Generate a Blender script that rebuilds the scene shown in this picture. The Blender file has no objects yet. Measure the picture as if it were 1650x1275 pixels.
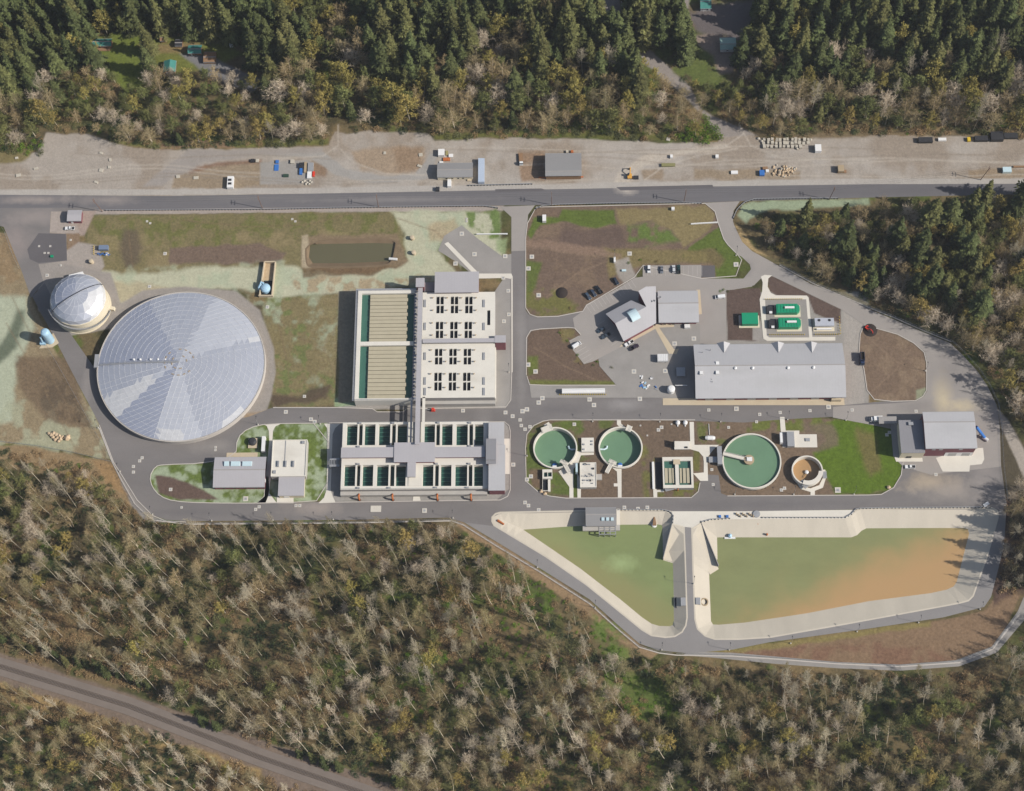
import bpy, bmesh, math, random
import numpy as np
from mathutils import Vector, Matrix
from mathutils.geometry import tessellate_polygon, delaunay_2d_cdt

# ------------------------------------------------------------------ scene, camera, light
SC = bpy.context.scene
COL = SC.collection
rad = math.radians
F = 2900.0                       # focal length in photo pixels (photo 1650 x 1275)
CX, CY = 825.0, 637.5
NAD = Vector((75.0, -1172.0, F)).normalized()     # straight down, in camera axes (right, up, forward)
rx = Vector((math.sqrt(1 - NAD.x**2), 0, -NAD.x))
dz = -NAD.z
dx = -dz * rx.z / rx.x
fwd = Vector((dx, math.sqrt(1 - dx*dx - dz*dz), dz))
upv = rx.cross(fwd)
H = 954.0
cam_d = bpy.data.cameras.new('camera'); cam = bpy.data.objects.new('camera', cam_d); COL.objects.link(cam)
cam.matrix_world = Matrix(((rx.x, upv.x, -fwd.x, 0), (rx.y, upv.y, -fwd.y, 0), (rx.z, upv.z, -fwd.z, H), (0, 0, 0, 1)))
cam_d.sensor_width = 36.0; cam_d.sensor_fit = 'HORIZONTAL'; cam_d.lens = 36.0 * F / 1650.0
cam_d.clip_start = 1.0; cam_d.clip_end = 30000.0
SC.camera = cam

SUN_DIR = Vector((0.973, -0.229, 0)).normalized()      # horizontal direction towards the sun
ELEV = rad(37)
to_sun = Vector((SUN_DIR.x*math.cos(ELEV), SUN_DIR.y*math.cos(ELEV), math.sin(ELEV)))
wd = bpy.data.worlds.new("World"); SC.world = wd; wd.use_nodes = True
wn = wd.node_tree.nodes; wl = wd.node_tree.links
sky = wn.new('ShaderNodeTexSky'); sky.sky_type = 'NISHITA'; sky.sun_disc = False
sky.sun_elevation = ELEV; sky.sun_rotation = math.atan2(SUN_DIR.x, SUN_DIR.y)
sky.air_density = 1.0; sky.dust_density = 1.5
bg = wn['Background']; bg.inputs[1].default_value = 0.085
wl.new(sky.outputs[0], bg.inputs[0])
sl = bpy.data.lights.new('sun', 'SUN'); sl.energy = 4.6; sl.angle = rad(0.53); sl.color = (1.0, 0.955, 0.89)
so = bpy.data.objects.new('sun', sl); COL.objects.link(so); so.location = (300, 300, 400)
so.rotation_euler = to_sun.to_track_quat('Z', 'Y').to_euler()
SC.view_settings.view_transform = 'Standard'
SC.view_settings.look = 'None'; SC.view_settings.gamma = 1.0
SC.view_settings.exposure = 0.44

# ------------------------------------------------------------------ helpers
def W(px, py, z=0.0):
    """point at height z that lies on the sight line of photo pixel px, py"""
    v = rx * (px - CX) + upv * (CY - py) + fwd * F
    t = (z - H) / v.z
    return Vector((v.x * t, v.y * t, z))
def lin(c):
    c /= 255.0
    return c/12.92 if c <= 0.04045 else ((c + 0.055)/1.055)**2.4
KEXP = 1.45
def S(rgb):      # sunlit photo colour -> base colour
    return tuple(min(0.85, lin(c)/KEXP) for c in rgb)

MATS = {}
def mat(name, rgb, rough=0.85, var=0.12, scale=0.15, spec=0.25, metal=0.0, fine=2.0, stretch=None, bump=0.0):
    if name in MATS: return MATS[name]
    m = bpy.data.materials.new(name); m.use_nodes = True
    n = m.node_tree.nodes; l = m.node_tree.links; b = n['Principled BSDF']
    b.inputs['Roughness'].default_value = rough
    b.inputs['Specular IOR Level'].default_value = spec
    b.inputs['Metallic'].default_value = metal
    base = S(rgb)
    g = n.new('ShaderNodeNewGeometry'); src = g.outputs['Position']
    if stretch:
        mp = n.new('ShaderNodeMapping'); mp.inputs['Scale'].default_value = stretch
        l.new(src, mp.inputs[0]); src = mp.outputs[0]
    t1 = n.new('ShaderNodeTexNoise'); t1.inputs['Scale'].default_value = scale; t1.inputs['Detail'].default_value = 6; t1.inputs['Roughness'].default_value = 0.65
    t2 = n.new('ShaderNodeTexNoise'); t2.inputs['Scale'].default_value = fine; t2.inputs['Detail'].default_value = 3
    l.new(src, t1.inputs[0]); l.new(src, t2.inputs[0])
    a = n.new('ShaderNodeMath'); a.operation = 'MULTIPLY_ADD'; a.inputs[1].default_value = 0.7
    l.new(t1.outputs[0], a.inputs[0])
    a2 = n.new('ShaderNodeMath'); a2.operation = 'MULTIPLY'; a2.inputs[1].default_value = 0.3
    l.new(t2.outputs[0], a2.inputs[0]); l.new(a2.outputs[0], a.inputs[2])
    mr = n.new('ShaderNodeMapRange'); mr.inputs[1].default_value = 0.32; mr.inputs[2].default_value = 0.68
    mr.inputs[3].default_value = 1 - var; mr.inputs[4].default_value = 1 + var
    l.new(a.outputs[0], mr.inputs[0])
    mx = n.new('ShaderNodeVectorMath'); mx.operation = 'SCALE'; mx.inputs[0].default_value = base
    l.new(mr.outputs[0], mx.inputs['Scale']); l.new(mx.outputs[0], b.inputs['Base Color'])
    if bump:
        bp = n.new('ShaderNodeBump'); bp.inputs['Strength'].default_value = bump; bp.inputs['Distance'].default_value = 0.3
        l.new(t2.outputs[0], bp.inputs['Height']); l.new(bp.outputs[0], b.inputs['Normal'])
    MATS[name] = m
    return m
def seamed(name, rgb, axis, pitch=1.4, rough=0.5):
    """standing seam metal sheet: thin darker ribs across one axis"""
    m = mat(name, rgb, rough, 0.05, 0.08, 0.35)
    n = m.node_tree.nodes; l = m.node_tree.links; b = n['Principled BSDF']
    src = b.inputs['Base Color'].links[0].from_socket
    g = n.new('ShaderNodeNewGeometry'); sx = n.new('ShaderNodeSeparateXYZ'); l.new(g.outputs['Position'], sx.inputs[0])
    d = n.new('ShaderNodeMath'); d.operation = 'PINGPONG'; d.inputs[1].default_value = pitch/2
    l.new(sx.outputs[axis], d.inputs[0])
    mr = n.new('ShaderNodeMapRange'); mr.inputs[1].default_value = 0.0; mr.inputs[2].default_value = 0.22
    mr.inputs[3].default_value = 0.965; mr.inputs[4].default_value = 1.005
    l.new(d.outputs[0], mr.inputs[0])
    v = n.new('ShaderNodeVectorMath'); v.operation = 'SCALE'; l.new(src, v.inputs[0]); l.new(mr.outputs[0], v.inputs['Scale'])
    l.new(v.outputs[0], b.inputs['Base Color'])
    return m

class MB:
    def __init__(s): s.v = []; s.f = []; s.m = []
    def poly(s, pts, mi=0):
        k = len(s.v); s.v += [tuple(p) for p in pts]; s.f.append(tuple(range(k, k+len(pts)))); s.m.append(mi)
    def box(s, x0, y0, z0, x1, y1, z1, mi=0):
        s.prism([(x0, y0), (x1, y0), (x1, y1), (x0, y1)], z0, z1, mi)
    def obox(s, c, u, l, w, z0, z1, mi=0):       # oriented box: centre, unit direction, length, width
        p = Vector((-u[1], u[0])); u = Vector((u[0], u[1])); c = Vector((c[0], c[1]))
        s.prism([c-u*l/2-p*w/2, c+u*l/2-p*w/2, c+u*l/2+p*w/2, c-u*l/2+p*w/2], z0, z1, mi)
    def prism(s, xy, z0, z1, mi=0, inset=0.0):
        a = sum(xy[i-1][0]*xy[i][1]-xy[i][0]*xy[i-1][1] for i in range(len(xy)))
        if a < 0: xy = list(reversed(xy))
        k = len(s.v); n = len(xy)
        cx = sum(p[0] for p in xy)/n; cy = sum(p[1] for p in xy)/n
        s.v += [(p[0], p[1], z0) for p in xy]
        s.v += [(cx+(p[0]-cx)*(1-inset), cy+(p[1]-cy)*(1-inset), z1) for p in xy]
        s.f.append(tuple(range(k+n-1, k-1, -1))); s.m.append(mi)
        s.f.append(tuple(range(k+n, k+2*n))); s.m.append(mi)
        for i in range(n):
            j = (i+1) % n; s.f.append((k+i, k+j, k+n+j, k+n+i)); s.m.append(mi)
    def tube(s, pts, r0, r1=None, n=6, mi=0, cap=True):
        r1 = r0 if r1 is None else r1
        pts = [Vector(p) for p in pts]; k0 = len(s.v); m = len(pts)
        for i, p in enumerate(pts):
            d = (pts[min(i+1, m-1)] - pts[max(i-1, 0)]).normalized()
            a = d.orthogonal().normalized() if abs(d.z) > 0.9 else d.cross(Vector((0, 0, 1))).normalized()
            b = d.cross(a); r = r0 + (r1-r0)*i/max(1, m-1)
            for j in range(n):
                t = 2*math.pi*j/n; s.v.append(tuple(p + a*math.cos(t)*r + b*math.sin(t)*r))
        for i in range(m-1):
            for j in range(n):
                q = (j+1) % n
                s.f.append((k0+i*n+j, k0+i*n+q, k0+(i+1)*n+q, k0+(i+1)*n+j)); s.m.append(mi)
        if cap:
            s.f.append(tuple(range(k0+n-1, k0-1, -1))); s.m.append(mi)
            s.f.append(tuple(range(k0+(m-1)*n, k0+m*n))); s.m.append(mi)
    def lathe(s, c, prof, n=48, mi=0, sy=1.0):
        k = len(s.v); m = len(prof)
        for r, z in prof:
            for j in range(n):
                t = 2*math.pi*j/n; s.v.append((c[0]+r*math.cos(t), c[1]+sy*r*math.sin(t), z))
        for i in range(m-1):
            for j in range(n):
                q = (j+1) % n; s.f.append((k+i*n+j, k+i*n+q, k+(i+1)*n+q, k+(i+1)*n+j)); s.m.append(mi)
        if prof[-1][0] > 0.01: s.f.append(tuple(range(k+(m-1)*n, k+m*n))); s.m.append(mi)
    def mesh(s, name, mats, off=(0, 0, 0)):
        me = bpy.data.meshes.new(name)
        me.from_pydata([(v[0]-off[0], v[1]-off[1], v[2]-off[2]) for v in s.v], [], s.f)
        for mm in (mats if isinstance(mats, (list, tuple)) else [mats]): me.materials.append(mm)
        if any(s.m): me.polygons.foreach_set('material_index', s.m)
        me.update(); return me

def meta(o, label, cat=None, group=None, kind=None):
    if label: o['label'] = label
    if cat: o['category'] = cat
    if group: o['group'] = group
    if kind: o['kind'] = kind
def thing(name, label, cat, loc, group=None):
    o = bpy.data.objects.new(name, None); COL.objects.link(o); o.location = loc; o.empty_display_size = 1
    meta(o, label, cat, group); return o
def rootloc(p):
    while p.parent: p = p.parent
    return p.location
def part(mb, name, mats, parent, label=None, smooth=False):
    o = bpy.data.objects.new(name, mb.mesh(name, mats, rootloc(parent))); COL.objects.link(o); o.parent = parent
    if label: o['label'] = label
    if smooth: o.data.polygons.foreach_set('use_smooth', [True]*len(o.data.polygons))
    return o
def single(mb, name, mats, label, cat, group=None, smooth=False):
    n = len(mb.v); c = (sum(v[0] for v in mb.v)/n, sum(v[1] for v in mb.v)/n, min(v[2] for v in mb.v))
    o = bpy.data.objects.new(name, mb.mesh(name, mats, c)); COL.objects.link(o); o.location = c
    meta(o, label, cat, group)
    if smooth: o.data.polygons.foreach_set('use_smooth', [True]*len(o.data.polygons))
    return o
def struct(mb, name, mats, label=None):
    o = bpy.data.objects.new(name, mb.mesh(name, mats)); COL.objects.link(o); o['kind'] = 'structure'
    if label: o['label'] = label
    return o
def smooth_px(pts, it=2, closed=True):
    for _ in range(it):
        q = []; n = len(pts)
        for i in range(n if closed else n-1):
            a = pts[i]; b = pts[(i+1) % n]
            q += [(a[0]*.75+b[0]*.25, a[1]*.75+b[1]*.25), (a[0]*.25+b[0]*.75, a[1]*.25+b[1]*.75)]
        pts = q if closed else [pts[0]]+q+[pts[-1]]
    return pts
def tri_fill(mb, loops3, mi=0):
    flat = [p for l in loops3 for p in l]
    tr = tessellate_polygon([[Vector((p[0], p[1], 0)) for p in l] for l in loops3])
    k = len(mb.v); mb.v += [tuple(p) for p in flat]
    for a, b, c in tr:
        A, B, C = flat[a], flat[b], flat[c]
        if (B[0]-A[0])*(C[1]-A[1])-(B[1]-A[1])*(C[0]-A[0]) < 0: b, c = c, b
        mb.f.append((k+a, k+b, k+c)); mb.m.append(mi)
def sheet(name, px, z, m, holes=(), label=None, sm=0):
    mb = MB()
    lp = [[W(x, y, z) for x, y in (smooth_px(l, sm) if sm else l)] for l in [px]+list(holes)]
    tri_fill(mb, lp)
    return struct(mb, name, m, label)
def ribbon(mb, px, w, z0, z1, closed=False, mi=0):
    p = [W(x, y, z0).to_2d() for x, y in px]; n = len(p)
    L = []; R = []
    for i in range(n):
        a = p[i-1] if (closed or i > 0) else p[i]; b = p[(i+1) % n] if (closed or i < n-1) else p[i]
        d = (b-a).normalized(); q = Vector((-d.y, d.x))*w/2
        L.append(p[i]+q); R.append(p[i]-q)
    for i in range(n if closed else n-1):
        j = (i+1) % n
        mb.prism([R[i], R[j], L[j], L[i]], z0, z1, mi)
def resample(px, step_m, z=0):
    p = [W(x, y, z).to_2d() for x, y in px]; out = [p[0]]; acc = 0
    for a, b in zip(p, p[1:]):
        l = (b-a).length; t = step_m-acc
        while t <= l:
            out.append(a+(b-a)*t/l); t += step_m
        acc = (acc+l) % step_m
    return out
def rect(x0, y0, x1, y1, z):
    """world rectangle for an upright photo rectangle whose top lies at height z"""
    a, b, c, d = W(x0, y0, z), W(x1, y0, z), W(x1, y1, z), W(x0, y1, z)
    return (a.x+d.x)/2, (c.y+d.y)/2, (b.x+c.x)/2, (a.y+b.y)/2
def pbox(mb, x0, y0, x1, y1, z0, z1, mi=0):
    X0, Y0, X1, Y1 = rect(x0, y0, x1, y1, z1); mb.box(X0, Y0, z0, X1, Y1, z1, mi)
# ------------------------------------------------------------------ materials
M_asph = mat('asphalt', (128, 123, 120), 0.9, 0.16, 0.035, 0.2, stretch=(0.5, 1.4, 1))
M_road = mat('highway_asphalt', (116, 113, 114), 0.9, 0.13, 0.05, 0.2, stretch=(0.15, 2.5, 1))
M_new = mat('new_asphalt', (104, 100, 101), 0.9, 0.10, 0.06, 0.2)
M_pale = mat('pale_paving', (163, 156, 149), 0.9, 0.08, 0.05, 0.2)
M_grav = mat('gravel', (157, 152, 146), 0.95, 0.12, 0.08, 0.1)
M_lgrav = mat('lagoon_gravel', (146, 142, 139), 0.95, 0.08, 0.06, 0.1)
M_conc = mat('white_concrete', (226, 219, 205), 0.85, 0.07, 0.1, 0.2)
M_slope = mat('lagoon_concrete', (208, 198, 180), 0.85, 0.08, 0.06, 0.2, stretch=(1.6, 0.5, 1))
M_kerb = mat('kerb_concrete', (200, 192, 182), 0.85, 0.06, 0.3)
M_deck = mat('deck_concrete', (228, 222, 209), 0.8, 0.06, 0.12)
M_wallc = mat('wall_concrete', (185, 180, 172), 0.85, 0.08, 0.2)
M_walk = mat('buff_concrete', (205, 188, 160), 0.85, 0.07, 0.15)
M_water = mat('tank_water', (72, 112, 98), 0.2, 0.10, 0.08, 0.3)
M_clar = mat('clarifier_water', (114, 146, 116), 0.2, 0.10, 0.05, 0.3)
M_dwater = mat('deep_water', (40, 76, 68), 0.12, 0.12, 0.1, 0.5)
M_brown = mat('thickener_water', (184, 148, 104), 0.25, 0.06, 0.1, 0.4)
M_pondw = mat('pond_water', (104, 99, 74), 0.15, 0.05, 0.08, 0.5)
M_roof = seamed('grey_roof', (183, 179, 180), 0, 1.6)
M_roofy = seamed('grey_roof_across', (183, 179, 180), 1, 1.6)
M_roof2 = seamed('light_roof', (190, 188, 188), 0, 1.8)
M_roof3 = seamed('slate_roof', (146, 144, 146), 0, 2.0)
M_droof = seamed('dim_roof', (150, 148, 146), 0, 1.2)
M_mar = mat('maroon_cladding', (132, 82, 88), 0.7, 0.06, 0.2)
M_cream = mat('cream_wall', (226, 214, 188), 0.8, 0.05, 0.2)
M_gwall = mat('grey_wall', (165, 160, 155), 0.8, 0.05, 0.2)
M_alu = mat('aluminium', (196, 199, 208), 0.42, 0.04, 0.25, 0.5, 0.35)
M_alub = mat('aluminium_pale_sheen', (216, 218, 224), 0.40, 0.05, 0.3, 0.5, 0.35)  # paler tone: sheen painted into dome wedges; plain finish on the transformer
M_alu_glint = mat('aluminium_painted_glint', (226, 225, 224), 0.40, 0.10, 0.4, 0.5, 0.25)  # same aluminium, strong reflection painted in as near white
M_alu_shade = mat('aluminium_painted_shade', (178, 183, 198), 0.45, 0.05, 0.25, 0.5, 0.35)  # same aluminium, dimmer side of the domes painted in as darker grey
M_batten = mat('batten', (236, 236, 236), 0.5, 0.03)
M_galv = mat('galvanised', (178, 178, 178), 0.45, 0.05, 0.5, 0.4, 0.3)
M_dark = mat('dark_metal', (55, 55, 58), 0.6, 0.08)
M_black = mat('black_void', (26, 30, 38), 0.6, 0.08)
M_white = mat('white_paint', (240, 238, 234), 0.4, 0.03, 0.3, 0.4)
M_blue = mat('pale_blue_paint', (172, 206, 226), 0.45, 0.05, 0.4, 0.4)
M_bluet = mat('bright_blue', (62, 118, 190), 0.5, 0.06, 0.4)
M_green = mat('green_enclosure', (22, 150, 108), 0.45, 0.04, 0.3, 0.4)
M_groof = mat('green_roof', (72, 138, 128), 0.6, 0.08, 0.3)
M_yel = mat('safety_yellow', (222, 190, 60), 0.5, 0.05)
M_orange = mat('rust_orange', (190, 110, 60), 0.7, 0.12, 0.6)
M_red = mat('machine_red', (222, 70, 50), 0.45, 0.06)
M_wood = mat('weathered_wood', (150, 118, 88), 0.9, 0.15, 0.6)
M_pole = mat('pole_wood', (128, 104, 90), 0.9, 0.12, 0.6)
M_rock = mat('pale_rock', (205, 180, 148), 0.9, 0.15, 0.5, 0.15, bump=0.4)
M_rockg = mat('grey_block', (196, 188, 172), 0.9, 0.12, 0.5, 0.15)
M_glass = mat('window_glass', (44, 52, 62), 0.08, 0.05, 0.2, 0.6)
M_sky = mat('skylight', (205, 226, 230), 0.2, 0.04, 0.3, 0.5)
M_cover = mat('beige_cover', (188, 178, 152), 0.7, 0.06, 0.3)
M_tyre = mat('tyre', (32, 32, 34), 0.9, 0.05)
M_tan = mat('tan_cover', (178, 158, 128), 0.8, 0.06, 0.3)
M_ballast = mat('rail_ballast', (132, 121, 112), 0.95, 0.10, 0.1, 0.1, stretch=(1, 1, 1))
M_sleep = mat('sleeper', (90, 80, 72), 0.9, 0.10, 0.5)
M_rail = mat('rail_steel', (168, 150, 136), 0.5, 0.08, 0.4, 0.4, 0.4)
M_vault = mat('vault_concrete', (214, 207, 194), 0.85, 0.06, 0.4)
M_mulch = mat('dark_mulch', (58, 50, 46), 0.95, 0.2, 0.6)

def dust(m, spots, nsc=0.09):
    """spilt silt and worn patches: (photo x, y, radius x, radius y in m, colour, strength)"""
    n = m.node_tree.nodes; l = m.node_tree.links; b = n['Principled BSDF']; src = b.inputs['Base Color'].links[0].from_socket
    g = n.new('ShaderNodeNewGeometry'); nz_ = n.new('ShaderNodeTexNoise'); nz_.inputs['Scale'].default_value = nsc; nz_.inputs['Detail'].default_value = 8; nz_.inputs['Roughness'].default_value = .7
    l.new(g.outputs['Position'], nz_.inputs[0])
    for x, y, ra, rb2, rgb, op in spots:
        p = W(x, y); s1 = n.new('ShaderNodeVectorMath'); s1.operation = 'SUBTRACT'; s1.inputs[1].default_value = (p.x, p.y, 0); l.new(g.outputs['Position'], s1.inputs[0])
        s2 = n.new('ShaderNodeVectorMath'); s2.operation = 'MULTIPLY'; s2.inputs[1].default_value = (1/ra, 1/rb2, 0); l.new(s1.outputs[0], s2.inputs[0])
        ln_ = n.new('ShaderNodeVectorMath'); ln_.operation = 'LENGTH'; l.new(s2.outputs[0], ln_.inputs[0])
        ad = n.new('ShaderNodeMath'); ad.operation = 'MULTIPLY_ADD'; ad.inputs[1].default_value = 2.2; l.new(nz_.outputs[0], ad.inputs[0]); l.new(ln_.outputs['Value'], ad.inputs[2])
        mr = n.new('ShaderNodeMapRange'); mr.inputs[1].default_value = 2.3; mr.inputs[2].default_value = 1.2; mr.inputs[3].default_value = 0; mr.inputs[4].default_value = op; l.new(ad.outputs[0], mr.inputs[0])
        mx = n.new('ShaderNodeMix'); mx.data_type = 'RGBA'; l.new(mr.outputs[0], mx.inputs[0]); l.new(src, mx.inputs[6]); mx.inputs[7].default_value = (*S(rgb), 1); src = mx.outputs[2]
    l.new(src, b.inputs['Base Color'])
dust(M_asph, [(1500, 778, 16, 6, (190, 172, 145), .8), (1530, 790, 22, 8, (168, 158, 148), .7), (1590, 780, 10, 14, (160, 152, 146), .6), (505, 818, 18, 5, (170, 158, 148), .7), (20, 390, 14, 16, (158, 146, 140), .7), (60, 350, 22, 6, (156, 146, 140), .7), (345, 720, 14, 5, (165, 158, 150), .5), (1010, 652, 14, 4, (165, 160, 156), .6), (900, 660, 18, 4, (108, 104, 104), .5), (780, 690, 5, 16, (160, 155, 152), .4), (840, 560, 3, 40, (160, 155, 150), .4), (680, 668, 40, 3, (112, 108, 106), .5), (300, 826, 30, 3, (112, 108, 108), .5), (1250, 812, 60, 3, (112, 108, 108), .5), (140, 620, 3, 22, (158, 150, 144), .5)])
dust(M_pale, [(1520, 640, 6, 16, (205, 190, 160), .8), (1545, 655, 14, 5, (205, 190, 160), .8), (1535, 600, 16, 14, (138, 132, 128), .6), (1475, 655, 14, 5, (140, 134, 130), .6), (1590, 680, 8, 20, (150, 143, 138), .6), (1290, 447, 30, 10, (150, 146, 142), .5), (965, 575, 14, 8, (176, 166, 156), .5), (1202, 432, 4, 6, (136, 131, 128), .7)])
dust(M_road, [(1010, 303, 7, 5, (190, 180, 168), .9), (1450, 306, 90, 6, (104, 101, 103), .5), (420, 320, 60, 3, (128, 124, 122), .6), (60, 322, 22, 3, (165, 154, 146), .8), (170, 322, 24, 4, (160, 150, 143), .7), (640, 322, 60, 2, (150, 144, 140), .5), (1300, 310, 60, 2, (108, 105, 106), .5)])
dust(M_roof2, [(1180, 610, 22, 3, (178, 176, 174), .6), (1260, 625, 30, 4, (182, 180, 178), .6), (1320, 570, 16, 4, (176, 175, 174), .5), (1100, 505, 10, 3, (180, 178, 177), .5), (1530, 705, 12, 5, (178, 177, 176), .5)], .25)
dust(M_deck, [(700, 560, 14, 3, (205, 196, 178), .5), (740, 500, 8, 3, (206, 198, 182), .5), (760, 620, 12, 3, (204, 196, 180), .5), (465, 735, 8, 6, (208, 200, 186), .6), (620, 740, 20, 2, (206, 196, 180), .5), (948, 765, 5, 5, (200, 192, 178), .6)], .3)
# ------------------------------------------------------------------ ground: one sheet, tinted by cover
GX0, GX1, GY0, GY1, GS = -90, 1740, -110, 1360, 1.9
gx = np.arange(GX0, GX1+.1, GS); gy = np.arange(GY0, GY1+.1, GS)
PX, PY = np.meshgrid(gx, gy); NXg, NYg = len(gx), len(gy)
PX0 = PX.copy(); PY0 = PY.copy()
def vnoise(x, y, sc, seed):
    r = np.random.RandomState(seed).rand(128, 128)
    u = x/sc+1000; v = y/sc+1000
    i = np.floor(u).astype(int); j = np.floor(v).astype(int); fx = u-i; fy = v-j
    fx = fx*fx*(3-2*fx); fy = fy*fy*(3-2*fy)
    i0 = i % 128; i1 = (i+1) % 128; j0 = j % 128; j1 = (j+1) % 128
    return (r[j0, i0]*(1-fx)+r[j0, i1]*fx)*(1-fy)+(r[j1, i0]*(1-fx)+r[j1, i1]*fx)*fy
def fbm(sc, seed, oc=4, x=None, y=None):
    x = PX if x is None else x; y = PY if y is None else y
    t = 0; a = 1; s = 0
    for k in range(oc):
        t = t + a*vnoise(x, y, sc/2**k, seed+k); s += a; a *= 0.55
    return t/s
N1 = fbm(60, 1); N2 = fbm(60, 11); N3 = fbm(28, 21); N4 = fbm(14, 31); N5 = fbm(90, 41); NF = fbm(5, 51, 2)
def LC(rgb): return np.array([lin(c)/KEXP for c in rgb])
def stp(a, b, x):
    t = np.clip((x-a)/(b-a), 0, 1); return t*t*(3-2*t)
def sdist(poly, x, y):
    d = np.full(x.shape, 1e9); ins = np.zeros(x.shape, bool); n = len(poly)
    for k in range(n):
        ax, ay = poly[k]; bx, by = poly[(k+1) % n]
        ex, ey = bx-ax, by-ay; L = ex*ex+ey*ey+1e-9
        t = np.clip(((x-ax)*ex+(y-ay)*ey)/L, 0, 1)
        d = np.minimum(d, np.hypot(x-ax-t*ex, y-ay-t*ey))
        c = ((ay > y) != (by > y)) & (x < (bx-ax)*(y-ay)/(by-ay+1e-12)+ax)
        ins ^= c
    return np.where(ins, d, -d)
GC = np.zeros(PX.shape+(3,))
# forest floor everywhere to start with
base = LC((110, 97, 70)); GC[:] = base
def mixin(mask, rgb): 
    global GC
    GC = GC*(1-mask[..., None]) + LC(rgb)*mask[..., None]
mixin(stp(.45, .7, N1)*.8, (134, 115, 82))
mixin(stp(.50, .66, N2)*.8, (78, 84, 46))
mixin(stp(.55, .75, N3)*.7, (62, 60, 44))
mixin(stp(.60, .72, fbm(40, 61))*.7, (88, 104, 44))
def paint(poly, rgb, feather=2.5, warp=4, op=1.0, patch=None, seed=3):
    """cover one patch of ground; patch=(noise, lo, hi) breaks the cover up"""
    xs = [p[0] for p in poly]; ys = [p[1] for p in poly]; pd = warp+feather+4
    i0 = max(0, int((min(xs)-pd-GX0)/GS)); i1 = min(NXg, int((max(xs)+pd-GX0)/GS)+2)
    j0 = max(0, int((min(ys)-pd-GY0)/GS)); j1 = min(NYg, int((max(ys)+pd-GY0)/GS)+2)
    if i1 <= i0 or j1 <= j0: return
    s = np.s_[j0:j1, i0:i1]
    x = PX[s]+(N3[s]-.5)*2*warp+(N4[s]-.5)*warp; y = PY[s]+(fbm(26, seed*7, 3, PX[s], PY[s])-.5)*2*warp
    m = stp(-feather, feather, sdist(poly, x, y))*op
    if patch is not None: m = m*stp(patch[1], patch[2], patch[0][s])
    GC[s] = GC[s]*(1-m[..., None])+LC(rgb)*m[..., None]
YARD = [(-95, 250), (30, 252), (62, 246), (75, 215), (143, 216), (178, 229), (221, 239), (300, 241), (420, 238), (532, 235), (540, 213), (557, 216), (588, 211), (690, 216), (703, 226), (830, 223), (973, 225), (1074, 230), (1158, 230), (1166, 221), (1214, 220), (1250, 228), (1320, 216), (1446, 219), (1570, 221), (1745, 229), (1745, 312), (-95, 318)]
YC = (170, 160, 148)
# north clearings
paint([(135, 58), (240, 55), (240, 130), (205, 150), (180, 125), (140, 100)], (108, 118, 54), 4, 5)
paint([(235, 60), (345, 62), (390, 85), (345, 110), (260, 118)], (112, 116, 58), 4, 6)
paint([(225, 75), (300, 68), (330, 70), (300, 84), (240, 88)], (140, 118, 84), 4, 6, .8)
paint([(290, 86), (345, 92), (420, 130), (410, 150), (340, 128)], (128, 126, 126), 3, 3)
paint([(935, -60), (990, -60), (1005, 45), (1060, 92), (1112, 138), (1128, 172), (1150, 188), (1222, 218), (1164, 226), (1138, 192), (1092, 146), (1022, 90), (975, 50)], (152, 143, 135), 2, 2)
paint([(1040, 75), (1140, 55), (1175, 110), (1160, 150), (1115, 136), (1062, 92)], (96, 108, 56), 6, 8, .9, (N4, .25, .5))  # lawn colour darkened, shade of the surrounding trees painted in
paint([(1055, -60), (1115, -60), (1108, 36), (1080, 40), (1045, 10)], (150, 140, 133), 3, 3)
paint([(1112, 60), (1150, 48), (1185, 85), (1180, 118), (1160, 122), (1150, 90)], (146, 130, 118), 4, 5)
paint([(1110, 20), (1215, 0), (1235, 90), (1190, 120), (1165, 60), (1120, 50)], (110, 102, 100), 5, 6)
# gravel yard
paint(YARD, YC, 1.5, 3)
paint(YARD, (152, 138, 122), 2, 4, .75, (N1, .46, .62))
paint(YARD, (178, 170, 160), 2, 4, .7, (N2, .52, .68))
paint([(-95, 238), (62, 240), (40, 262), (-95, 262)], (128, 116, 80), 3, 5)
paint([(283, 287), (330, 268), (432, 262), (432, 300), (370, 304), (280, 305)], (150, 132, 108), 3, 6, .9)
paint([(300, 272), (350, 262), (420, 258), (420, 264), (350, 268), (305, 280)], (128, 96, 74), 3, 5, .8)
paint([(418, 262), (500, 258), (506, 296), (420, 298)], (160, 155, 148), 2, 2)
paint([(500, 262), (530, 262), (525, 285), (505, 282)], (138, 112, 88), 4, 6, .8)
paint([(565, 240), (680, 235), (688, 270), (640, 282), (580, 272)], (163, 144, 122), 5, 6)
paint([(632, 238), (676, 234), (680, 272), (640, 278)], (146, 122, 98), 6, 7, .7)
paint([(420, 242), (520, 245), (560, 272), (620, 284), (670, 280), (695, 245), (705, 250), (690, 288), (600, 296), (540, 282), (500, 255), (420, 250)], (164, 159, 152), 2, 3)
paint([(300, 243), (420, 240), (520, 238), (520, 246), (420, 250), (330, 262), (260, 300), (230, 300)], (160, 152, 144), 3, 3)
paint([(835, 244), (878, 242), (878, 290), (840, 292)], (148, 122, 98), 3, 4, .9)
paint([(985, 306), (1000, 275), (1040, 250), (1170, 232), (1180, 240), (1080, 256), (1030, 275), (1005, 306)], (196, 184, 168), 4, 6, .8)
paint([(1035, 276), (1066, 274), (1068, 290), (1038, 292)], (150, 130, 106), 3, 4, .8)
paint([(1120, 275), (1235, 272), (1290, 276), (1290, 288), (1200, 290), (1120, 290)], (152, 134, 110), 3, 4, .8)
paint([(1560, 275), (1745, 268), (1745, 288), (1560, 290)], (150, 130, 104), 3, 4, .8)
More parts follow.
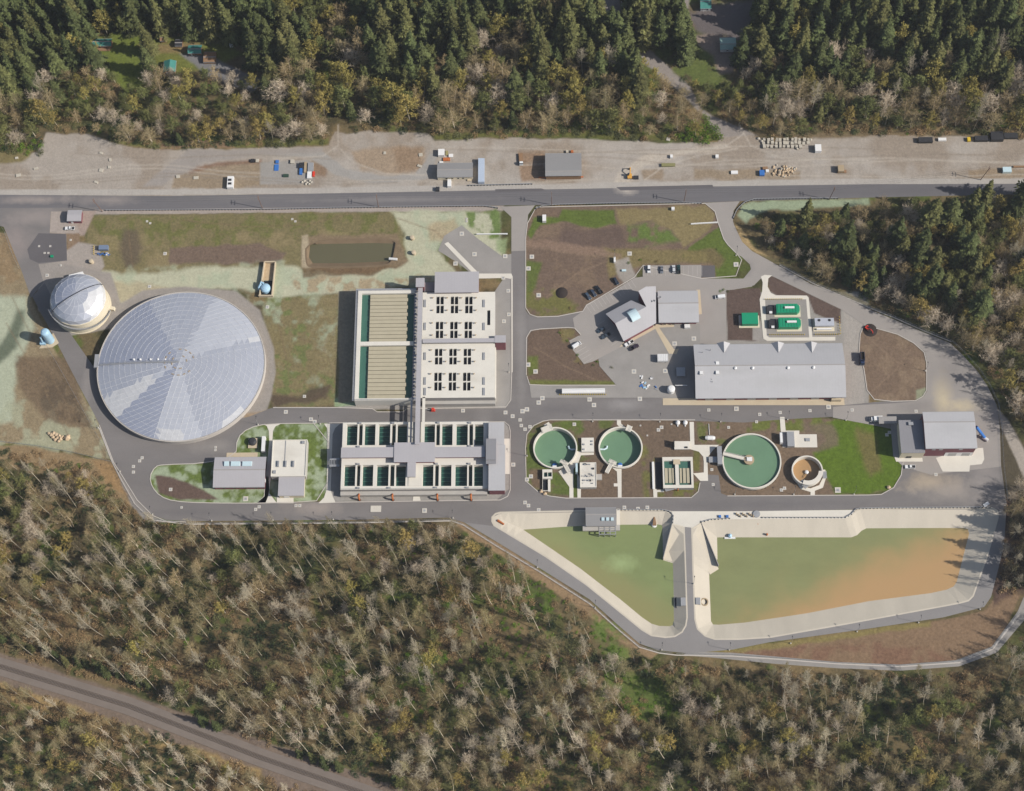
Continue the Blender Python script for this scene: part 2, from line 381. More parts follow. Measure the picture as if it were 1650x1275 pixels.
paint([(180, 228), (225, 236), (300, 240), (420, 236), (532, 232), (530, 222), (420, 226), (260, 226)], (112, 112, 62), 3, 5)
paint([(250, 228), (360, 226), (380, 238), (260, 240)], (140, 116, 90), 3, 5)
paint([(700, 214), (1160, 214), (1158, 226), (980, 222), (830, 221), (704, 224)], (104, 104, 56), 3, 5)
paint([(1215, 214), (1745, 210), (1745, 226), (1440, 218), (1250, 226)], (124, 108, 82), 3, 5)
def stroke(pts, w, rgb, op=.6, feather=1.2):
    L, R = [], []
    for i, (x, y) in enumerate(pts):
        a = pts[max(0, i-1)]; b = pts[min(len(pts)-1, i+1)]; d = Vector((b[0]-a[0], b[1]-a[1])).normalized()
        L.append((x-d.y*w/2, y+d.x*w/2)); R.append((x+d.y*w/2, y-d.x*w/2))
    paint(L+R[::-1], rgb, feather, .8, op)
def sway(x0, x1, y, amp, ph): return [(x0+(x1-x0)*i/14, y+amp*math.sin(ph+i*.55)+amp*.6*math.sin(ph*2+i*.23)) for i in range(15)]
for k, (x0, x1, y, am) in enumerate(((-60, 420, 270, 10), (-60, 420, 276, 10), (80, 640, 288, 5), (80, 640, 293, 5), (560, 1000, 292, 3), (700, 1250, 240, 4), (700, 1250, 245, 4), (1000, 1700, 254, 5), (1000, 1700, 259, 5), (1180, 1700, 262, 4), (1180, 1700, 244, 4), (840, 1240, 262, 6), (840, 1240, 267, 6), (1250, 1720, 284, 2), (120, 540, 252, 4))):
    stroke(sway(x0, x1, y, am, k//2*1.7), 2.2, (188, 178, 164) if k % 4 < 2 else (148, 136, 122), .55)
for pts in ([(1005, 306), (1015, 285), (1040, 262), (1100, 246), (1170, 236), (1200, 215)], [(1030, 306), (1040, 290), (1070, 268), (1130, 250), (1190, 240)], [(545, 200), (545, 235), (520, 252), (440, 256)], [(548, 240), (570, 262), (620, 280), (690, 282)], [(1190, 200), (1210, 235), (1260, 255), (1400, 258)]): stroke(pts, 2.4, (190, 180, 166), .6)
# shoulder strips of the highway
paint([(-95, 306), (270, 305), (540, 302), (840, 297), (1120, 292), (1400, 288), (1745, 288), (1745, 300), (840, 310), (-95, 317)], (180, 173, 164), 1, 1)
paint([(150, 336), (540, 333), (812, 332), (812, 340), (540, 342), (150, 346)], (170, 158, 148), 1, 1)
# west of the north-south road
paint([(140, 352), (160, 347), (640, 342), (650, 380), (655, 402), (640, 436), (455, 434), (300, 434), (250, 442), (205, 448), (172, 442), (160, 412), (138, 400)], (126, 116, 82), 2, 3)
paint([(140, 352), (640, 342), (640, 392), (480, 396), (180, 400)], (106, 108, 60), 3, 5, .8, (N4, .45, .62))
paint([(150, 380), (640, 370), (640, 436), (200, 446)], (148, 132, 98), 3, 5, .7, (N3, .5, .66))
paint([(275, 398), (420, 394), (462, 410), (455, 430), (400, 426), (275, 426)], (120, 102, 88), 3, 6)
paint([(198, 372), (222, 372), (232, 400), (214, 436), (202, 434), (193, 418)], (104, 92, 76), 6, 6, .9)
MINT = (187, 185, 158)
paint([(150, 432), (200, 444), (250, 438), (330, 430), (420, 432), (480, 432), (500, 442), (620, 436), (656, 416), (652, 380), (630, 343), (740, 339), (805, 343), (808, 420), (760, 404), (722, 380), (704, 402), (742, 452), (660, 460), (560, 472), (480, 476), (440, 492), (430, 472), (330, 467), (240, 482), (200, 512), (175, 502), (162, 470), (150, 450)], MINT, 4, 6)
paint([(150, 432), (660, 416), (630, 343), (808, 340), (808, 420), (700, 470), (430, 490), (200, 510)], (172, 181, 153), 4, 6, .6, (N3, .52, .7))
paint([(470, 446), (560, 444), (700, 448), (690, 456), (560, 470), (480, 470)], (164, 142, 112), 4, 8, .8, (N4, .42, .58))
paint([(690, 362), (735, 350), (740, 366), (712, 390), (694, 392)], (170, 146, 112), 5, 6, .6)
paint([(170, 460), (230, 455), (280, 468), (230, 480), (200, 490)], (178, 158, 126), 5, 8, .6)
paint([(752, 342), (800, 338), (806, 345), (808, 382), (790, 386), (757, 366)], (98, 120, 56), 3, 5, .9, (N4, .35, .55))
paint([(800, 386), (818, 384), (812, 412), (800, 402)], (150, 165, 120), 3, 3, .8)
paint([(428, 482), (548, 474), (548, 655), (440, 655), (424, 622), (432, 560), (424, 500)], (132, 120, 86), 3, 3)
paint([(428, 482), (548, 474), (548, 652), (440, 652)], (104, 118, 66), 4, 6, .7, (N4, .48, .64))
paint([(428, 482), (548, 474), (548, 640), (440, 630)], (166, 174, 146), 5, 8, .75, (N3, .5, .68))
paint([(500, 480), (545, 476), (545, 610), (505, 600)], (146, 126, 98), 5, 8, .6, (N4, .4, .6))
paint([(430, 632), (480, 640), (500, 626), (532, 622), (526, 644), (440, 656)], (92, 78, 66), 5, 4, .9)
paint([(-95, 380), (30, 375), (40, 440), (50, 480), (85, 560), (125, 620), (165, 690), (184, 742), (60, 716), (-95, 712)], (148, 132, 104), 2, 2)
paint([(-95, 372), (28, 380), (36, 455), (-95, 470)], (146, 124, 94), 3, 4, .9, (N4, .3, .5))
paint([(-95, 475), (45, 480), (52, 530), (28, 600), (20, 680), (-95, 690)], (177, 181, 156), 6, 8)
paint([(-95, 640), (150, 650), (180, 740), (-95, 712)], (172, 174, 146), 5, 8, .7, (N3, .42, .6))
paint([(28, 575), (110, 570), (130, 640), (150, 690), (70, 680), (30, 620)], (118, 100, 80), 6, 8, .85)
paint([(60, 600), (120, 620), (140, 680), (70, 668)], (92, 80, 66), 7, 8, .7, (N4, .4, .6))
paint([(28, 502), (42, 500), (34, 545), (14, 575), (-6, 590), (-6, 560), (14, 540)], (96, 104, 86), 6, 5, .9)
paint([(82, 338), (136, 338), (136, 378), (80, 376)], (172, 160, 150), 1, 1)
paint([(106, 376), (126, 376), (130, 402), (108, 406)], (142, 120, 98), 1.5, 2)
paint([(112, 402), (125, 390), (160, 396), (168, 430), (150, 452), (110, 452), (62, 456), (60, 426)], (168, 158, 148), 2, 2)
paint([(60, 418), (178, 440), (200, 500), (175, 530), (100, 545), (62, 500)], (158, 150, 142), 2, 2)
paint([(115, 330), (160, 330), (150, 350), (135, 380), (128, 380)], (168, 150, 138), 2, 2)
# retention pond bank
paint([(486, 380), (640, 376), (658, 420), (640, 432), (560, 442), (486, 432)], (134, 116, 92), 3, 4)
paint([(486, 380), (496, 378), (500, 430), (486, 432)], (180, 165, 138), 2, 2, .9)
paint([(486, 432), (640, 430), (600, 442), (490, 446)], (112, 90, 66), 3, 5, .8)
# administration island
ADM = [(864, 334), (1136, 328), (1152, 341), (1157, 359), (1166, 385), (1173, 395), (1188, 410), (1195, 419), (1186, 445), (1130, 449), (1036, 428), (1022, 447), (945, 492), (939, 502), (899, 510), (866, 511), (854, 507), (847, 496), (847, 384), (850, 360)]
paint(ADM, (118, 100, 86), 1, 1)
GR = (96, 109, 52)
paint(ADM, (134, 114, 94), 2, 3, .6, (N3, .5, .66))
paint([(990, 338), (1136, 330), (1152, 345), (1142, 372), (1100, 400), (1085, 372), (1050, 356), (1000, 362)], (138, 124, 88), 3, 4)
paint([(905, 338), (988, 340), (994, 362), (960, 368), (930, 362), (908, 358), (870, 364), (856, 384), (850, 376), (862, 350), (900, 352)], GR, 2, 3)
paint([(1014, 358), (1036, 364), (1058, 358), (1082, 372), (1092, 392), (1062, 396), (1040, 402), (1022, 392), (1008, 388)], (98, 118, 56), 5, 8, .9, (N4, .3, .55))
paint([(1130, 385), (1165, 362), (1196, 415), (1186, 446), (1154, 448), (1150, 425), (1098, 416), (1112, 398)], GR, 2, 4)
paint([(1096, 404), (1150, 402), (1170, 420), (1160, 432), (1110, 422)], (118, 104, 74), 4, 5, .9)
paint([(848, 420), (872, 425), (862, 465), (850, 490)], GR, 3, 4, .9)
paint([(848, 462), (900, 470), (938, 496), (925, 506), (870, 512), (850, 506)], (112, 112, 58), 3, 5, .8, (N4, .35, .6))
paint([(975, 400), (1140, 406), (1140, 424), (1040, 426), (1000, 440), (980, 450)], (130, 118, 78), 3, 4, .8)
paint([(905, 372), (1000, 368), (1006, 398), (960, 400), (900, 392)], (104, 88, 80), 4, 5, .8)
paint([(850, 385), (920, 390), (1000, 410), (1000, 416), (900, 404), (850, 396)], (146, 122, 104), 3, 5, .7)
paint([(988, 420), (1012, 416), (1026, 446), (1005, 458), (992, 440)], (160, 152, 142), 2, 3)
# parking island, mulch beds, generator yard
paint([(847, 532), (926, 528), (936, 540), (917, 549), (923, 564), (941, 587), (964, 578), (968, 590), (994, 621), (853, 620), (848, 605)], (112, 94, 80), 1, 1)
paint([(850, 612), (990, 614), (992, 621), (856, 621)], (110, 116, 56), 2, 2, .8)
paint([(900, 530), (928, 530), (925, 556), (940, 585), (925, 582), (905, 548)], (126, 116, 74), 2, 3, .8, (N4, .4, .55))
paint([(850, 575), (866, 575), (866, 600), (850, 606)], (104, 116, 52), 3, 3, .8)
paint([(1000, 470), (1400, 470), (1400, 655), (1000, 655)], (160, 155, 147), 1, 1)
paint([(1360, 500), (1395, 525), (1392, 650), (1360, 655)], (170, 163, 154), 2, 2)
paint([(1170, 467), (1226, 464), (1226, 503), (1222, 550), (1172, 548)], (100, 84, 76), 1, 1)
paint([(1213, 524), (1228, 524), (1228, 552), (1213, 548)], (160, 154, 147), 1, 1)
paint([(1238, 447), (1246, 445), (1355, 498), (1355, 522), (1312, 505), (1302, 477), (1252, 477), (1240, 470)], (102, 86, 78), 1, 1)
R1 = [(1386, 539), (1392, 524), (1421, 532), (1446, 539), (1472, 553), (1489, 568), (1493, 585), (1493, 629), (1487, 639), (1475, 646), (1438, 647), (1409, 644), (1397, 629), (1392, 595), (1384, 568)]
paint(R1, (126, 107, 90), 1, 1)
paint(R1, (146, 126, 104), 2, 3, .6, (N3, .48, .64))
paint([(1476, 628), (1494, 624), (1490, 642), (1476, 646)], (150, 152, 124), 2, 2)
for pts in ([(205, 352), (208, 380), (214, 430)], [(560, 345), (500, 362), (400, 366), (270, 352)], [(640, 352), (700, 372), (715, 385)], [(440, 500), (470, 540), (520, 560), (540, 600)], [(448, 520), (462, 580), (470, 640)], [(20, 480), (60, 560), (100, 640), (140, 700)], [(10, 520), (50, 590), (88, 660), (120, 720)]): stroke(pts, 2.2, (128, 108, 84), .5)
for pts in ([(870, 400), (930, 410), (1010, 418)], [(880, 480), (930, 440), (980, 420)], [(1400, 545), (1440, 580), (1480, 600)], [(1405, 630), (1440, 600), (1470, 560)], [(860, 560), (910, 590), (960, 612)]): stroke(pts, 1.8, (150, 128, 106), .5)
# clarifier islands
paint([(845, 700), (885, 676), (1130, 676), (1130, 802), (912, 803), (866, 792), (848, 776)], (116, 99, 83), 1, 1)
paint([(850, 695), (890, 679), (958, 678), (930, 700), (960, 716), (962, 735), (932, 745), (932, 802), (870, 792), (848, 775)], GR, 3, 5, .95, (N3, .30, .46))
paint([(852, 758), (876, 756), (876, 790), (858, 784)], (120, 98, 82), 3, 3, .9)
paint([(964, 678), (990, 678), (985, 690), (966, 692)], GR, 3, 3, .8)
paint([(1028, 700), (1056, 740), (1056, 802), (1040, 802), (1034, 740)], (112, 114, 56), 4, 4, .7, (N4, .35, .55))
paint([(1060, 790), (1128, 776), (1126, 800), (1060, 802)], (110, 112, 54), 3, 3, .8, (N4, .35, .5))
paint([(1116, 722), (1136, 726), (1134, 760), (1118, 758)], (108, 106, 58), 2, 2, .9)
paint([(1128, 674), (1455, 676), (1458, 765), (1440, 786), (1400, 798), (1165, 800), (1150, 775), (1128, 775)], (124, 106, 88), 1, 1)
paint([(1322, 690), (1350, 674), (1400, 683), (1450, 690), (1457, 764), (1436, 788), (1400, 797), (1346, 797), (1326, 762), (1310, 730), (1330, 712)], (94, 114, 40), 3, 4)
paint([(1380, 690), (1410, 700), (1424, 760), (1404, 770), (1386, 730)], (122, 106, 72), 6, 6, .75)
paint([(1200, 682), (1262, 676), (1340, 674), (1330, 702), (1262, 694), (1205, 696)], (106, 116, 52), 3, 5, .85, (N4, .38, .55))
paint([(1290, 684), (1342, 684), (1352, 716), (1318, 730), (1300, 726)], (122, 106, 90), 4, 5, .8)
paint([(1124, 680), (1170, 680), (1170, 715), (1126, 714)], (104, 112, 56), 3, 4, .8, (N4, .45, .55))
# west islands
W1 = [(241, 768), (250, 752), (262, 749), (328, 747), (380, 735), (382, 706), (400, 690), (430, 683), (530, 682), (530, 806), (450, 811), (330, 811), (280, 808), (258, 800), (245, 785)]
paint(W1, (104, 119, 60), 1, 1)
paint(W1, (168, 178, 150), 3, 5, .85, (N4, .36, .60))
paint([(250, 766), (275, 768), (305, 778), (340, 796), (352, 804), (290, 806), (256, 796)], (106, 88, 78), 2, 2)
paint([(526, 676), (826, 676), (826, 810), (530, 808)], (160, 155, 148), 1, 1)
paint([(545, 640), (826, 640), (826, 660), (545, 660)], (160, 154, 147), 1, 1)
paint([(540, 642), (575, 642), (575, 654), (540, 656)], (150, 168, 130), 2, 2)
paint([(545, 470), (575, 466), (570, 650), (545, 650)], (150, 140, 120), 2, 2)
paint([(798, 472), (815, 472), (815, 540), (798, 540)], (160, 130, 108), 2, 2)
paint([(798, 570), (812, 570), (812, 640), (798, 640)], (160, 130, 108), 2, 2)
# gravel ring round the large dome
paint([(230, 468), (300, 462), (380, 470), (420, 500), (440, 560), (444, 600), (436, 640), (428, 668), (395, 690), (260, 600), (180, 540), (170, 505)], (160, 152, 143), 2, 2)
paint([(395, 668), (430, 662), (400, 690), (380, 700)], (160, 136, 106), 3, 3, .8)
# slopes round the lagoons
paint([(1115, 1052), (1180, 1048), (1240, 1037), (1330, 1024), (1400, 1015), (1520, 998), (1585, 985), (1615, 950), (1645, 958), (1605, 1045), (1540, 1070), (1440, 1078), (1300, 1070), (1180, 1062)], (138, 114, 90), 2, 3)
paint([(1180, 1052), (1330, 1036), (1480, 1040), (1540, 1066), (1440, 1076), (1200, 1062)], (130, 98, 80), 5, 6, .7, (N3, .36, .56))
paint([(1110, 1050), (1240, 1036), (1500, 1000), (1500, 1008), (1240, 1046), (1120, 1058)], (140, 128, 78), 3, 3, .8)
paint([(1600, 790), (1745, 790), (1745, 950), (1640, 955), (1600, 980)], (92, 74, 66), 5, 6, .9)
paint([(1606, 655), (1640, 700), (1690, 790), (1660, 800), (1612, 800)], (88, 80, 64), 4, 4)
paint([(1605, 655), (1625, 678), (1648, 720), (1680, 790), (1662, 800), (1636, 738), (1614, 692)], (172, 162, 150), 1.5, 1)
paint([(1745, 780), (1640, 960), (1745, 940)], (100, 84, 70), 4, 4)
paint([(740, 838), (800, 874), (870, 918), (950, 970), (1000, 1014), (1030, 1040), (1062, 1052), (1050, 1062), (1000, 1036), (930, 978), (850, 925), (780, 880), (735, 846)], (150, 126, 96), 2, 2)
paint([(950, 978), (990, 990), (1012, 1055), (985, 1075), (955, 1015)], (104, 122, 60), 8, 10, .9, (N4, .3, .55))
paint([(985, 1080), (1060, 1090), (1110, 1160), (1040, 1170), (960, 1130)], (96, 112, 54), 8, 8, .8)
paint([(840, 930), (900, 980), (880, 1020), (830, 980)], (100, 122, 54), 8, 8, .7, (N4, .35, .6))
paint([(-95, 714), (60, 720), (184, 745), (200, 780), (216, 820), (150, 790), (60, 760), (-95, 745)], (150, 128, 96), 3, 4)
paint([(184, 745), (200, 772), (221, 806), (246, 832), (270, 842), (235, 842), (212, 815), (196, 780)], (150, 144, 138), 1.5, 1)
paint([(150, 740), (186, 750), (205, 800), (170, 780)], (160, 128, 88), 5, 5, .7)
# rail cutting verges
RB = [(-95, 1022), (0, 1052), (120, 1090), (260, 1136), (420, 1192), (620, 1260), (760, 1310), (900, 1370), (560, 1370), (420, 1246), (260, 1196), (120, 1146), (0, 1104), (-95, 1076)]
paint(RB, (128, 112, 98), 3, 3)
paint([(-95, 1074), (0, 1100), (120, 1140), (260, 1190), (420, 1240), (420, 1258), (260, 1210), (120, 1162), (0, 1124), (-95, 1096)], (158, 134, 92), 4, 6)
paint([(1188, 346), (1196, 330), (1215, 324), (1400, 320), (1400, 330), (1240, 340), (1206, 352), (1200, 360)], (158, 170, 140), 3, 4, .9)
paint([(1183, 360), (1192, 366), (1216, 400), (1240, 415), (1222, 412), (1196, 392)], (170, 146, 104), 2, 2)
paint([(1215, 408), (1256, 431), (1310, 462), (1410, 502), (1450, 520), (1420, 500), (1320, 450), (1260, 420)], (112, 104, 74), 2, 3, .8)
GC *= (1+(0.30*np.clip((1-GC.min(-1)/GC.max(-1))*1.5, .25, 1))*(NF-.5))[..., None]*(0.93+0.14*N4)[..., None]

def hole_mask(polys):
    m = np.zeros(PX.shape, bool)
    for p in polys: m |= sdist(p, PX, PY) > 0.5
    return m
def circ_px(cx, cy, r, k=0.93, n=28): return [(cx+r*math.cos(2*math.pi*i/n), cy+k*r*math.sin(2*math.pi*i/n)) for i in range(n)]
POND = smooth_px([(494, 388), (600, 386), (638, 387), (636, 400), (632, 420), (622, 427), (560, 430), (500, 430), (494, 424)], 2)
LAG_A = [(797, 846), (794, 840), (794, 834), (799, 829), (806, 827), (860, 826), (940, 824.5), (1000, 823.5), (1072, 823.5), (1081, 826), (1084, 832), (1083, 845), (1101, 848), (1103, 900), (1106, 995), (1104, 1008), (1098, 1018), (1087, 1024.5), (1072, 1026), (1050, 1023), (1035, 1014), (992, 979), (945, 941), (880, 896)]
LAG_B = [(1116, 850), (1128, 842), (1150, 837), (1200, 836), (1300, 836), (1362, 836), (1371, 832), (1378, 825), (1386, 821), (1500, 820), (1598, 819.5), (1606, 824), (1607, 834), (1590, 895), (1567, 960), (1560, 967), (1545, 971), (1480, 983), (1360, 1005), (1240, 1026), (1190, 1029), (1152, 1029), (1137, 1024), (1125, 1013), (1121, 998), (1118, 920)]
def Wn(x, y):
    v = np.stack([rx.x*(x-CX)+upv.x*(CY-y)+fwd.x*F, rx.y*(x-CX)+upv.y*(CY-y)+fwd.y*F, rx.z*(x-CX)+upv.z*(CY-y)+fwd.z*F], -1)
    t = -H/v[..., 2:3]; return v*t
# round sunken tanks: rim centre and radius in the photo, rim height, water level, basin floor
TANKS = [((894.7, 721.4), 35.6, 1.8, -2.0), ((1000.0, 720.7), 35.6, 1.8, -2.0), ((1211.5, 742.7), 47.6, 2.4, 1.2), ((1301.0, 757.7), 25.2, 3.4, -0.6)]
def tank_geo(c, r, z):
    a, b = W(c[0]-r, c[1], z), W(c[0]+r, c[1], z); return (a+b)/2, (b-a).length/2
gv = Wn(PX0, PY0); gv[..., 2] = 0
holes = hole_mask([POND, LAG_A, LAG_B])
for c, r, z, wz in TANKS:
    o, R = tank_geo(c, r, z); holes |= np.hypot(gv[..., 0]-o.x, gv[..., 1]-o.y) < R-0.3
gv = gv.reshape(-1, 3)
fc = (~(holes[:-1, :-1] | holes[1:, :-1] | holes[:-1, 1:] | holes[1:, 1:]))
idx = np.arange(NXg*NYg).reshape(NYg, NXg)
q = np.stack([idx[1:, :-1], idx[1:, 1:], idx[:-1, 1:], idx[:-1, :-1]], -1)[fc]
# skirt that carries the sheet on to the horizon
ring = np.concatenate([idx[0, :], idx[1:, -1], idx[-1, -2::-1], idx[-2:0:-1, 0]])
rp = gv[ring]; cc = gv.mean(0); dd = rp-cc; dd /= np.linalg.norm(dd[:, :2], axis=1)[:, None]
far = cc+dd*6000; far[:, 2] = 0; k0 = len(gv); nr = len(ring); near = rp+dd*14; near[:, 2] = 0
gv = np.concatenate([gv, near, far]); ar = np.arange(nr); br = (ar+1) % nr
sk = np.stack([ring[br], ring[ar], k0+ar, k0+br], -1); sk2 = np.stack([k0+br, k0+ar, k0+nr+ar, k0+nr+br], -1)
q = np.concatenate([q, sk, sk2])
me = bpy.data.meshes.new('ground'); me.vertices.add(len(gv)); me.vertices.foreach_set('co', gv.astype(np.float32).ravel())
me.loops.add(q.size); me.polygons.add(len(q))
me.loops.foreach_set('vertex_index', q.astype(np.int32).ravel())
me.polygons.foreach_set('loop_start', np.arange(0, q.size, 4, dtype=np.int32))
me.update(calc_edges=True)
ca = me.color_attributes.new('cover', 'FLOAT_COLOR', 'POINT')
cd = np.ones((len(gv), 4), np.float32); g3 = GC.reshape(-1, 3); cd[:k0, :3] = g3; cd[:k0, 3] = np.clip((1-g3.min(1)/g3.max(1))*.48, .07, .28); cd[k0:, :3] = LC((84, 84, 56)); cd[k0:, 3] = .26
ca.data.foreach_set('color', cd.ravel())
mg = bpy.data.materials.new('ground_cover'); mg.use_nodes = True; gn = mg.node_tree.nodes; gl = mg.node_tree.links
b = gn['Principled BSDF']; b.inputs['Roughness'].default_value = 0.95; b.inputs['Specular IOR Level'].default_value = 0.1
at = gn.new('ShaderNodeAttribute'); at.attribute_name = 'cover'
ge = gn.new('ShaderNodeNewGeometry'); t = gn.new('ShaderNodeTexNoise'); t.inputs['Scale'].default_value = 0.7; t.inputs['Detail'].default_value = 6; t.inputs['Roughness'].default_value = 0.7
gl.new(ge.outputs['Position'], t.inputs[0])
mr = gn.new('ShaderNodeMapRange'); mr.inputs[1].default_value = .3; mr.inputs[2].default_value = .7; mr.inputs[3].default_value = -1; mr.inputs[4].default_value = 1
gl.new(t.outputs[0], mr.inputs[0]); am = gn.new('ShaderNodeMath'); am.operation = 'MULTIPLY_ADD'; am.inputs[2].default_value = 1.0; gl.new(mr.outputs[0], am.inputs[0]); gl.new(at.outputs['Alpha'], am.inputs[1]); sc_ = gn.new('ShaderNodeVectorMath'); sc_.operation = 'SCALE'
gl.new(at.outputs['Color'], sc_.inputs[0]); gl.new(am.outputs[0], sc_.inputs['Scale']); gl.new(sc_.outputs[0], b.inputs['Base Color'])
bp = gn.new('ShaderNodeBump'); bp.inputs['Strength'].default_value = 0.5; bp.inputs['Distance'].default_value = 0.4
gl.new(t.outputs[0], bp.inputs['Height']); gl.new(bp.outputs[0], b.inputs['Normal'])
me.materials.append(mg)
go = bpy.data.objects.new('ground', me); COL.objects.link(go); go['kind'] = 'structure'

# ------------------------------------------------------------------ roads and paving
sheet('highway', [(-95, 314), (0, 314), (270, 316), (540, 311.5), (840, 306), (1120, 301), (1400, 297), (1745, 296), (1745, 311), (1400, 318.5), (1200, 324), (1120, 327), (840, 331), (540, 334), (270, 337), (100, 338.5), (-95, 340)], 0.03, M_road)
sheet('road', [(798, 305.2), (872, 303.8), (880, 306.2), (872, 308.2), (798, 309.6)], 0.045, M_new)
sheet('road', [(993, 301.6), (1148, 298), (1150, 303), (1000, 307)], 0.045, M_new)
sheet('entrance', [(-95, 336), (160, 334.5), (150, 340), (82, 341), (80, 376), (107, 378), (108, 420), (62, 426), (70, 455), (50, 480), (35, 437), (6, 366), (-95, 330)], 0.045, M_asph)
sheet('entrance', [(62, 376), (106, 377), (108, 420), (62, 424), (48, 418), (44, 402)], 0.06, M_new)
sheet('perimeter_road', [(52, 478), (80, 530), (125, 617), (161, 685), (183, 745), (200, 772), (221, 806), (246, 830), (268, 838), (300, 840), (560, 838), (730, 834), (748, 842), (800, 812), (730, 806), (540, 808), (450, 811), (330, 811), (280, 808), (258, 800), (245, 785), (241, 768), (250, 752), (262, 749), (328, 747), (380, 735), (382, 706), (400, 690), (430, 683), (442, 676), (445, 655), (400, 672), (300, 690), (200, 650), (150, 590), (108, 530), (72, 456)], 0.035, M_asph)
sheet('cross_road', [(430, 660), (440, 657), (545, 657), (600, 659), (608, 663), (648, 663), (655, 660), (815, 658), (835, 650), (850, 655), (856, 640), (1066, 640), (1068, 653), (1360, 653), (1420, 647), (1500, 646), (1500, 700), (1440, 692), (1400, 683), (1341, 672), (1260, 676), (1200, 681), (1100, 678), (885, 676), (860, 685), (848, 700), (834, 720), (822, 692), (813, 680), (640, 679), (540, 681), (430, 684)], 0.055, M_asph)
sheet('north_south_road', [(806, 333.2), (862, 331), (851, 346), (847.5, 384), (847, 500), (853, 508), (866, 511.5), (899, 510.5), (939, 502), (946, 514), (928, 529), (890, 529), (860, 531), (850, 540), (848.5, 605), (856, 622), (856, 645), (849, 690), (846, 724), (848, 776), (866, 792), (860, 815), (800, 830), (760, 830), (800, 806), (818, 798), (822, 788), (822, 692), (816, 680), (815, 658), (822, 648), (824, 600), (824, 350)], 0.07, M_asph)
sheet('north_south_road', [(806, 333.2), (862, 331), (851, 346), (847.5, 384), (847.4, 404), (824, 405), (824, 350)], 0.085, M_pale)
sheet('south_road', [(720, 834), (730, 806), (800, 806), (830, 780), (848, 776), (866, 791), (885, 799), (912, 802.5), (1114, 801.5), (1125, 792), (1128, 778), (1130, 764), (1158, 766), (1162, 795), (1172, 799), (1400, 798), (1420, 797), (1440, 786), (1452, 766), (1455, 745), (1520, 745), (1610, 700), (1613, 750), (1622, 812), (1612, 822), (1600, 821), (1380, 821), (1200, 824.5), (1000, 824), (860, 827), (806, 827), (794, 834), (796, 848), (748, 842)], 0.10, M_asph)
sheet('east_road', [(1134, 327), (1192, 324.5), (1182, 340), (1181, 356), (1183, 363), (1196, 390), (1212, 405), (1256, 429), (1307, 458), (1349, 473), (1404, 500), (1438, 514), (1489, 536), (1531, 553), (1550, 571), (1574, 597), (1591, 622), (1606, 653), (1611, 687), (1613, 752), (1500, 765), (1455, 752), (1448, 745), (1440, 692), (1400, 684), (1342, 673), (1342, 656), (1361, 654), (1440, 650), (1475, 647), (1488, 640), (1494, 630), (1494, 585), (1490, 567), (1472, 552), (1446, 538), (1421, 531), (1392, 523), (1354, 498), (1246, 446), (1236, 443), (1225, 450), (1215, 460), (1180, 467), (1130, 467), (1130, 449), (1150, 449), (1198, 449), (1210, 434), (1208, 426), (1195, 414), (1188, 410), (1173, 395), (1166, 385), (1157, 359), (1152, 341)], 0.115, M_pale)
sheet('parking_lot', [(923, 513), (940, 501), (945, 492), (1000, 462), (1022, 448), (1036, 446), (1036, 428), (1130, 427), (1130, 449), (1214, 450), (1212, 462), (1182, 467), (1170, 468), (1170, 553), (1115, 556), (1068, 560), (1000, 560), (965, 578), (955, 583), (941, 587), (923, 564), (917, 549), (936, 540), (926, 529)], 0.13, M_pale)
sheet('parking_lot', [(1130, 428), (1152, 428), (1152, 447), (1130, 447)], 0.145, M_new)
sheet('service_yard', [(964, 578), (1010, 555), (1062, 520), (1128, 522), (1128, 550), (1118, 640), (1066, 641), (856, 641), (853, 620), (993, 621), (966, 590)], 0.145, M_grav)
sheet('lagoon_track', [(748, 842), (796, 848), (880, 898), (945, 943), (992, 981), (1035, 1016), (1050, 1025), (1072, 1028), (1087, 1026.5), (1099, 1019.5), (1105, 1009), (1106.5, 995), (1104, 900), (1101, 848), (1116, 850), (1118, 920), (1120.5, 998), (1124.5, 1014), (1136.5, 1025.5), (1152, 1031), (1190, 1031), (1240, 1028), (1360, 1007), (1480, 985), (1545, 973), (1561, 969), (1569, 961), (1592, 895), (1609, 834), (1608, 823), (1622, 812), (1618, 880), (1597, 962), (1586, 978), (1520, 995), (1400, 1013), (1240, 1035), (1180, 1047), (1110, 1053), (1060, 1048), (1030, 1037), (1000, 1011), (950, 966), (870, 916), (800, 873)], 0.115, M_lgrav)
sheet('gravel_path', [(1100, 1056), (1150, 1060), (1250, 1070), (1350, 1077), (1450, 1081), (1545, 1074), (1606, 1052), (1650, 1000), (1690, 900), (1678, 895), (1640, 985), (1598, 1042), (1540, 1064), (1450, 1071), (1350, 1067), (1250, 1058), (1180, 1052), (1110, 1050)], 0.1, M_grav)
sheet('gravel_pad', [(706, 404), (716, 380), (744, 363), (769, 384), (809, 413), (824, 409), (824, 446), (790, 449), (770, 449), (738, 424)], 0.05, M_grav)
sheet('gravel_pad', [(812, 448), (824, 448), (824, 645), (815, 657), (676, 659), (676, 640), (797, 640), (797, 470)], 0.05, M_grav)
pm = MB()
for i in range(14): x = 1036+i*7.3; ribbon(pm, [(x, 428.6), (x, 444.5)], .16, .12, .152)
for i in range(13):
    x = 944+i*6; y = 491.5-i*3.45; ribbon(pm, [(x, y), (x+9, y+13.5)], .16, .1, .136)
for i in range(7):
    x = 918+i*3.9; y = 550+i*5.9; ribbon(pm, [(x, y), (x+15, y-9)], .16, .1, .136)
for i in range(6):
    x = 962+i*4.6; y = 524+i*6.6; ribbon(pm, [(x, y), (x+13, y-8)], .16, .1, .136)
struct(pm, 'parking_markings', mat('faded_line_paint', (190, 184, 176), .8, .15, .5))
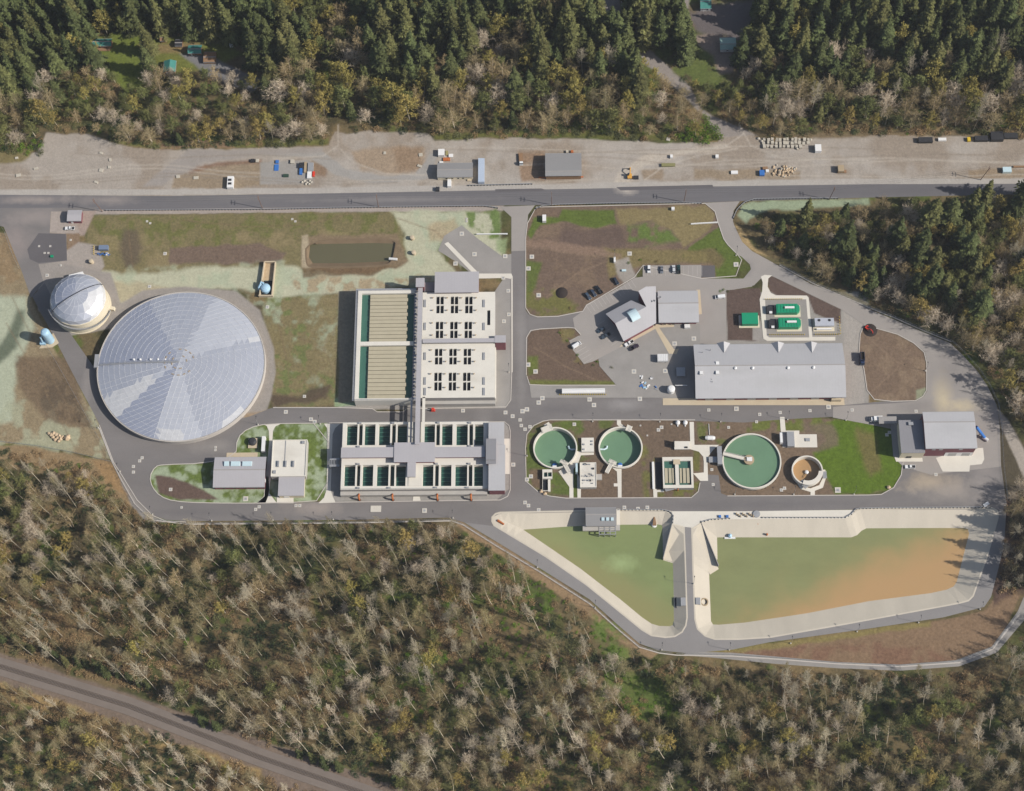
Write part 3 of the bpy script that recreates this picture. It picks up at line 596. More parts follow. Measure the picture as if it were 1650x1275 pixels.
# white and buff footpaths
def path(px, m=M_conc, z=0.16, name='footpath'): return sheet(name, px, z, m)
path([(716, 393), (722, 390), (772, 441), (824, 441), (826, 446), (826, 600), (824, 600), (824, 450), (815, 448), (770, 449)])
path([(425, 683.5), (452, 683.5), (444, 687), (440, 694), (439, 708), (437, 768), (432, 800), (428, 810), (414, 811), (426, 800), (428, 770), (434, 710), (433, 694), (430, 687)])
path([(428, 768), (433, 768), (434, 795), (446, 810.5), (414, 811), (425, 800)])
path([(522, 683), (548, 683), (540, 690), (536, 700), (533, 790), (536, 800), (541, 810), (513, 811), (522, 802), (526, 790), (528, 700), (527, 690)])
path([(446, 800), (473, 800), (473, 811), (446, 811)])
path([(876, 685), (884, 680), (890, 688), (882, 694)])
path([(994, 676), (1000, 676), (1001, 683), (1010, 690), (1004, 694), (994, 684)])
path([(930, 727), (957, 727), (957, 733), (936, 734), (932, 746), (924, 756), (924, 785), (924, 803), (917.5, 803), (917.5, 785), (900, 760), (915, 748)])
path([(930, 762), (936, 774), (936, 803), (930.5, 803), (930, 776)])
path([(986, 746), (996, 750), (1001.5, 756), (1001.5, 802.5), (995.5, 802.5), (995.5, 784), (989, 784), (989, 779), (995, 779), (994, 760), (984, 752)])
path([(1111, 680), (1118, 680), (1119, 717), (1159, 717), (1150, 724), (1141, 736), (1140, 744), (1141, 775), (1128, 775), (1116, 762), (1116, 763), (1134, 761.5), (1134, 744), (1133, 736), (1126, 728), (1112, 724), (1087, 724), (1087, 711), (1112, 711)])
path([(1051, 744), (1054, 744), (1058, 790), (1070, 789), (1070, 793), (1059, 793), (1059, 802), (1053, 802)])
path([(1256.5, 672), (1264, 672), (1266, 694), (1288, 694), (1288, 700), (1316, 700), (1317, 721), (1261, 721), (1260, 700), (1258, 695)])
path([(1284, 778), (1290, 788), (1306, 793), (1306, 799), (1313, 799), (1313, 791), (1326, 786), (1331, 770), (1330, 757), (1325, 757), (1326, 770), (1320, 782), (1306, 787), (1294, 784), (1288, 776)])
path([(1226, 446), (1232, 443), (1244, 444), (1238, 449), (1237, 462), (1242, 472), (1250, 476), (1300, 476.5), (1303, 480), (1309, 543), (1346, 543), (1346, 549), (1236, 549.5), (1230, 546), (1229, 538), (1224, 482), (1228, 470), (1229, 455)])
path([(1004, 552), (1056, 523), (1086, 522), (1086, 527), (1062, 528), (1086, 563), (1094, 562), (1090, 571), (1078, 570), (1056, 530), (1006, 557), (998, 560)], M_walk, 0.17)
path([(1122, 467), (1128, 467), (1131, 506), (1126, 507)], M_walk, 0.17)
path([(1068, 642), (1360, 642), (1361, 653), (1068, 653)], M_walk, 0.17)
path([(1508, 738), (1560, 722), (1584, 722), (1586, 740), (1582, 748), (1563, 750), (1562, 760), (1519, 760)], M_conc, 0.17)
path([(1441, 736), (1486, 736), (1487, 744), (1444, 744)], M_conc, 0.17)
path([(806, 707), (822, 707), (822, 764), (806, 764)], M_conc, 0.16)
path([(666, 799), (676, 799), (678, 808), (665, 808)])
path([(1083, 824), (1200, 824), (1378, 821.6), (1376, 826), (1370, 832), (1362, 836), (1200, 836.5), (1150, 837.5), (1128, 842.5), (1116, 850.5), (1101, 849), (1083, 845)], M_conc, 0.16, 'lagoon_deck')
sheet('gravel_pad', [(1233, 483), (1299, 482.5), (1304, 544), (1240, 544), (1235.5, 541)], 0.19, M_grav)
# kerbs
kb = MB()
for px, cl in ((ADM, True), ([(848, 605), (848, 545), (855, 533), (870, 530.5), (915, 528), (926, 529), (936, 540)], False), ([(849, 606), (853, 620), (880, 621), (992, 621)], False),
               (R1, True), (smooth_px(W1, 1), True), ([(530, 682), (813, 680), (820, 686), (822, 694), (822, 790), (818, 800), (806, 806), (540, 809.5)], False),
               ([(848, 776), (846.5, 724), (849, 700), (860, 686), (875, 679), (886, 677), (1120, 677)], False), ([(848, 776), (866, 792), (885, 799.5), (912, 803), (1114, 802), (1125, 792.5), (1128, 778)], False),
               ([(1172, 799.5), (1400, 798), (1420, 797), (1440, 786), (1452, 766), (1455, 745)], False), ([(824, 448), (824.5, 600), (823, 645), (815, 656), (676, 659)], False),
               ([(655, 660), (648, 664), (608, 664), (600, 659), (545, 657), (440, 657)], False), ([(160, 685), (183, 745), (200, 772), (221, 806), (246, 831), (268, 840), (300, 841.5)], False)):
    ribbon(kb, px, 0.45, 0.0, 0.24, cl)
for px in ([(160, 690), (181, 745), (196, 775), (217, 812), (245, 838), (300, 845), (440, 844), (560, 843), (728, 839.5), (746, 846), (800, 880), (870, 922), (950, 973), (1000, 1018), (1030, 1043), (1062, 1052.5), (1090, 1056)], [(1256, 427.5), (1310, 457), (1405, 498), (1440, 512), (1490, 534), (1533, 551)], [(1090, 1056), (1180, 1057.5), (1260, 1063), (1350, 1070), (1450, 1074.5), (1545, 1068), (1600, 1046), (1643, 990)]): ribbon(kb, px, 0.6, 0.0, 0.2)
struct(kb, 'kerb', M_kerb)
# ------------------------------------------------------------------ lagoons, ponds
def offset(px, d):
    a = sum(px[i-1][0]*px[i][1]-px[i][0]*px[i-1][1] for i in range(len(px))); s = 1 if a > 0 else -1; out = []; n = len(px)
    for i in range(n):
        (x0, y0), (x, y), (x1, y1) = px[i-1], px[i], px[(i+1) % n]
        n1 = Vector((y-y0, x0-x)).normalized()*s; n2 = Vector((y1-y, x-x1)).normalized()*s; b = (n1+n2)
        b = b/max(.35, b.length_squared/2) if b.length > .1 else n1
        out.append((x+b.x*d, y+b.y*d))
    return out
def ring_fill(mb, outer, inner, step=4.0, extra=()):
    def dens(P):
        out = []
        for i in range(len(P)):
            a, b = P[i], P[(i+1) % len(P)]; k = max(1, int((b-a).length/step)); out += [a.lerp(b, j/k) for j in range(k)]
        return out
    O, I = dens(outer), dens(inner); no, ni = len(O), len(I); pts = O+I+list(extra)
    ed = [(i, (i+1) % no) for i in range(no)]+[(no+i, no+(i+1) % ni) for i in range(ni)]
    vs, _, fs, ov, _, _ = delaunay_2d_cdt([p.to_2d() for p in pts], ed, [], 0, 1e-5)
    zz = [pts[o[0]].z if o else 0 for o in ov]; k = len(mb.v); mb.v += [(v.x, v.y, z) for v, z in zip(vs, zz)]
    po = [(p.x, p.y) for p in O]; pi = [(p.x, p.y) for p in I]
    def ins(poly, x, y):
        c = False
        for i in range(len(poly)):
            ax, ay = poly[i]; bx, by = poly[i-1]
            if (ay > y) != (by > y) and x < (bx-ax)*(y-ay)/(by-ay)+ax: c = not c
        return c
    for f in fs:
        cx = sum(vs[i].x for i in f)/len(f); cy = sum(vs[i].y for i in f)/len(f)
        if ins(po, cx, cy) and not ins(pi, cx, cy): mb.f.append(tuple(k+i for i in f)); mb.m.append(0)
def basin(name, outer, inner, zw, m, label=None, zr=0.02, rim=2.3, extra=()):
    mb = MB(); ring_fill(mb, [W(x, y, zr) for x, y in outer], [W(x, y, zw) for x, y in inner], extra=extra)
    tri_fill(mb, [[W(x, y, zr) for x, y in offset(outer, rim)], [W(x, y, zr) for x, y in outer]])
    return struct(mb, name, m, label)
WAT_A = [(844, 854), (872, 852), (900, 850), (940, 847.5), (1005, 846), (1060, 845.5), (1066, 846.5), (1067, 850), (1068, 903), (1084, 908), (1085, 950), (1085.5, 1000), (1084, 1007), (1079, 1009), (1062, 1008.5), (1050, 1005), (1035, 995), (1000, 966), (935, 916), (878, 877)]
WAT_B = [(1156, 866.5), (1250, 866.5), (1372, 866.5), (1381, 863), (1388, 856), (1396, 852), (1480, 851.5), (1553, 851.5), (1559, 853), (1561, 860), (1541, 938), (1536, 945), (1525, 950), (1500, 955.5), (1400, 968.5), (1300, 988), (1200, 1003), (1158, 1006.5), (1149, 1006), (1146, 1001), (1143, 925), (1150, 916), (1157, 912)]
ZL = -3.2
basin('lagoon_slope', LAG_A, WAT_A, ZL, M_slope, zr=.125, extra=[W(844, 854, ZL).lerp(W(801, 834, .1), f) for f in (.15, .3, .45, .6, .75, .88)]+[W(1083, 1008, ZL).lerp(W(1096, 1019, .1), f) for f in (.35, .7)]); basin('lagoon_slope', LAG_B, WAT_B, ZL, M_slope, zr=.125)
def grow(px, s):
    cx = sum(p[0] for p in px)/len(px); cy = sum(p[1] for p in px)/len(px)
    return [(cx+(x-cx)*(1+s), cy+(y-cy)*(1+s)) for x, y in px]
def lagoon_mat(name, base, spots):
    """silt tints the water: patches that stay where the silt lies"""
    m = mat(name, base, 0.2, 0.09, 0.06, 0.25, stretch=(1, 2.2, 1)); n = m.node_tree.nodes; l = m.node_tree.links; b = n['Principled BSDF']
    src = b.inputs['Base Color'].links[0].from_socket
    g = n.new('ShaderNodeNewGeometry'); nz = n.new('ShaderNodeTexNoise'); nz.inputs['Scale'].default_value = 0.06; nz.inputs['Detail'].default_value = 5
    l.new(g.outputs['Position'], nz.inputs[0])
    for a, c, w, rgb, op in spots:      # line a->c in photo px; tint ramps up across it over w metres
        A = W(*a, ZL); B = W(*c, ZL); d = (B-A).normalized(); nrm = Vector((-d.y, d.x, 0))
        dt = n.new('ShaderNodeVectorMath'); dt.operation = 'DOT_PRODUCT'; dt.inputs[1].default_value = nrm; l.new(g.outputs['Position'], dt.inputs[0])
        ad = n.new('ShaderNodeMath'); ad.operation = 'MULTIPLY_ADD'; ad.inputs[1].default_value = w*0.8; l.new(nz.outputs[0], ad.inputs[0]); l.new(dt.outputs['Value'], ad.inputs[2])
        mr = n.new('ShaderNodeMapRange'); o = A.dot(nrm)+w*0.4; mr.inputs[1].default_value = o-w/2; mr.inputs[2].default_value = o+w/2; mr.inputs[4].default_value = op
        mr.interpolation_type = 'SMOOTHSTEP'; l.new(ad.outputs[0], mr.inputs[0])
        mx = n.new('ShaderNodeMix'); mx.data_type = 'RGBA'; l.new(mr.outputs[0], mx.inputs[0]); l.new(src, mx.inputs[6]); mx.inputs[7].default_value = (*S(rgb), 1)
        src = mx.outputs[2]
    l.new(src, b.inputs['Base Color']); return m
M_la = lagoon_mat('lagoon_water', (136, 147, 98), [((1000, 930), (900, 860), 16, (152, 152, 104), .75), ((1085, 985), (960, 915), 26, (150, 144, 98), .8)])
dust(M_la, [(1000, 905, 9, 6, (166, 182, 128), .8), (900, 865, 14, 5, (148, 156, 104), .5)], .2)
M_lb = lagoon_mat('silty_water', (140, 144, 99), [((1200, 990), (1570, 830), -40, (164, 150, 103), .85), ((1225, 1003), (1572, 838), -24, (190, 154, 110), .95)])
def water(name, px, z, m, g=0.012):
    mb = MB(); tri_fill(mb, [[W(x, y, z) for x, y in grow(px, g)]]); return struct(mb, name, m)
water('water', WAT_A, ZL+0.05, M_la); water('water', WAT_B, ZL+0.05, M_lb)
PW = [(500, 394), (600, 392), (634, 393), (632, 410), (627, 421), (560, 424), (504, 424), (498, 415)]
basin('pond_bank', POND, PW, -1.2, mat('pond_bank', (128, 110, 88), 0.95, 0.15, 0.15, 0.1)); water('water', PW, -1.15, M_pondw)
# ramps into the lagoons
def slab3(name, pts, m, th=0.25):
    mb = MB(); top = [W(x, y, z) for x, y, z in pts]
    a = sum(top[i-1].x*top[i].y-top[i].x*top[i-1].y for i in range(len(top)))
    if a < 0: top.reverse()
    bot = [p-Vector((0, 0, th)) for p in top]; n = len(top); k = len(mb.v)
    mb.v += [tuple(p) for p in top]+[tuple(p) for p in bot]
    mb.f += [tuple(range(n)), tuple(range(2*n-1, n-1, -1))]+[(n+i, n+(i+1) % n, (i+1) % n, i) for i in range(n)]; mb.m += [0]*(n+2)
    return struct(mb, name, m)
M_ramp = mat('ramp_concrete', (222, 210, 188), 0.85, 0.06, 0.15)
slab3('lagoon_ramp', [(1083, 844, 0.2), (1101, 848, 0.2), (1085, 905.5, ZL+.2), (1068, 901, ZL+.2)], M_ramp)
slab3('lagoon_ramp', [(1117, 851, 0.2), (1129, 843, 0.2), (1158, 917, ZL+.3), (1144, 926, ZL+.2), (1138, 914, ZL+.8)], M_ramp)
rw = MB()
for px in ([(1083, 845), (1068, 903)], [(1128, 842.5), (1157, 914)]): ribbon(rw, px, 0.35, -3.6, 0.22)
struct(rw, 'retaining_wall', M_gwall)

# ------------------------------------------------------------------ buildings
def gable(t, px, ze, zr, rpy, roofm, wallm, axis='x', ov=0.5, th=0.22, ridge2=None):
    """px: roof outline at eave height; ridge along axis at photo row/column rpy"""
    X0, Y0, X1, Y1 = rect(*px, ze)
    ib = 0.5
    w = MB()
    if axis == 'x':
        yr = W((px[0]+px[2])/2, rpy, zr).y
        for ya, yb in ((Y0, yr), (Y1, yr)):
            r = [(X0, ya, ze), (X1, ya, ze), (X1, yb, zr), (X0, yb, zr)]
            if ya > yb: r.reverse()
            rr = RF.setdefault(id(t), MB()); k = len(rr.v)
            rr.v += r+[(p[0], p[1], p[2]-th) for p in r]
            rr.f += [(k, k+1, k+2, k+3), (k+7, k+6, k+5, k+4)]+[(k+4+i, k+4+(i+1) % 4, k+(i+1) % 4, k+i) for i in range(4)]; rr.m += [0]*6
        a, b, c, d = X0+ov, Y0+ov, X1-ov, Y1-ov
        s0 = ze+(zr-ze)*ov/max(.1, yr-Y0)-th-.02; s1 = ze+(zr-ze)*ov/max(.1, Y1-yr)-th-.02
        pr = [(b, 0), (d, 0), (d, s1), (yr, zr-th-.02), (b, s0)]
        k = len(w.v); w.v += [(a, y, z) for y, z in pr]+[(c, y, z) for y, z in pr]
        w.f += [tuple(range(k+4, k-1, -1)), tuple(range(k+5, k+10))]+[(k+i, k+(i+1) % 5, k+5+(i+1) % 5, k+5+i) for i in range(5)]; w.m += [0]*7
    else:
        xr = W(rpy, (px[1]+px[3])/2, zr).x
        for xa in (X0, X1):
            r = [(xa, Y0, ze), (xr, Y0, zr), (xr, Y1, zr), (xa, Y1, ze)]
            if xa > xr: r.reverse()
            rr = RF.setdefault(id(t), MB()); k = len(rr.v)
            rr.v += r+[(p[0], p[1], p[2]-th) for p in r]
            rr.f += [(k, k+1, k+2, k+3), (k+7, k+6, k+5, k+4)]+[(k+4+i, k+4+(i+1) % 4, k+(i+1) % 4, k+i) for i in range(4)]; rr.m += [0]*6
        a, b, c, d = X0+ov, Y0+ov, X1-ov, Y1-ov
        s0 = ze-th-.02
        pr = [(a, 0), (c, 0), (c, s0), (xr, zr-th-.2), (a, s0)]
        k = len(w.v); w.v += [(x, b, z) for x, z in pr]+[(x, d, z) for x, z in pr]
        w.f += [tuple(range(k, k+5)), tuple(range(k+9, k+4, -1))]+[(k+5+i, k+5+(i+1) % 5, k+(i+1) % 5, k+i) for i in range(5)]; w.m += [0]*7
    part(w, 'wall', wallm, t)
    ro = part(RF.pop(id(t)), 'roof', roofm, t)
    for e in (((X0, Y0-.24, X1, Y0-.02), (X0, Y1+.02, X1, Y1+.24)) if axis == 'x' else ((X0-.24, Y0, X0-.02, Y1), (X1+.02, Y0, X1+.24, Y1))):
        g_ = MB(); g_.box(e[0], e[1], ze-.32, e[2], e[3], ze-.1); part(g_, 'gutter', M_galv, ro)
    if zr-ze > .7 and axis == 'x':
        g_ = MB(); g_.box(X0, yr-.28, zr-.03, X1, yr+.28, zr+.06); part(g_, 'ridge_cap', M_gwall, ro)
    return ro, (X0, Y0, X1, Y1)
RF = {}
def flat(t, px, z, roofm, wallm, parapet=0.0, ov=0.0, z0=0.0, rname='roof'):
    X0, Y0, X1, Y1 = rect(*px, z); w = MB(); w.box(X0+ov, Y0+ov, z0, X1-ov, Y1-ov, z-.25); part(w, 'wall', wallm, t)
    r = MB(); r.box(X0, Y0, z-.245, X1, Y1, z)
    if parapet:
        for a in ((X0, Y0, X1, Y0+.4), (X0, Y1-.4, X1, Y1), (X0, Y0+.4, X0+.4, Y1-.4), (X1-.4, Y0+.4, X1, Y1-.4)): r.box(a[0], a[1], z+.002, a[2], a[3], z+parapet)
    return part(r, rname, roofm, t), (X0, Y0, X1, Y1)
def item(parent, name, boxes, m, label=None, px=True):
    mb = MB()
    for b in boxes: (pbox if px else mb.box)(*((mb,)+tuple(b) if px else b))
    return part(mb, name, m, parent, label)
def windows_south(t, R, z0, z1, xs, w=1.4, m=None, name='window'):
    for x in xs:
        mb = MB(); mb.box(R[0]+x, R[1]-0.06, z0, R[0]+x+w, R[1]+0.1, z1); part(mb, name, m or M_glass, t)
def base(px, py, z=0): return W(px, py, z)

# --- large covered tank
o, R = tank_geo((292.0, 589.5), 135.0, 4.0)
SYT = 0.965
t = thing('covered_tank', 'huge round tank under a shallow panelled aluminium dome, the largest round roof on the site', 'tank', (o.x, o.y, 0))
w = MB(); w.lathe(o, [(R, 0), (R, 3.9), (R+.15, 3.9), (R+.15, 4.25), (R-.35, 4.25), (R-.5, 3.6)], 120, sy=SYT); part(w, 'wall', M_kerb, t)
NR = 15
def domez(q): return 4.2+5.2*(1-q*q)
rnd = random.Random(4)
vv = [[Vector((o.x, o.y, domez(0)))]]
for k in range(1, NR+1):
    q = k/NR; rr = (R-0.6)*q
    vv.append([Vector((o.x+rr*math.cos(2*math.pi*i/(6*k)+.26), o.y+SYT*rr*math.sin(2*math.pi*i/(6*k)+.26), domez(q)+(rnd.uniform(-.05, .05) if k < NR else 0))) for i in range(6*k)])
dm = MB()
def sector(c):  # painted sheen
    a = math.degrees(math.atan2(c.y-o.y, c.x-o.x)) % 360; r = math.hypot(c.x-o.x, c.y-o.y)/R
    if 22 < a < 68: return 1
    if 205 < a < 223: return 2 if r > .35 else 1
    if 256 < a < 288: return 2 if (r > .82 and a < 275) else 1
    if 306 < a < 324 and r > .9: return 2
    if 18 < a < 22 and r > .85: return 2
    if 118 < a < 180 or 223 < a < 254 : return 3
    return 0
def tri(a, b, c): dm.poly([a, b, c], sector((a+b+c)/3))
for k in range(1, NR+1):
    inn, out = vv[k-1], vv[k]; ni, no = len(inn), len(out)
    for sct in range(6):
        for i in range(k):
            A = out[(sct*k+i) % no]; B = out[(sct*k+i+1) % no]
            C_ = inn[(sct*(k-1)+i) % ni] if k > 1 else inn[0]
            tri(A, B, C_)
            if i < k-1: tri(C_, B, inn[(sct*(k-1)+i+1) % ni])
roof = part(dm, 'dome_roof', [M_alu, M_alub, M_alu_glint, M_alu_shade], t)
bt = MB()
up = Vector((0, 0, .06))
for k in range(1, NR+1):
    n = len(vv[k])
    for i in range(n): bt.tube([vv[k][i]+up, vv[k][(i+1) % n]+up], .05, n=4, cap=False)
    for sct in range(6):
        for i in range(k):
            C_ = vv[k-1][(sct*(k-1)+i) % len(vv[k-1])] if k > 1 else vv[0][0]
            bt.tube([vv[k][sct*k+i]+up, C_+up], .05, n=3, cap=False)
part(bt, 'battens', M_batten, roof)
# walkway over the dome, its vents and the tan anchor plates
wk = MB(); A = W(160, 588, 5.2); pts = []
for i in range(13):
    f = i/12; p = A.lerp(Vector((o.x, o.y, 0)), f); q = math.hypot(p.x-o.x, (p.y-o.y)/SYT)/R; pts.append(Vector((p.x, p.y, domez(q)+.35)))
for a, b in zip(pts, pts[1:]):
    d = (b-a).normalized(); s = Vector((-d.y, d.x, 0))*.45
    wk.poly([a-s, b-s, b+s, a+s])
    wk.tube([a+s+Vector((0, 0, 1)), b+s+Vector((0, 0, 1))], .06, n=4); wk.tube([a-s+Vector((0, 0, 1)), b-s+Vector((0, 0, 1))], .06, n=4); wk.tube([a+s, a+s+Vector((0, 0, 1))], .05, n=4)
part(wk, 'walkway', M_galv, t)
for vx in (216, 226.5, 243, 255, 267):
    mb = MB(); p = W(vx, 580, 8.2); mb.lathe(p, [(.4, 7.4), (.4, 8.9), (.65, 8.9), (.55, 9.3), (0, 9.45)], 10); part(mb, 'vent', M_white, roof)
for ring, cnt, rr in ((0, 16, 23.5), (1, 8, 12)):
    for i in range(cnt):
        if (i*7+ring) % 5 == 0: continue
        a = 2*math.pi*(i+.3*ring)/cnt; mb = MB(); x = o.x+rr*.36*math.cos(a); y = o.y+rr*.36*.95*math.sin(a)
        mb.obox((x, y), (-math.sin(a), math.cos(a)), 1.5, .5, domez(rr*.36/R)+.02, domez(rr*.36/R)+.25); part(mb, 'anchor_plate', M_tan, roof)
mb = MB(); pbox(mb, 152, 571, 159, 592, 0, 4.6); part(mb, 'stair_platform', M_galv, t)

# --- small domed digester tank
b0 = W(133.5, 496, 0); Rb = (W(178.5, 496, 0)-W(88.5, 496, 0)).length/2
t = thing('domed_tank', 'tall cream round tank with a steep faceted aluminium dome beside the guard house road', 'tank', (b0.x, b0.y, 0))
HD = 11.5
w = MB(); w.lathe(b0, [(Rb+.4, 0), (Rb+.4, .5), (Rb, .5), (Rb, HD-.4), (Rb-.3, HD-.4), (Rb-.3, HD)], 64); part(w, 'wall', M_cream, t, smooth=False)
dm = MB(); Rr = Rb-.2; NS = 18; rings = []
for k in range(5):
    q = k/4; rings.append([Vector((b0.x+Rr*math.cos(q*1.45)*math.cos(2*math.pi*(i+.5*k)/NS), b0.y+Rr*math.cos(q*1.45)*math.sin(2*math.pi*(i+.5*k)/NS), HD+7.2*math.sin(q*1.45))) for i in range(NS)])
top = Vector((b0.x, b0.y, HD+7.25))
def fm(*p):  # painted light: near-white panels towards the sun, darker ones on the far side
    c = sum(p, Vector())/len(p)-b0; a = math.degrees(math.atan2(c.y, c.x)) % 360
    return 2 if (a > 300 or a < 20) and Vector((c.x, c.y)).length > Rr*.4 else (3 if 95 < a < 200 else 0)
for k in range(4):
    for i in range(NS):
        j = (i+1) % NS; a, b, c, d = rings[k][i], rings[k][j], rings[k+1][j], rings[k+1][i]
        dm.poly([a, b, d], fm(a, b, d)); dm.poly([b, c, d], fm(b, c, d))
for i in range(NS): dm.poly([rings[4][i], rings[4][(i+1) % NS], top], 0)
rf = part(dm, 'dome_roof', [M_alu, M_alub, M_alu_glint, M_alu_shade], t)
bt = MB()
for k in range(4):
    for i in range(NS): bt.tube([rings[k][i], rings[k][(i+1) % NS]], .055, n=4, cap=False); bt.tube([rings[k][i], rings[k+1][i]], .045, n=4, cap=False)
part(bt, 'battens', M_batten, rf)
wk = MB(); a0 = rad(225); pts = []
for i in range(15):
    q = -1.45+2.9*i/14; rr = Rr*math.sin(q); pts.append(Vector((b0.x-rr*math.cos(rad(30))*-1, b0.y+rr*math.sin(rad(33)), HD+7.2*math.cos(q)+.4)))
wk.tube(pts, .22, n=6); part(wk, 'walkway', M_dark, rf)
st = MB()
for i in range(26):
    a = rad(205)+rad(140)*i/25; z = HD*(1-.72*i/25); p = Vector((b0.x+(Rb+.7)*math.cos(a), b0.y+(Rb+.7)*math.sin(a), z))
    st.obox(p, (math.cos(a), math.sin(a)), 1.3, 2.2, z-.15, z)
    st.obox(p+Vector((math.cos(a), math.sin(a), 0))*.6, (-math.sin(a), math.cos(a)), 2.2, .12, z, z+1.0)
part(st, 'spiral_stair', M_galv, t)
mb = MB(); mb.obox(W(102, 512, 6), (1, 0), 4, 3, 0, HD+.3); part(mb, 'stair_tower', M_galv, t)
mb = MB(); mb.obox(W(181, 499, 0), (1, -.2), 3.5, 2, 0, 2.4); part(mb, 'inlet_box', M_cream, t)

# --- north filter complex
t = thing('filter_complex', 'long white concrete filter block with covered channels and dark twin openings in its deck', 'plant building', W(690, 560))
ZC = 8.8
x0, y0, x1, y1 = rect(574, 468, 668.5, 645, ZC)
w = MB()
for a in ((x0, y0, x0+2.2, y1), (x0+2.2, y1-2.0, x1, y1), (x0+2.2, y0, x1, y0+1.2)): w.box(a[0], a[1], 0, a[2], a[3], ZC)
X0, Y0, X1, Y1 = x0, y0, x1, y1
part(w, 'wall', M_deck, t)
ym = W(620, 553.5, ZC).y
mb = MB(); mb.box(x0+2.2, ym-1.2, ZC-1.5, x1, ym+1.2, ZC-.05); part(mb, 'cross_walkway', M_deck, t)
for (ya, yb) in ((ym+1.2, y1-2.0), (y0+1.2, ym-1.2)):
    mb = MB(); mb.box(x0+2.2, ya, 0, x1, yb, ZC-2.0); part(mb, 'channel_water', M_water, t)
    n = 13; cx0 = W(594, 550, ZC-.8).x; cx1 = W(655, 550, ZC-.8).x
    for i in range(n):
        c0 = ya+.1+(yb-ya-.2)*i/n; c1 = ya+.1+(yb-ya-.2)*(i+1)/n
        mb = MB(); mb.prism([(cx0+.2, c0), (cx1+(.3 if i % 2 else -.2), c0), (cx1+(.3 if i % 2 else -.2), c1-.28), (cx0+.2, c1-.28)], ZC-1.5, ZC-.8-(.12 if i % 3 == 0 else 0)); part(mb, 'channel_cover', M_cover, t)
rl = MB()
for a, b in (((x0+.3, y0), (x0+.3, y1)), ((x0, y1-.2), (x1, y1-.2)), ((x0, y0+.2), (x1, y0+.2))):
    for zz in (.55, 1.1): rl.tube([(a[0], a[1], ZC+zz), (b[0], b[1], ZC+zz)], .05, n=4)
    d = Vector(b)-Vector(a); k = int(d.length/2.5)
    for i in range(k+1): p = Vector(a)+d*i/k; rl.tube([(p.x, p.y, ZC), (p.x, p.y, ZC+1.1)], .04, n=4)
part(rl, 'handrail', M_galv, t)
# outer gangway on the west and north faces
mb = MB(); mb.box(x0-1.3, y0, ZC-.6, x0-.05, y1+1.4, ZC-.4); mb.box(x0-.05, y1+.05, ZC-.6, x1, y1+1.4, ZC-.4); part(mb, 'gangway', M_galv, t)
# conduit strip
mb = MB(); a = rect(665.5, 468, 672.5, 645, ZC); mb.box(a[0], a[1], 0, a[2], a[3], ZC-.3)
part(mb, 'pipe_trench', M_gwall, t)
rnd = random.Random(2); M_pw = mat('pipework_grey', (120, 126, 140), .6, .15, .6)
for i in range(34):
    pp = MB(); y = a[1]+(a[3]-a[1])*(i+.5)/34; pp.box(a[0]+.3, y-.5, ZC-.3, a[0]+.3+rnd.uniform(.8, 1.9), y+rnd.uniform(0, .6), ZC+rnd.uniform(.1, .7))
    part(pp, 'valve_box', M_pw, t)
# deck with openings built as a grid so that the voids are real
def deck_grid(t, px, z, holes_px, void_z, m, voidm, name='deck', z0=0, water=True):
    X0, Y0, X1, Y1 = rect(*px, z)
    hs = [rect(*h, z) for h in holes_px]
    xs = sorted({round(v, 3) for h in hs for v in (h[0], h[2])} | {X0, X1}); ys = sorted({round(v, 3) for h in hs for v in (h[1], h[3])} | {Y0, Y1})
    mb = MB(); vb = MB(); V = {}
    def vid(i, j, top):
        key = (i, j, top)
        if key not in V: V[key] = len(mb.v); mb.v.append((xs[i], ys[j], z if top else void_z))
        return V[key]
    def isin(i, j):
        cx = (xs[i]+xs[i+1])/2; cy = (ys[j]+ys[j+1])/2
        return any(h[0] < cx < h[2] and h[1] < cy < h[3] for h in hs)
    G = [[isin(i, j) for j in range(len(ys)-1)] for i in range(len(xs)-1)]
    for i in range(len(xs)-1):
        for j in range(len(ys)-1):
            if not G[i][j]:
                mb.f.append((vid(i, j, 1), vid(i+1, j, 1), vid(i+1, j+1, 1), vid(i, j+1, 1))); mb.m.append(0)
                for di, dj, e in ((-1, 0, ((i, j+1), (i, j))), (1, 0, ((i+1, j), (i+1, j+1))), (0, -1, ((i, j), (i+1, j))), (0, 1, ((i+1, j+1), (i, j+1)))):
                    a, b = i+di, j+dj
                    if 0 <= a < len(xs)-1 and 0 <= b < len(ys)-1 and G[a][b]:
                        mb.f.append((vid(*e[0], 0), vid(*e[1], 0), vid(*e[1], 1), vid(*e[0], 1))); mb.m.append(0)
    ob = part(mb, name, m, t)
    wl_ = MB(); e = .0
    for aa in ((X0, Y0, X1, Y0+.3), (X0, Y1-.3, X1, Y1), (X0, Y0+.3, X0+.3, Y1-.3), (X1-.3, Y0+.3, X1, Y1-.3)): wl_.box(aa[0], aa[1], z0, aa[2], aa[3], z-.01)
    part(wl_, 'wall', M_gwall, t)
    for h in hs:
        vb = MB(); vb.box(h[0]-.05, h[1]-.05, z0, h[2]+.05, h[3]+.05, void_z+.3); part(vb, 'water', voidm, t)
    return ob, (X0, Y0, X1, Y1)
HO = []
rows = [(478, 505, 703), (518.5, 545, 702), (562, 587.5, 700.6), (600.5, 629.5, 699.6)]
VALV = []
for r, (ya, yb, xa) in enumerate(rows):
    for c in range(3):
        x = xa+c*23.2; ym_ = (ya+yb)/2
        for (u0, u1) in ((0, 5.3), (6.6, 12)):
            for (v0, v1) in ((ya, ym_-.9), (ym_+.9, yb)): HO.append((x+u0, v0, x+u1, v1))
    for c in range(4):
        for yy in (ya+3, yb-4): VALV.append((xa-5.6+c*23.2, yy))
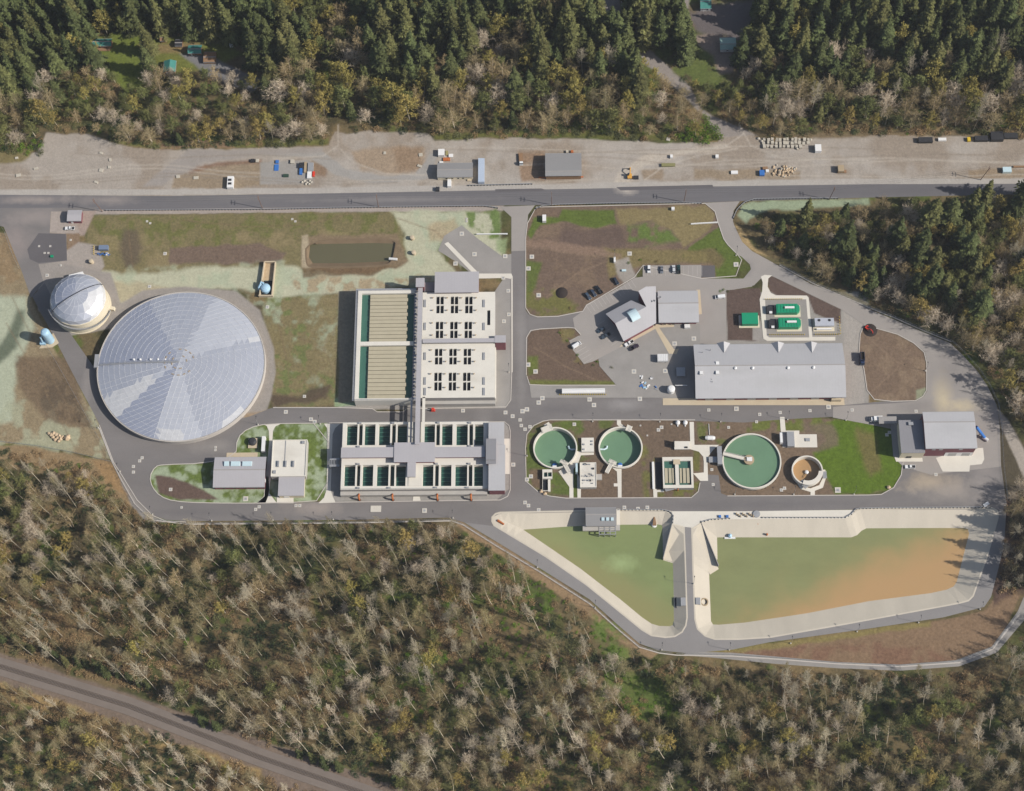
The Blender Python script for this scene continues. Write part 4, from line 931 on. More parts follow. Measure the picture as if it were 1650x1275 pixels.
HO.append((785, 500, 790, 524))
dk, RD = deck_grid(t, (679.5, 471, 797.5, 641, ), ZC, HO, ZC-1.3, M_deck, M_black)
for k, (ya, yb) in enumerate(((546.5, 553.5),)):
    x0, y0, x1, y1 = rect(681, 545.5, 797, 552, ZC+2.6); mb = MB(); mb.box(x0, y0, ZC+2.35, x1, y1, ZC+2.6); rf = part(mb, 'corridor_roof', M_roofy, t)
    mb = MB(); mb.box(x0+.3, y0+.3, ZC, x1, y1-.3, ZC+2.35); part(mb, 'corridor_wall', M_gwall, t)
x0, y0, x1, y1 = rect(797, 540.5, 815, 552, 11.5); mb = MB(); mb.box(x0, y0, 11.2, x1, y1, 11.5); part(mb, 'stair_roof', M_roof, t)
mb = MB(); mb.box(x0+.3, y0+.3, 0, x1-.3, y1-.3, 11.2); part(mb, 'stair_wall', M_mar, t)
mb = MB(); x0, y0, x1, y1 = rect(780, 560, 799, 642, 6.5); mb.box(x0+2, y0, 0, x1, y1, 6.5); part(mb, 'side_ledge', M_deck, t)
mb = MB(); x0, y0, x1, y1 = rect(681, 645, 798, 651, 4.2); mb.box(x0, y0, 0, x1, y1, 4.2); part(mb, 'south_ledge', M_wallc, t)
for yy in (483, 520, 568, 608, 625):
    for xx in (683, 778): mb = MB(); pbox(mb, xx, yy, xx+3.5, yy+12, ZC, ZC+.35); part(mb, 'hatch', M_galv, dk)
# head house and spine roof
x0, y0, x1, y1 = rect(700.5, 438, 771.5, 471.5, 12.5); mb = MB(); mb.box(x0, y0, 12.2, x1, y1, 12.5); part(mb, 'headhouse_roof', M_roof, t)
mb = MB(); mb.box(x0+.4, y0+1.4, 0, x1-.4, y1-.4, 12.2); part(mb, 'headhouse_wall', M_mar, t)
x0, y0, x1, y1 = rect(684, 455, 701, 470, 8.0); mb = MB(); mb.box(x0, y0, 0, x1, y1, 8.0); part(mb, 'link_block', M_gwall, t)
x0, y0, x1, y1 = rect(670, 448, 684, 462.5, 15); mb = MB(); mb.box(x0, y0, 14.7, x1, y1, 15); part(mb, 'tower_roof', M_roof, t)
mb = MB(); mb.box(x0+.3, y0+.8, 0, x1-.3, y1-.3, 14.7); part(mb, 'tower_wall', M_mar, t)
x0, _, x1, y1 = rect(672.8, 462, 680.2, 560, 12.2); _, y0, _, _ = rect(664, 600, 671, 716, 12.2)
mb = MB(); mb.box(x0, y0, 11.95, x1, y1, 12.2); part(mb, 'spine_roof', M_roofy, t)
mb = MB(); mb.box(x0+.5, y0, ZC-.8, x1-.5, y1, ZC-.5)
yy = y0+.5
while yy < y1: mb.box(x0+.3, yy, 0 if yy < W(670, 645).y else ZC-.5, x0+.6, yy+.3, 11.95); mb.box(x1-.6, yy, ZC-.5, x1-.3, yy+.3, 11.95); yy += 5
part(mb, 'spine_frame', M_gwall, t)
# bridging walkways over the cross road, beside the spine
mb = MB(); x0b, y0b, x1b, y1b = rect(680, 640, 684.5, 716, ZC); mb.box(x0b, y0b, ZC-.5, x1b, y1b, ZC); part(mb, 'bridge_walkway', M_deck, t)
mb = MB(); x0b, y0b, x1b, y1b = rect(661, 640, 664, 716, ZC); mb.box(x0b, y0b, ZC-.5, x1b, y1b, ZC-.05); part(mb, 'bridge_walkway', M_galv, t)
# --- valve actuators standing on the deck
for i, (x, y) in enumerate(VALV):
    p = W(x, y, ZC); mb = MB(); mb.tube([(p.x, p.y, ZC), (p.x, p.y, ZC+1.3)], .16, n=6); mb.obox((p.x+.2, p.y), (.6, .8), .8, .35, ZC+.7, ZC+1.2); mb.obox((p.x-.25, p.y+.1), (.8, -.6), .5, .3, ZC+.8, ZC+1.1)
    single(mb, 'valve_actuator', M_tan, 'small tan valve actuator on the white deck beside the dark filter openings', 'valve', 'valve actuators on the north filter deck')

# --- south filter block
t = thing('filter_block', 'white filter block with two rows of dark green basins around cross shaped grey roofs', 'plant building', W(690, 735))
ZS = 6.5
HO = []
tx = lambda v: 540+v/5.5
for row, gs in (((683.8, 717.5), [(100, 197), (210, 243), (258, 356), (385, 488), (503, 537), (550, 637), (787, 884), (896, 928), (945, 1040), (1073, 1175), (1189, 1222), (1238, 1315)]),
                ((749.3, 783.4), [(78, 178), (192, 222), (240, 336), (367, 473), (487, 525), (537, 625), (775, 870), (885, 918), (935, 1030), (1063, 1170), (1183, 1216), (1230, 1310)])):
    for a, b in gs: HO.append((tx(a), row[0], tx(b), row[1]))
deck_grid(t, (550.5, 680, 787, 788.5), ZS, HO, 2.6, M_deck, M_dwater)
# launder troughs in the wide basins
for h in HO:
    if h[2]-h[0] < 10: continue
    a = rect(*h, ZS); mb = MB(); mb2 = MB()
    for k in range(5):
        y = a[1]+(a[3]-a[1])*(k+.5)/5; mb.box(a[0], y-.22, 2.92, a[2]-.6, y+.22, 3.35)
    part(mb, 'launder', mat('launder_green', (62, 104, 92), .7, .06), t)
ZR = 10.0
def rb(px, z, roofm, wallm, name, z0=ZS, th=.25):
    a = rect(*px, z); mb = MB(); mb.box(a[0], a[1], z-th, a[2], a[3], z); r = part(mb, name+'_roof', roofm, t)
    mb = MB(); mb.box(a[0]+.4, a[1]+.8, z0, a[2]-.4, a[3]-.4, z-th-.003); part(mb, name+'_wall', wallm, t); return r
rb((549.5, 721, 634.8, 737.4), ZR, M_roof, M_mar, 'west_gallery'); rb((700.8, 720, 782, 737), ZR, M_roof, M_mar, 'east_gallery')
rb((635, 713, 700.8, 744.8), ZR+.4, M_roof, M_mar, 'central_hall'); rb((656.3, 744.9, 670, 768.5), ZR+.2, M_roofy, M_gwall, 'south_stub')
rb((787.2, 680.5, 812.5, 716.5), ZR-1, M_roof2, M_mar, 'control_room', 0); rb((787.2, 716.6, 814, 790.5), ZR-.8, M_roof2, M_mar, 'control_room', 0)
rb((783, 707, 799.5, 741), ZR+2.0, M_roof3, M_mar, 'stair_tower', ZS); rb((783, 741.2, 799.3, 747.5), ZR+1, M_roof3, M_mar, 'stair_porch', ZS)
mb = MB(); a = rect(548.5, 789.5, 785, 797.5, 3.4); mb.box(a[0], a[1], 0, a[2], a[3], 3.4); part(mb, 'south_ledge', M_wallc, t)
mb = MB(); a = rect(658, 768.6, 680, 783, ZS+.3); mb.box(a[0], a[1], ZS, a[2], a[3], ZS+.3); part(mb, 'south_slab', M_conc, t)
rl = MB()
a = rect(550.5, 680, 787, 788.5, ZS)
for p0, p1 in (((a[0]+.2, a[1]+.2), (a[2], a[1]+.2)), ((a[0]+.2, a[1]+.2), (a[0]+.2, a[3]-.2)), ((a[0]+.2, a[3]-.2), (a[2], a[3]-.2))):
    for zz in (.55, 1.1): rl.tube([(p0[0], p0[1], ZS+zz), (p1[0], p1[1], ZS+zz)], .05, n=4)
    d = Vector(p1)-Vector(p0); k = int(d.length/2.5)
    for i in range(k+1): p = Vector(p0)+d*i/k; rl.tube([(p.x, p.y, ZS), (p.x, p.y, ZS+1.1)], .04, n=4)
part(rl, 'handrail', M_galv, t)
mb = MB()
for (x, y) in ((580, 681.5), (633, 681.5), (706, 681), (757, 681), (577, 786), (627, 786), (702, 785.5), (753, 785.5), (577, 747.5), (703, 747), (756, 747), (577.5, 719.5), (757, 718.5)):
    pbox(mb, x-2, y-1.2, x+2.4, y+1.2, ZS, ZS+.9)
part(mb, 'gate_actuators', M_galv, t)
# the arched bridge piece west of the block
mb = MB(); a = rect(531, 734, 547, 756, 4); mb.box(a[0], a[1]+1.5, 3.4, a[2], a[1]+2.7, 4); mb.box(a[0], a[3]-2.7, 3.4, a[2], a[3]-1.5, 4)
for k in range(6): mb.box(a[0]+k*.9, a[1]+2.7, 3.6, a[0]+k*.9+.35, a[3]-2.7, 3.9)
mb.box(a[0], a[1]+1.5, 0, a[0]+.4, a[1]+2.2, 3.4); mb.box(a[0], a[3]-2.2, 0, a[0]+.4, a[3]-1.5, 3.4); part(mb, 'stair_landing', M_galv, t)
for i, (x, lab) in enumerate(((578.5, 'westmost rust orange gooseneck pipe along the south filter wall'), (632.5, 'second rust orange gooseneck pipe from the west along the south filter wall'), (704.5, 'third rust orange gooseneck pipe from the west, just east of the white slab'), (758.5, 'eastmost rust orange gooseneck pipe along the south filter wall'))):
    p = W(x+.6, 806, 0); g = thing('gooseneck_pipe', lab, 'pipe', p, 'orange gooseneck pipes south of the filter block')
    q = Vector((0, 1, 0))
    mb = MB(); mb.tube([p, p+Vector((0, 0, 3.2)), p+q*.6+Vector((0, 0, 3.9)), p+q*1.4+Vector((0, 0, 4.0)), p+q*2.4+Vector((0, 0, 3.2))], .55, n=8); part(mb, 'pipe', M_orange, g)
    mb = MB(); mb.lathe(p, [(.9, 0), (.9, .25), (.6, .25)], 10); part(mb, 'flange', M_dark, g)

# --- buildings west of the filter block
t = thing('skylit_building', 'grey gabled building with three pale blue skylights beside the large dome', 'building', W(386, 765))
ro, RR = gable(t, (344.5, 737, 427.8, 785), 5.2, 6.6, 757, M_roof, M_mar)
for a, b in ((361, 369), (371.5, 387), (390, 406)):
    mb = MB(); q = rect(a, 743.5, b, 751.5, 6.4); mb.prism([(q[0], q[1]), (q[2], q[1]), (q[2], q[3]), (q[0], q[3])], 5.6, 6.75, inset=.08); part(mb, 'skylight', M_sky, ro)
windows_south(t, (RR[0], RR[1]+.5), 1, 2.4, (5, 11, 17, 23)); mb = MB(); mb.box(RR[2]-.55, RR[1]+4, 0, RR[2]-.4, RR[1]+6, 2.4); part(mb, 'door', M_white, t)
mb = MB(); pbox(mb, 365, 729.5, 415, 736.5, 0, .2); single(mb, 'concrete_apron', M_walk, 'buff concrete apron along the north wall of the skylit building', 'apron')
t = thing('flat_roofed_tank', 'white flat roofed concrete tank with a grey roofed pump house attached south', 'plant building', W(466, 750))
ro, RR = flat(t, (438, 709, 494, 768), 5.6, M_deck, M_wallc, .35)
mb = MB(); pbox(mb, 459, 710, 460.2, 748, 5.6, 5.75); part(mb, 'roof_joint', M_galv, ro)
for x in (447, 459, 471.5): mb = MB(); pbox(mb, x, 742.5, x+2.6, 752, 5.6, 6.6); part(mb, 'vent', M_galv, ro)
mb = MB(); pbox(mb, 486, 710.5, 491, 715, 5.6, 6.3); part(mb, 'hatch', M_galv, ro)
mb = MB(); pbox(mb, 440, 758, 444.5, 763, 5.6, 6.2); part(mb, 'hatch', M_galv, ro)
a = rect(448.5, 767.6, 490.5, 799, 5.0); mb = MB(); mb.box(a[0], a[1], 4.75, a[2], a[3], 5.0); part(mb, 'pump_house_roof', M_roof, t)
mb = MB(); mb.box(a[0]+.4, a[1]+.4, 0, a[2]-.4, a[3]-.02, 4.75); part(mb, 'pump_house_wall', M_cream, t)
mb = MB(); mb.box(a[0]+3, a[1]+.3, 0, a[0]+6, a[1]+.5, 3); part(mb, 'door', M_white, t)
t = thing('sump', 'square rust brown sump with a dark round cover on the lawn by the large dome', 'sump', W(406, 715))
mb = MB(); pbox(mb, 400, 706, 415, 722, 0, .8); part(mb, 'frame', M_walk, t)
p = W(407, 712, 1.2); mb = MB(); mb.lathe(p, [(2.3, .8), (2.3, 2.2), (1.4, 2.8), (0, 2.9)], 20); part(mb, 'cover', M_dark, t)
mb = MB(); pbox(mb, 421.5, 703, 427, 727, 0, 3.2); single(mb, 'equipment_cabinet', M_white, 'narrow white equipment cabinet between the sump and the flat roofed tank', 'cabinet')

# --- clarifiers
def clar(i, name, label, wm, wallm=M_conc):
    (c, r, z, wz) = TANKS[i]; o, R = tank_geo(c, r, z); t = thing(name, label, 'clarifier', (o.x, o.y, 0))
    w = MB(); w.lathe(o, [(R, -.3), (R, z), (R-.75, z), (R-.8, wz-1.5)], 80); w.f.pop() ; w.m.pop(); part(w, 'wall', wallm, t)
    mb = MB(); mb.lathe(o, [(R-.5, wz-.5), (R-.5, wz)], 64); part(mb, 'water', wm, t)
    return t, o, R, z, wz
def bridge(t, p, q, w, z, m, name='walkway', rails=True):
    p = Vector(p); q = Vector(q); d = (q-p); L = d.length; u = d.normalized(); c = (p+q)/2
    mb = MB(); mb.obox(c, u, L, w, z-.3, z)
    if rails:
        n = Vector((-u.y, u.x))
        for s in (-1, 1):
            e = n*s*w*.46
            for zz in (.55, 1.1): mb.tube([(p.x+e.x, p.y+e.y, z+zz), (q.x+e.x, q.y+e.y, z+zz)], .06, n=4)
    return part(mb, name, m, t)
for i, lab in ((0, 'green round clarifier tank at the corner of the north-south road'), (1, 'green round clarifier tank, second from the west, with a curved white pipe')):
    t, o, R, z, wz = clar(i, 'clarifier', lab, M_clar)
    a = rad(112 if i == 0 else 66)
    bridge(t, (o.x+(R-2)*math.cos(a), o.y+(R-2)*math.sin(a)), (o.x+(R+1.5)*math.cos(a), o.y+(R+1.5)*math.sin(a)), 6.5 if i == 0 else 3, z+.4, M_conc)
    a = rad(-63 if i == 0 else -118)
    bridge(t, (o.x+(R-3.2)*math.cos(a), o.y+(R-3.2)*math.sin(a)), (o.x+(R+5)*math.cos(a), o.y+(R+5)*math.sin(a)), 2.2, z+.4, M_conc)
    bridge(t, (o.x+(R-2.2)*math.cos(a)-2, o.y+(R-2.2)*math.sin(a)+1), (o.x+(R-2.2)*math.cos(a)+2, o.y+(R-2.2)*math.sin(a)-1), 1.8, z+.45, M_conc)
    a = rad(-93); p = Vector((o.x+(R-3)*math.cos(a), o.y+(R-3)*math.sin(a), 0)); mb = MB(); mb.lathe((p.x, p.y), [(1.4, wz), (1.4, wz+.5), (.9, wz+.8), (0, wz+.8)], 14); part(mb, 'skimmer', M_bluet, t)
    mb = MB(); mb.box(p.x-1.2, p.y-2.2, wz, p.x+1.2, p.y-1.4, z+.3); part(mb, 'skimmer_bracket', M_white, t)
    s = 1 if i == 0 else -1; p = Vector((o.x+s*(R-1), o.y, wz+.6)); mb = MB(); mb.tube([p, p-Vector((s*2.2, .1, 0)), p-Vector((s*3.6, -.6, 0)), p-Vector((s*4, -2, .1))], .55, n=8); part(mb, 'inlet_pipe', M_sky, t)
t, o, R, z, wz = clar(2, 'clarifier', 'largest open green clarifier tank with a white bridge to its centre', M_clar)
pc = W(1207, 741, z+.5); pe = W(1165, 731, z+.5); bridge(t, pe, pc, 2.2, z+.6, M_conc)
mb = MB(); mb.lathe(pc, [(2.6, wz-.2), (2.6, z+.3), (2.9, z+.3), (2.9, z+.7), (0, z+.9)], 20); part(mb, 'centre_drive', M_tan, t)
mb = MB(); pbox(mb, 1203.5, 736.5, 1212, 743, z+.9, z+1.4); part(mb, 'drive_platform', M_white, t)
mb = MB(); pbox(mb, 1156, 719, 1163.5, 748, 0, z+.8); part(mb, 'landing', M_galv, t)
mb = MB(); pbox(mb, 1142, 736, 1156, 745, 0, 1.2); part(mb, 'stair', M_galv, t)
t, o, R, z, wz = clar(3, 'thickener', 'small round thickener tank of brown water with a white curved walkway', M_brown)
mb = MB(); mb.lathe(o, [(1.1, wz), (1.1, wz+1.0), (.6, wz+1.3), (0, wz+1.3)], 16); part(mb, 'centre_column', M_white, t)
mb = MB(); a0, a1 = rad(-112), rad(-5); n = 18
for k in range(n):
    a = a0+(a1-a0)*k/n; b = a0+(a1-a0)*(k+1)/n
    mb.prism([(o.x+r_*math.cos(x), o.y+r_*math.sin(x)) for r_, x in ((R-2.4, a), (R+.1, a), (R+.1, b), (R-2.4, b))], z+.05, z+.35)
part(mb, 'walkway', M_conc, t)
bridge(t, W(1290, 775, 2), W(1300, 786, 2), 2.2, 2.0, M_galv, 'stair'); bridge(t, W(1328, 760, 2), W(1329, 771, 2), 2.2, 2.2, M_galv, 'stair')
mb = MB(); mb.tube([W(1300, 758, wz+.5), W(1294, 770, wz+.5)], .12, n=5); part(mb, 'rake_arm', M_dark, t)

# --- small structures by the clarifiers
t = thing('pump_slab', 'square white equipment slab between the two western clarifiers', 'pump station', W(947, 720))
ro, _ = flat(t, (937, 705.5, 957, 728), 1.6, M_deck, M_wallc, 0, 0, rname='slab')
for (x, y) in ((954, 711), (954, 716), (941, 716), (941, 724)): mb = MB(); pbox(mb, x-1.4, y-1.2, x+1.2, y+1.2, 1.6, 2.1); part(mb, 'hatch', M_galv, ro)
t = thing('pump_station', 'white roofed pump station covered in hatches and pipes between the western clarifiers', 'pump station', W(948, 768))
ro, _ = flat(t, (934.5, 745.5, 961, 785.5), 3.0, M_deck, M_wallc, .25)
rnd = random.Random(8)
for k in range(20):
    mb = MB(); x = rnd.uniform(937, 956); y = rnd.choice([747.5, 763, 765, 766.5, 773, 778]); pbox(mb, x, y, x+rnd.uniform(1.2, 3.5), y+rnd.uniform(.8, 2.2), 3.0, 3.0+rnd.uniform(.25, .9)); part(mb, 'pipe_cover', M_galv, ro)
for (x, y) in ((956, 755), (943, 748), (951, 774)): mb = MB(); pbox(mb, x-1.5, y-1.4, x+1.5, y+1.4, 3.0, 3.6); part(mb, 'hatch', M_dark, ro)
mb = MB(); pbox(mb, 961.2, 764, 970, 773, 0, 1.4); part(mb, 'side_slab', M_wallc, t)
mb = MB(); pbox(mb, 927.5, 746.5, 930.8, 760.5, 0, 4.6); single(mb, 'chemical_tank', M_sky, 'narrow pale upright tank west of the hatch covered pump station', 'tank')
t = thing('splitter_box', 'small white concrete box with two open cells of water south of the western clarifier', 'splitter box', W(883, 765))
deck_grid(t, (874, 756.5, 890, 771.5), 2.2, [(876.5, 761, 882, 768.5), (883, 761, 889, 768)], .8, M_conc, M_dwater)
mb = MB(); pbox(mb, 874, 771.6, 874.6, 791, 0, 1.2); pbox(mb, 883, 771.6, 887, 792, 0, 1.2); pbox(mb, 874.7, 790.3, 882.9, 791, 0, 1.2); part(mb, 'stair_pit_wall', M_conc, t)
mb = MB(); pbox(mb, 874.7, 772, 882.9, 790, 0, .12); part(mb, 'stair_pit_floor', M_black, t)
t = thing('settling_basin', 'rectangular basin of two water cells half covered with beige panels', 'basin', W(1092, 760))
deck_grid(t, (1068, 736.5, 1117, 786.5), 3.2, [(1070.5, 742.5, 1088.2, 781.5), (1094, 742.5, 1113.5, 781.5)], 1.6, M_conc, M_water)
for (a, b) in ((1071.5, 1076.2), (1077.6, 1082.2), (1083.4, 1086.4), (1095.6, 1098.8), (1100.5, 1105.2), (1106.6, 1111)):
    mb = MB(); pbox(mb, a, 754.5, b, 778.5, 2.2, 2.5); part(mb, 'cover', M_cover, t)
mb = MB(); pbox(mb, 1085, 740.5, 1096, 748, 3.2, 3.7); part(mb, 'gate_platform', M_walk, t)
for (x, y) in ((1087, 790), (1092, 791), (1097, 788)):
    p = W(x, y); mb = MB(); mb.tube([p, p+Vector((0, 0, 2)), p+Vector((.3, 1.0, 2.2))], .3, n=6); part(mb, 'outlet_pipe', M_orange, t)
bridge(t, W(1072, 790, 2), W(1092, 785, 2), 1.6, 2.0, M_galv, 'stair')
mb = MB(); pbox(mb, 1051, 744.5, 1054, 788, 0, 1.0); pbox(mb, 1055.5, 745, 1066, 788, 0, .3, 1); part(mb, 'equipment_pit', [M_white, M_dark], t)
t = thing('gas_tank', 'white horizontal gas tank on saddles with a thin pipe running north', 'tank', W(1145, 708))
p = W(1136.5, 705.5, 1.6); q = W(1152, 706, 1.6); d = (q-p).normalized(); mb = MB(); N = 9
mb.tube([p-d*.1, p+d*.5, p+d*1.2], .9, 1.25, n=14); mb.tube([p+d*1.2, q-d*1.2], 1.3, n=14); mb.tube([q-d*1.2, q-d*.5, q+d*.1], 1.25, .9, n=14); part(mb, 'vessel', M_white, t)
for f in (.25, .75): r = p.lerp(q, f); mb = MB(); mb.box(r.x-.25, r.y-1, 0, r.x+.25, r.y+1, .75); part(mb, 'saddle', M_conc, t)
mb = MB(); mb.tube([W(1143, 701, .3), W(1142, 683, .3)], .15, n=6); part(mb, 'pipe', M_white, t)
t = thing('blower_unit', 'grey equipment unit and white cabinet on a concrete slab north of the thickener', 'equipment', W(1275, 708))
mb = MB(); pbox(mb, 1268.5, 695.5, 1280, 719, 0.2, 2.8); part(mb, 'unit', M_galv, t)
mb = MB(); pbox(mb, 1257, 697, 1261, 713, .2, 3.4); part(mb, 'cabinet', M_white, t)
mb = MB(); pbox(mb, 1261.3, 697, 1268.2, 719, .2, .8); part(mb, 'duct', M_roof3, t)
mb = MB(); pbox(mb, 1298, 706, 1305, 711, .2, .7); part(mb, 'hatch', M_galv, t)
t = thing('junction_box', 'low white concrete chamber beside the footpath west of the gas tank', 'chamber', W(1099, 718))
ro, _ = flat(t, (1086.5, 711.5, 1111, 724), 1.4, M_deck, M_wallc, rname='slab'); mb = MB(); pbox(mb, 1104, 719.5, 1108, 722, 1.4, 1.9); part(mb, 'hatch', M_dark, ro)
mb = MB(); pbox(mb, 1086, 708.5, 1086.8, 719, 1.4, 4.0); part(mb, 'post', M_dark, t)
for (x, lab) in ((1092, 'round white chemical drum at the road edge, the western of the pair'), (1104, 'round white chemical drum at the road edge, the eastern of the pair')):
    p = W(x, 682); mb = MB(); mb.lathe(p, [(1.3, 0), (1.3, 1.3), (.9, 1.7), (.4, 1.8), (.4, 2.1), (0, 2.1)], 16); mb.box(p.x-.3, p.y-2.2, 0, p.x+.3, p.y-1.1, .6); single(mb, 'chemical_drum', M_white, lab, 'drum')

# --- administration building
t = thing('administration_building', 'angular grey roofed office building with a diagonal wing and a curved skylight', 'building', W(1040, 510))
eA, eB = Vector((1004.8, 549.8)), Vector((1057.3, 520.7)); eu = (eB-eA).normalized(); en = Vector((eu.y, -eu.x))
rdist = (Vector((991.3, 521.3))-eA).dot(en)
ZE, ZRG = 5.2, 8.6
def zpl(x, y): return ZE+(ZRG-ZE)*(Vector((x, y))-eA).dot(en)/rdist
southpl = [(1004.8, 549.8), (1057.3, 520.7), (1056.8, 461.4), (1041, 462), (1028.6, 469.2), (1041.3, 494.4), (991.3, 521.3)]
S3 = [W(x, y, zpl(x, y)) for x, y in southpl]
N3_ = [W(975.9, 505.9, ZE), W(991.3, 521.3, ZRG), W(1041.3, 494.4, zpl(1041.3, 494.4)), W(1017, 483.9, ZE)]
def roofslab(mb, P, th=.25):
    a = sum(P[i-1].x*P[i].y-P[i].x*P[i-1].y for i in range(len(P)))
    if a < 0: P = list(reversed(P))
    k = len(mb.v); n = len(P); mb.v += [tuple(p) for p in P]+[(p.x, p.y, p.z-th) for p in P]
    mb.f += [tuple(range(k, k+n)), tuple(range(k+2*n-1, k+n-1, -1))]+[(k+n+i, k+n+(i+1) % n, k+(i+1) % n, k+i) for i in range(n)]; mb.m += [0]*(n+2)
mb = MB(); tri_in = S3
roofslab(mb, [S3[0], S3[1], S3[5], S3[6]]); roofslab(mb, [S3[1], S3[2], S3[3], S3[4], S3[5]]); roofslab(mb, N3_)
M_dg = seamed('diagonal_roof', (182, 179, 180), 0, 1.7)
ro = part(mb, 'roof', M_dg, t)
def curtain(mb, P, ins=1.6):
    c = sum(P, Vector())/len(P); Q = [p+(Vector((c.x-p.x, c.y-p.y, 0)).normalized()*ins) for p in P]
    for i in range(len(Q)):
        a, b = Q[i], Q[(i+1) % len(Q)]; mb.poly([(a.x, a.y, 0), (b.x, b.y, 0), (b.x, b.y, b.z-.3), (a.x, a.y, a.z-.3)])
mb = MB(); curtain(mb, [S3[0], S3[1], S3[5], S3[6]]); curtain(mb, [S3[1], S3[2], S3[3], S3[4], S3[5]], .5); curtain(mb, N3_); part(mb, 'wall', M_mar, t)
c = (W(1011, 506, 9.5)+W(1031, 507, 9.5))/2; u = (W(1041.3, 494.4, 8)-W(991.3, 521.3, 8)).normalized(); v = Vector((-u.y, u.x, 0)); mb = MB(); n = 8; L = 2.7; Wd = 3.6
for i in range(n):
    a, b = math.pi*i/n, math.pi*(i+1)/n
    A_ = [Vector((c.x, c.y, 8.1+2.0*math.sin(x)))+v*Wd*math.cos(x) for x in (a, b)]
    mb.poly([A_[0]-u*L, A_[0]+u*L, A_[1]+u*L, A_[1]-u*L])
for s in (-1, 1): mb.poly([Vector((c.x, c.y, 8.1+2.0*math.sin(math.pi*i/n)))+v*Wd*math.cos(math.pi*i/n)+u*L*s for i in range(n+1)])
part(mb, 'skylight', M_sky, ro)
gl_ = gable(t, (1060.5, 469, 1125.3, 519.5), 5.4, 7.2, 488.5, M_roof2, M_mar, ov=1.2)
mb = MB()
for (x, y) in ((1059, 479), (1063.5, 479), (1054, 485), (1050, 486)): p = W(x, y, 8); mb.tube([(p.x, p.y, 7), (p.x, p.y, 9)], .3, n=6); mb.tube([(p.x, p.y, 9), (p.x+.6, p.y-.6, 9.1)], .4, n=6)
part(mb, 'roof_vents', M_galv, gl_[0])
windows_south(t, (gl_[1][0], gl_[1][1]+.5), 1, 2.4, (3, 8, 16)); mb = MB(); pbox(mb, 1103, 522.5, 1112, 528, 0, 1.9); single(mb, 'generator_set', [M_white], 'small white and orange generator behind the office building', 'generator')
# --- maintenance building
t = thing('maintenance_building', 'long light grey gabled maintenance building with three small dormers on its north slope', 'building', W(1240, 600))
ro, RR = gable(t, (1119, 554.5, 1360.5, 641), 7.4, 12.0, 588.5, M_roof2, M_mar, ov=1.6)
yr = W(1240, 588.5, 12.0).y
for cx in (1167, 1254.5, 1308.5):
    p = W(cx, 567.5, 9.6); X = p.x; e = W(cx, 552, 9.4); mb = MB(); wv = 3.9
    mb.poly([(X, e.y+.6, 9.6), (X, p.y-.5, 9.62), (X+wv, e.y+.6, 7.05)][::-1]); mb.poly([(X, e.y+.6, 9.6), (X-wv, e.y+.6, 7.05), (X, p.y-.5, 9.62)][::-1]); mb.poly([(X-wv, e.y+.6, 6.9), (X+wv, e.y+.6, 6.9), (X, e.y+.6, 9.6)][::-1])
    part(mb, 'dormer', M_roof2, ro)
for (x, y) in ((1185, 593.5), (1213, 593.5), (1270, 593), (1311, 592.5)):
    p = W(x, y, 11.6); mb = MB(); mb.tube([(p.x, p.y, 10), (p.x, p.y, 11.8)], .5, n=8); mb.lathe(p, [(.9, 11.8), (.9, 12.1), (0, 12.5)], 10); part(mb, 'ridge_vent', M_white, ro)
for (x, y) in ((1156, 585), (1156, 600), (1130, 600.5)):
    mb = MB(); pbox(mb, x-2.5, y-2.5, x+2.5, y+2.5, 9.0, 11.9); part(mb, 'roof_fan', M_white, ro)
for (x, y) in ((1147, 612), (1125, 585), (1132, 568), (1145, 564), (1148, 616)):
    p = W(x, y, 9.5); mb = MB(); mb.tube([(p.x, p.y, 8), (p.x, p.y, 10.6)], .2, n=6); part(mb, 'roof_pipe', M_galv, ro)
for k in range(7):
    mb = MB(); mb.box(RR[0]+6+k*12, RR[1]+1.5, 0, RR[0]+10.5+k*12, RR[1]+1.7, 4.2); part(mb, 'roller_door', M_galv, t)
mb = MB(); pbox(mb, 1340, 641.5, 1356, 644.5, 0, 3.2); part(mb, 'porch_roof', M_walk, t)
# --- dewatering building, east
t = thing('dewatering_building', 'tall maroon walled building with a grey roof and lower slate roofed west annex', 'building', W(1535, 715))
HB = 14.0
ro, RR = gable(t, (1489, 664, 1572, 722.5), HB-.6, HB+.4, 680, M_roof2, M_mar, ov=.4)
HA = 9.5
a = rect(1450, 677, 1490, 730, HA); mb = MB(); mb.box(a[0], a[1], HA-.25, RR[0]+.3, a[3], HA); rf = part(mb, 'annex_roof', M_roof3, t)
mb = MB(); mb.box(a[0]+.4, a[1]+.4, 0, RR[0]+.4, a[3]-.4, HA-.25); part(mb, 'annex_wall', M_cream, t)
mb = MB(); pbox(mb, 1464, 680, 1472, 685, HA, HA+1); part(mb, 'roof_unit', M_galv, rf)
a2 = rect(1416, 671, 1486, 682.5, 4); mb = MB(); mb.box(a2[0], a2[1], 3.7, a[0]+.2, a2[3], 4); part(mb, 'canopy', M_gwall, t)
mb = MB()
for x in (a2[0]+.5, a2[0]+9): mb.box(x, a2[1]+.4, 0, x+.3, a2[1]+.7, 3.7); mb.box(x, a2[3]-.7, 0, x+.3, a2[3]-.4, 3.7)
part(mb, 'canopy_posts', M_galv, t)
mb = MB(); pbox(mb, 1437.5, 683, 1447, 735, 0, .9); part(mb, 'west_ledge', M_gwall, t)
for x in (RR[0]+14.5, RR[0]+22): mb = MB(); mb.box(x, RR[1]+.25, .2, x+4.5, RR[1]+.45, 4.6); part(mb, 'roller_door', M_galv, t)
mb = MB(); mb.box(RR[0]+12.5, RR[1]+.28, .15, RR[2]-.6, RR[1]+.34, 5.4); part(mb, 'white_base', M_white, t)
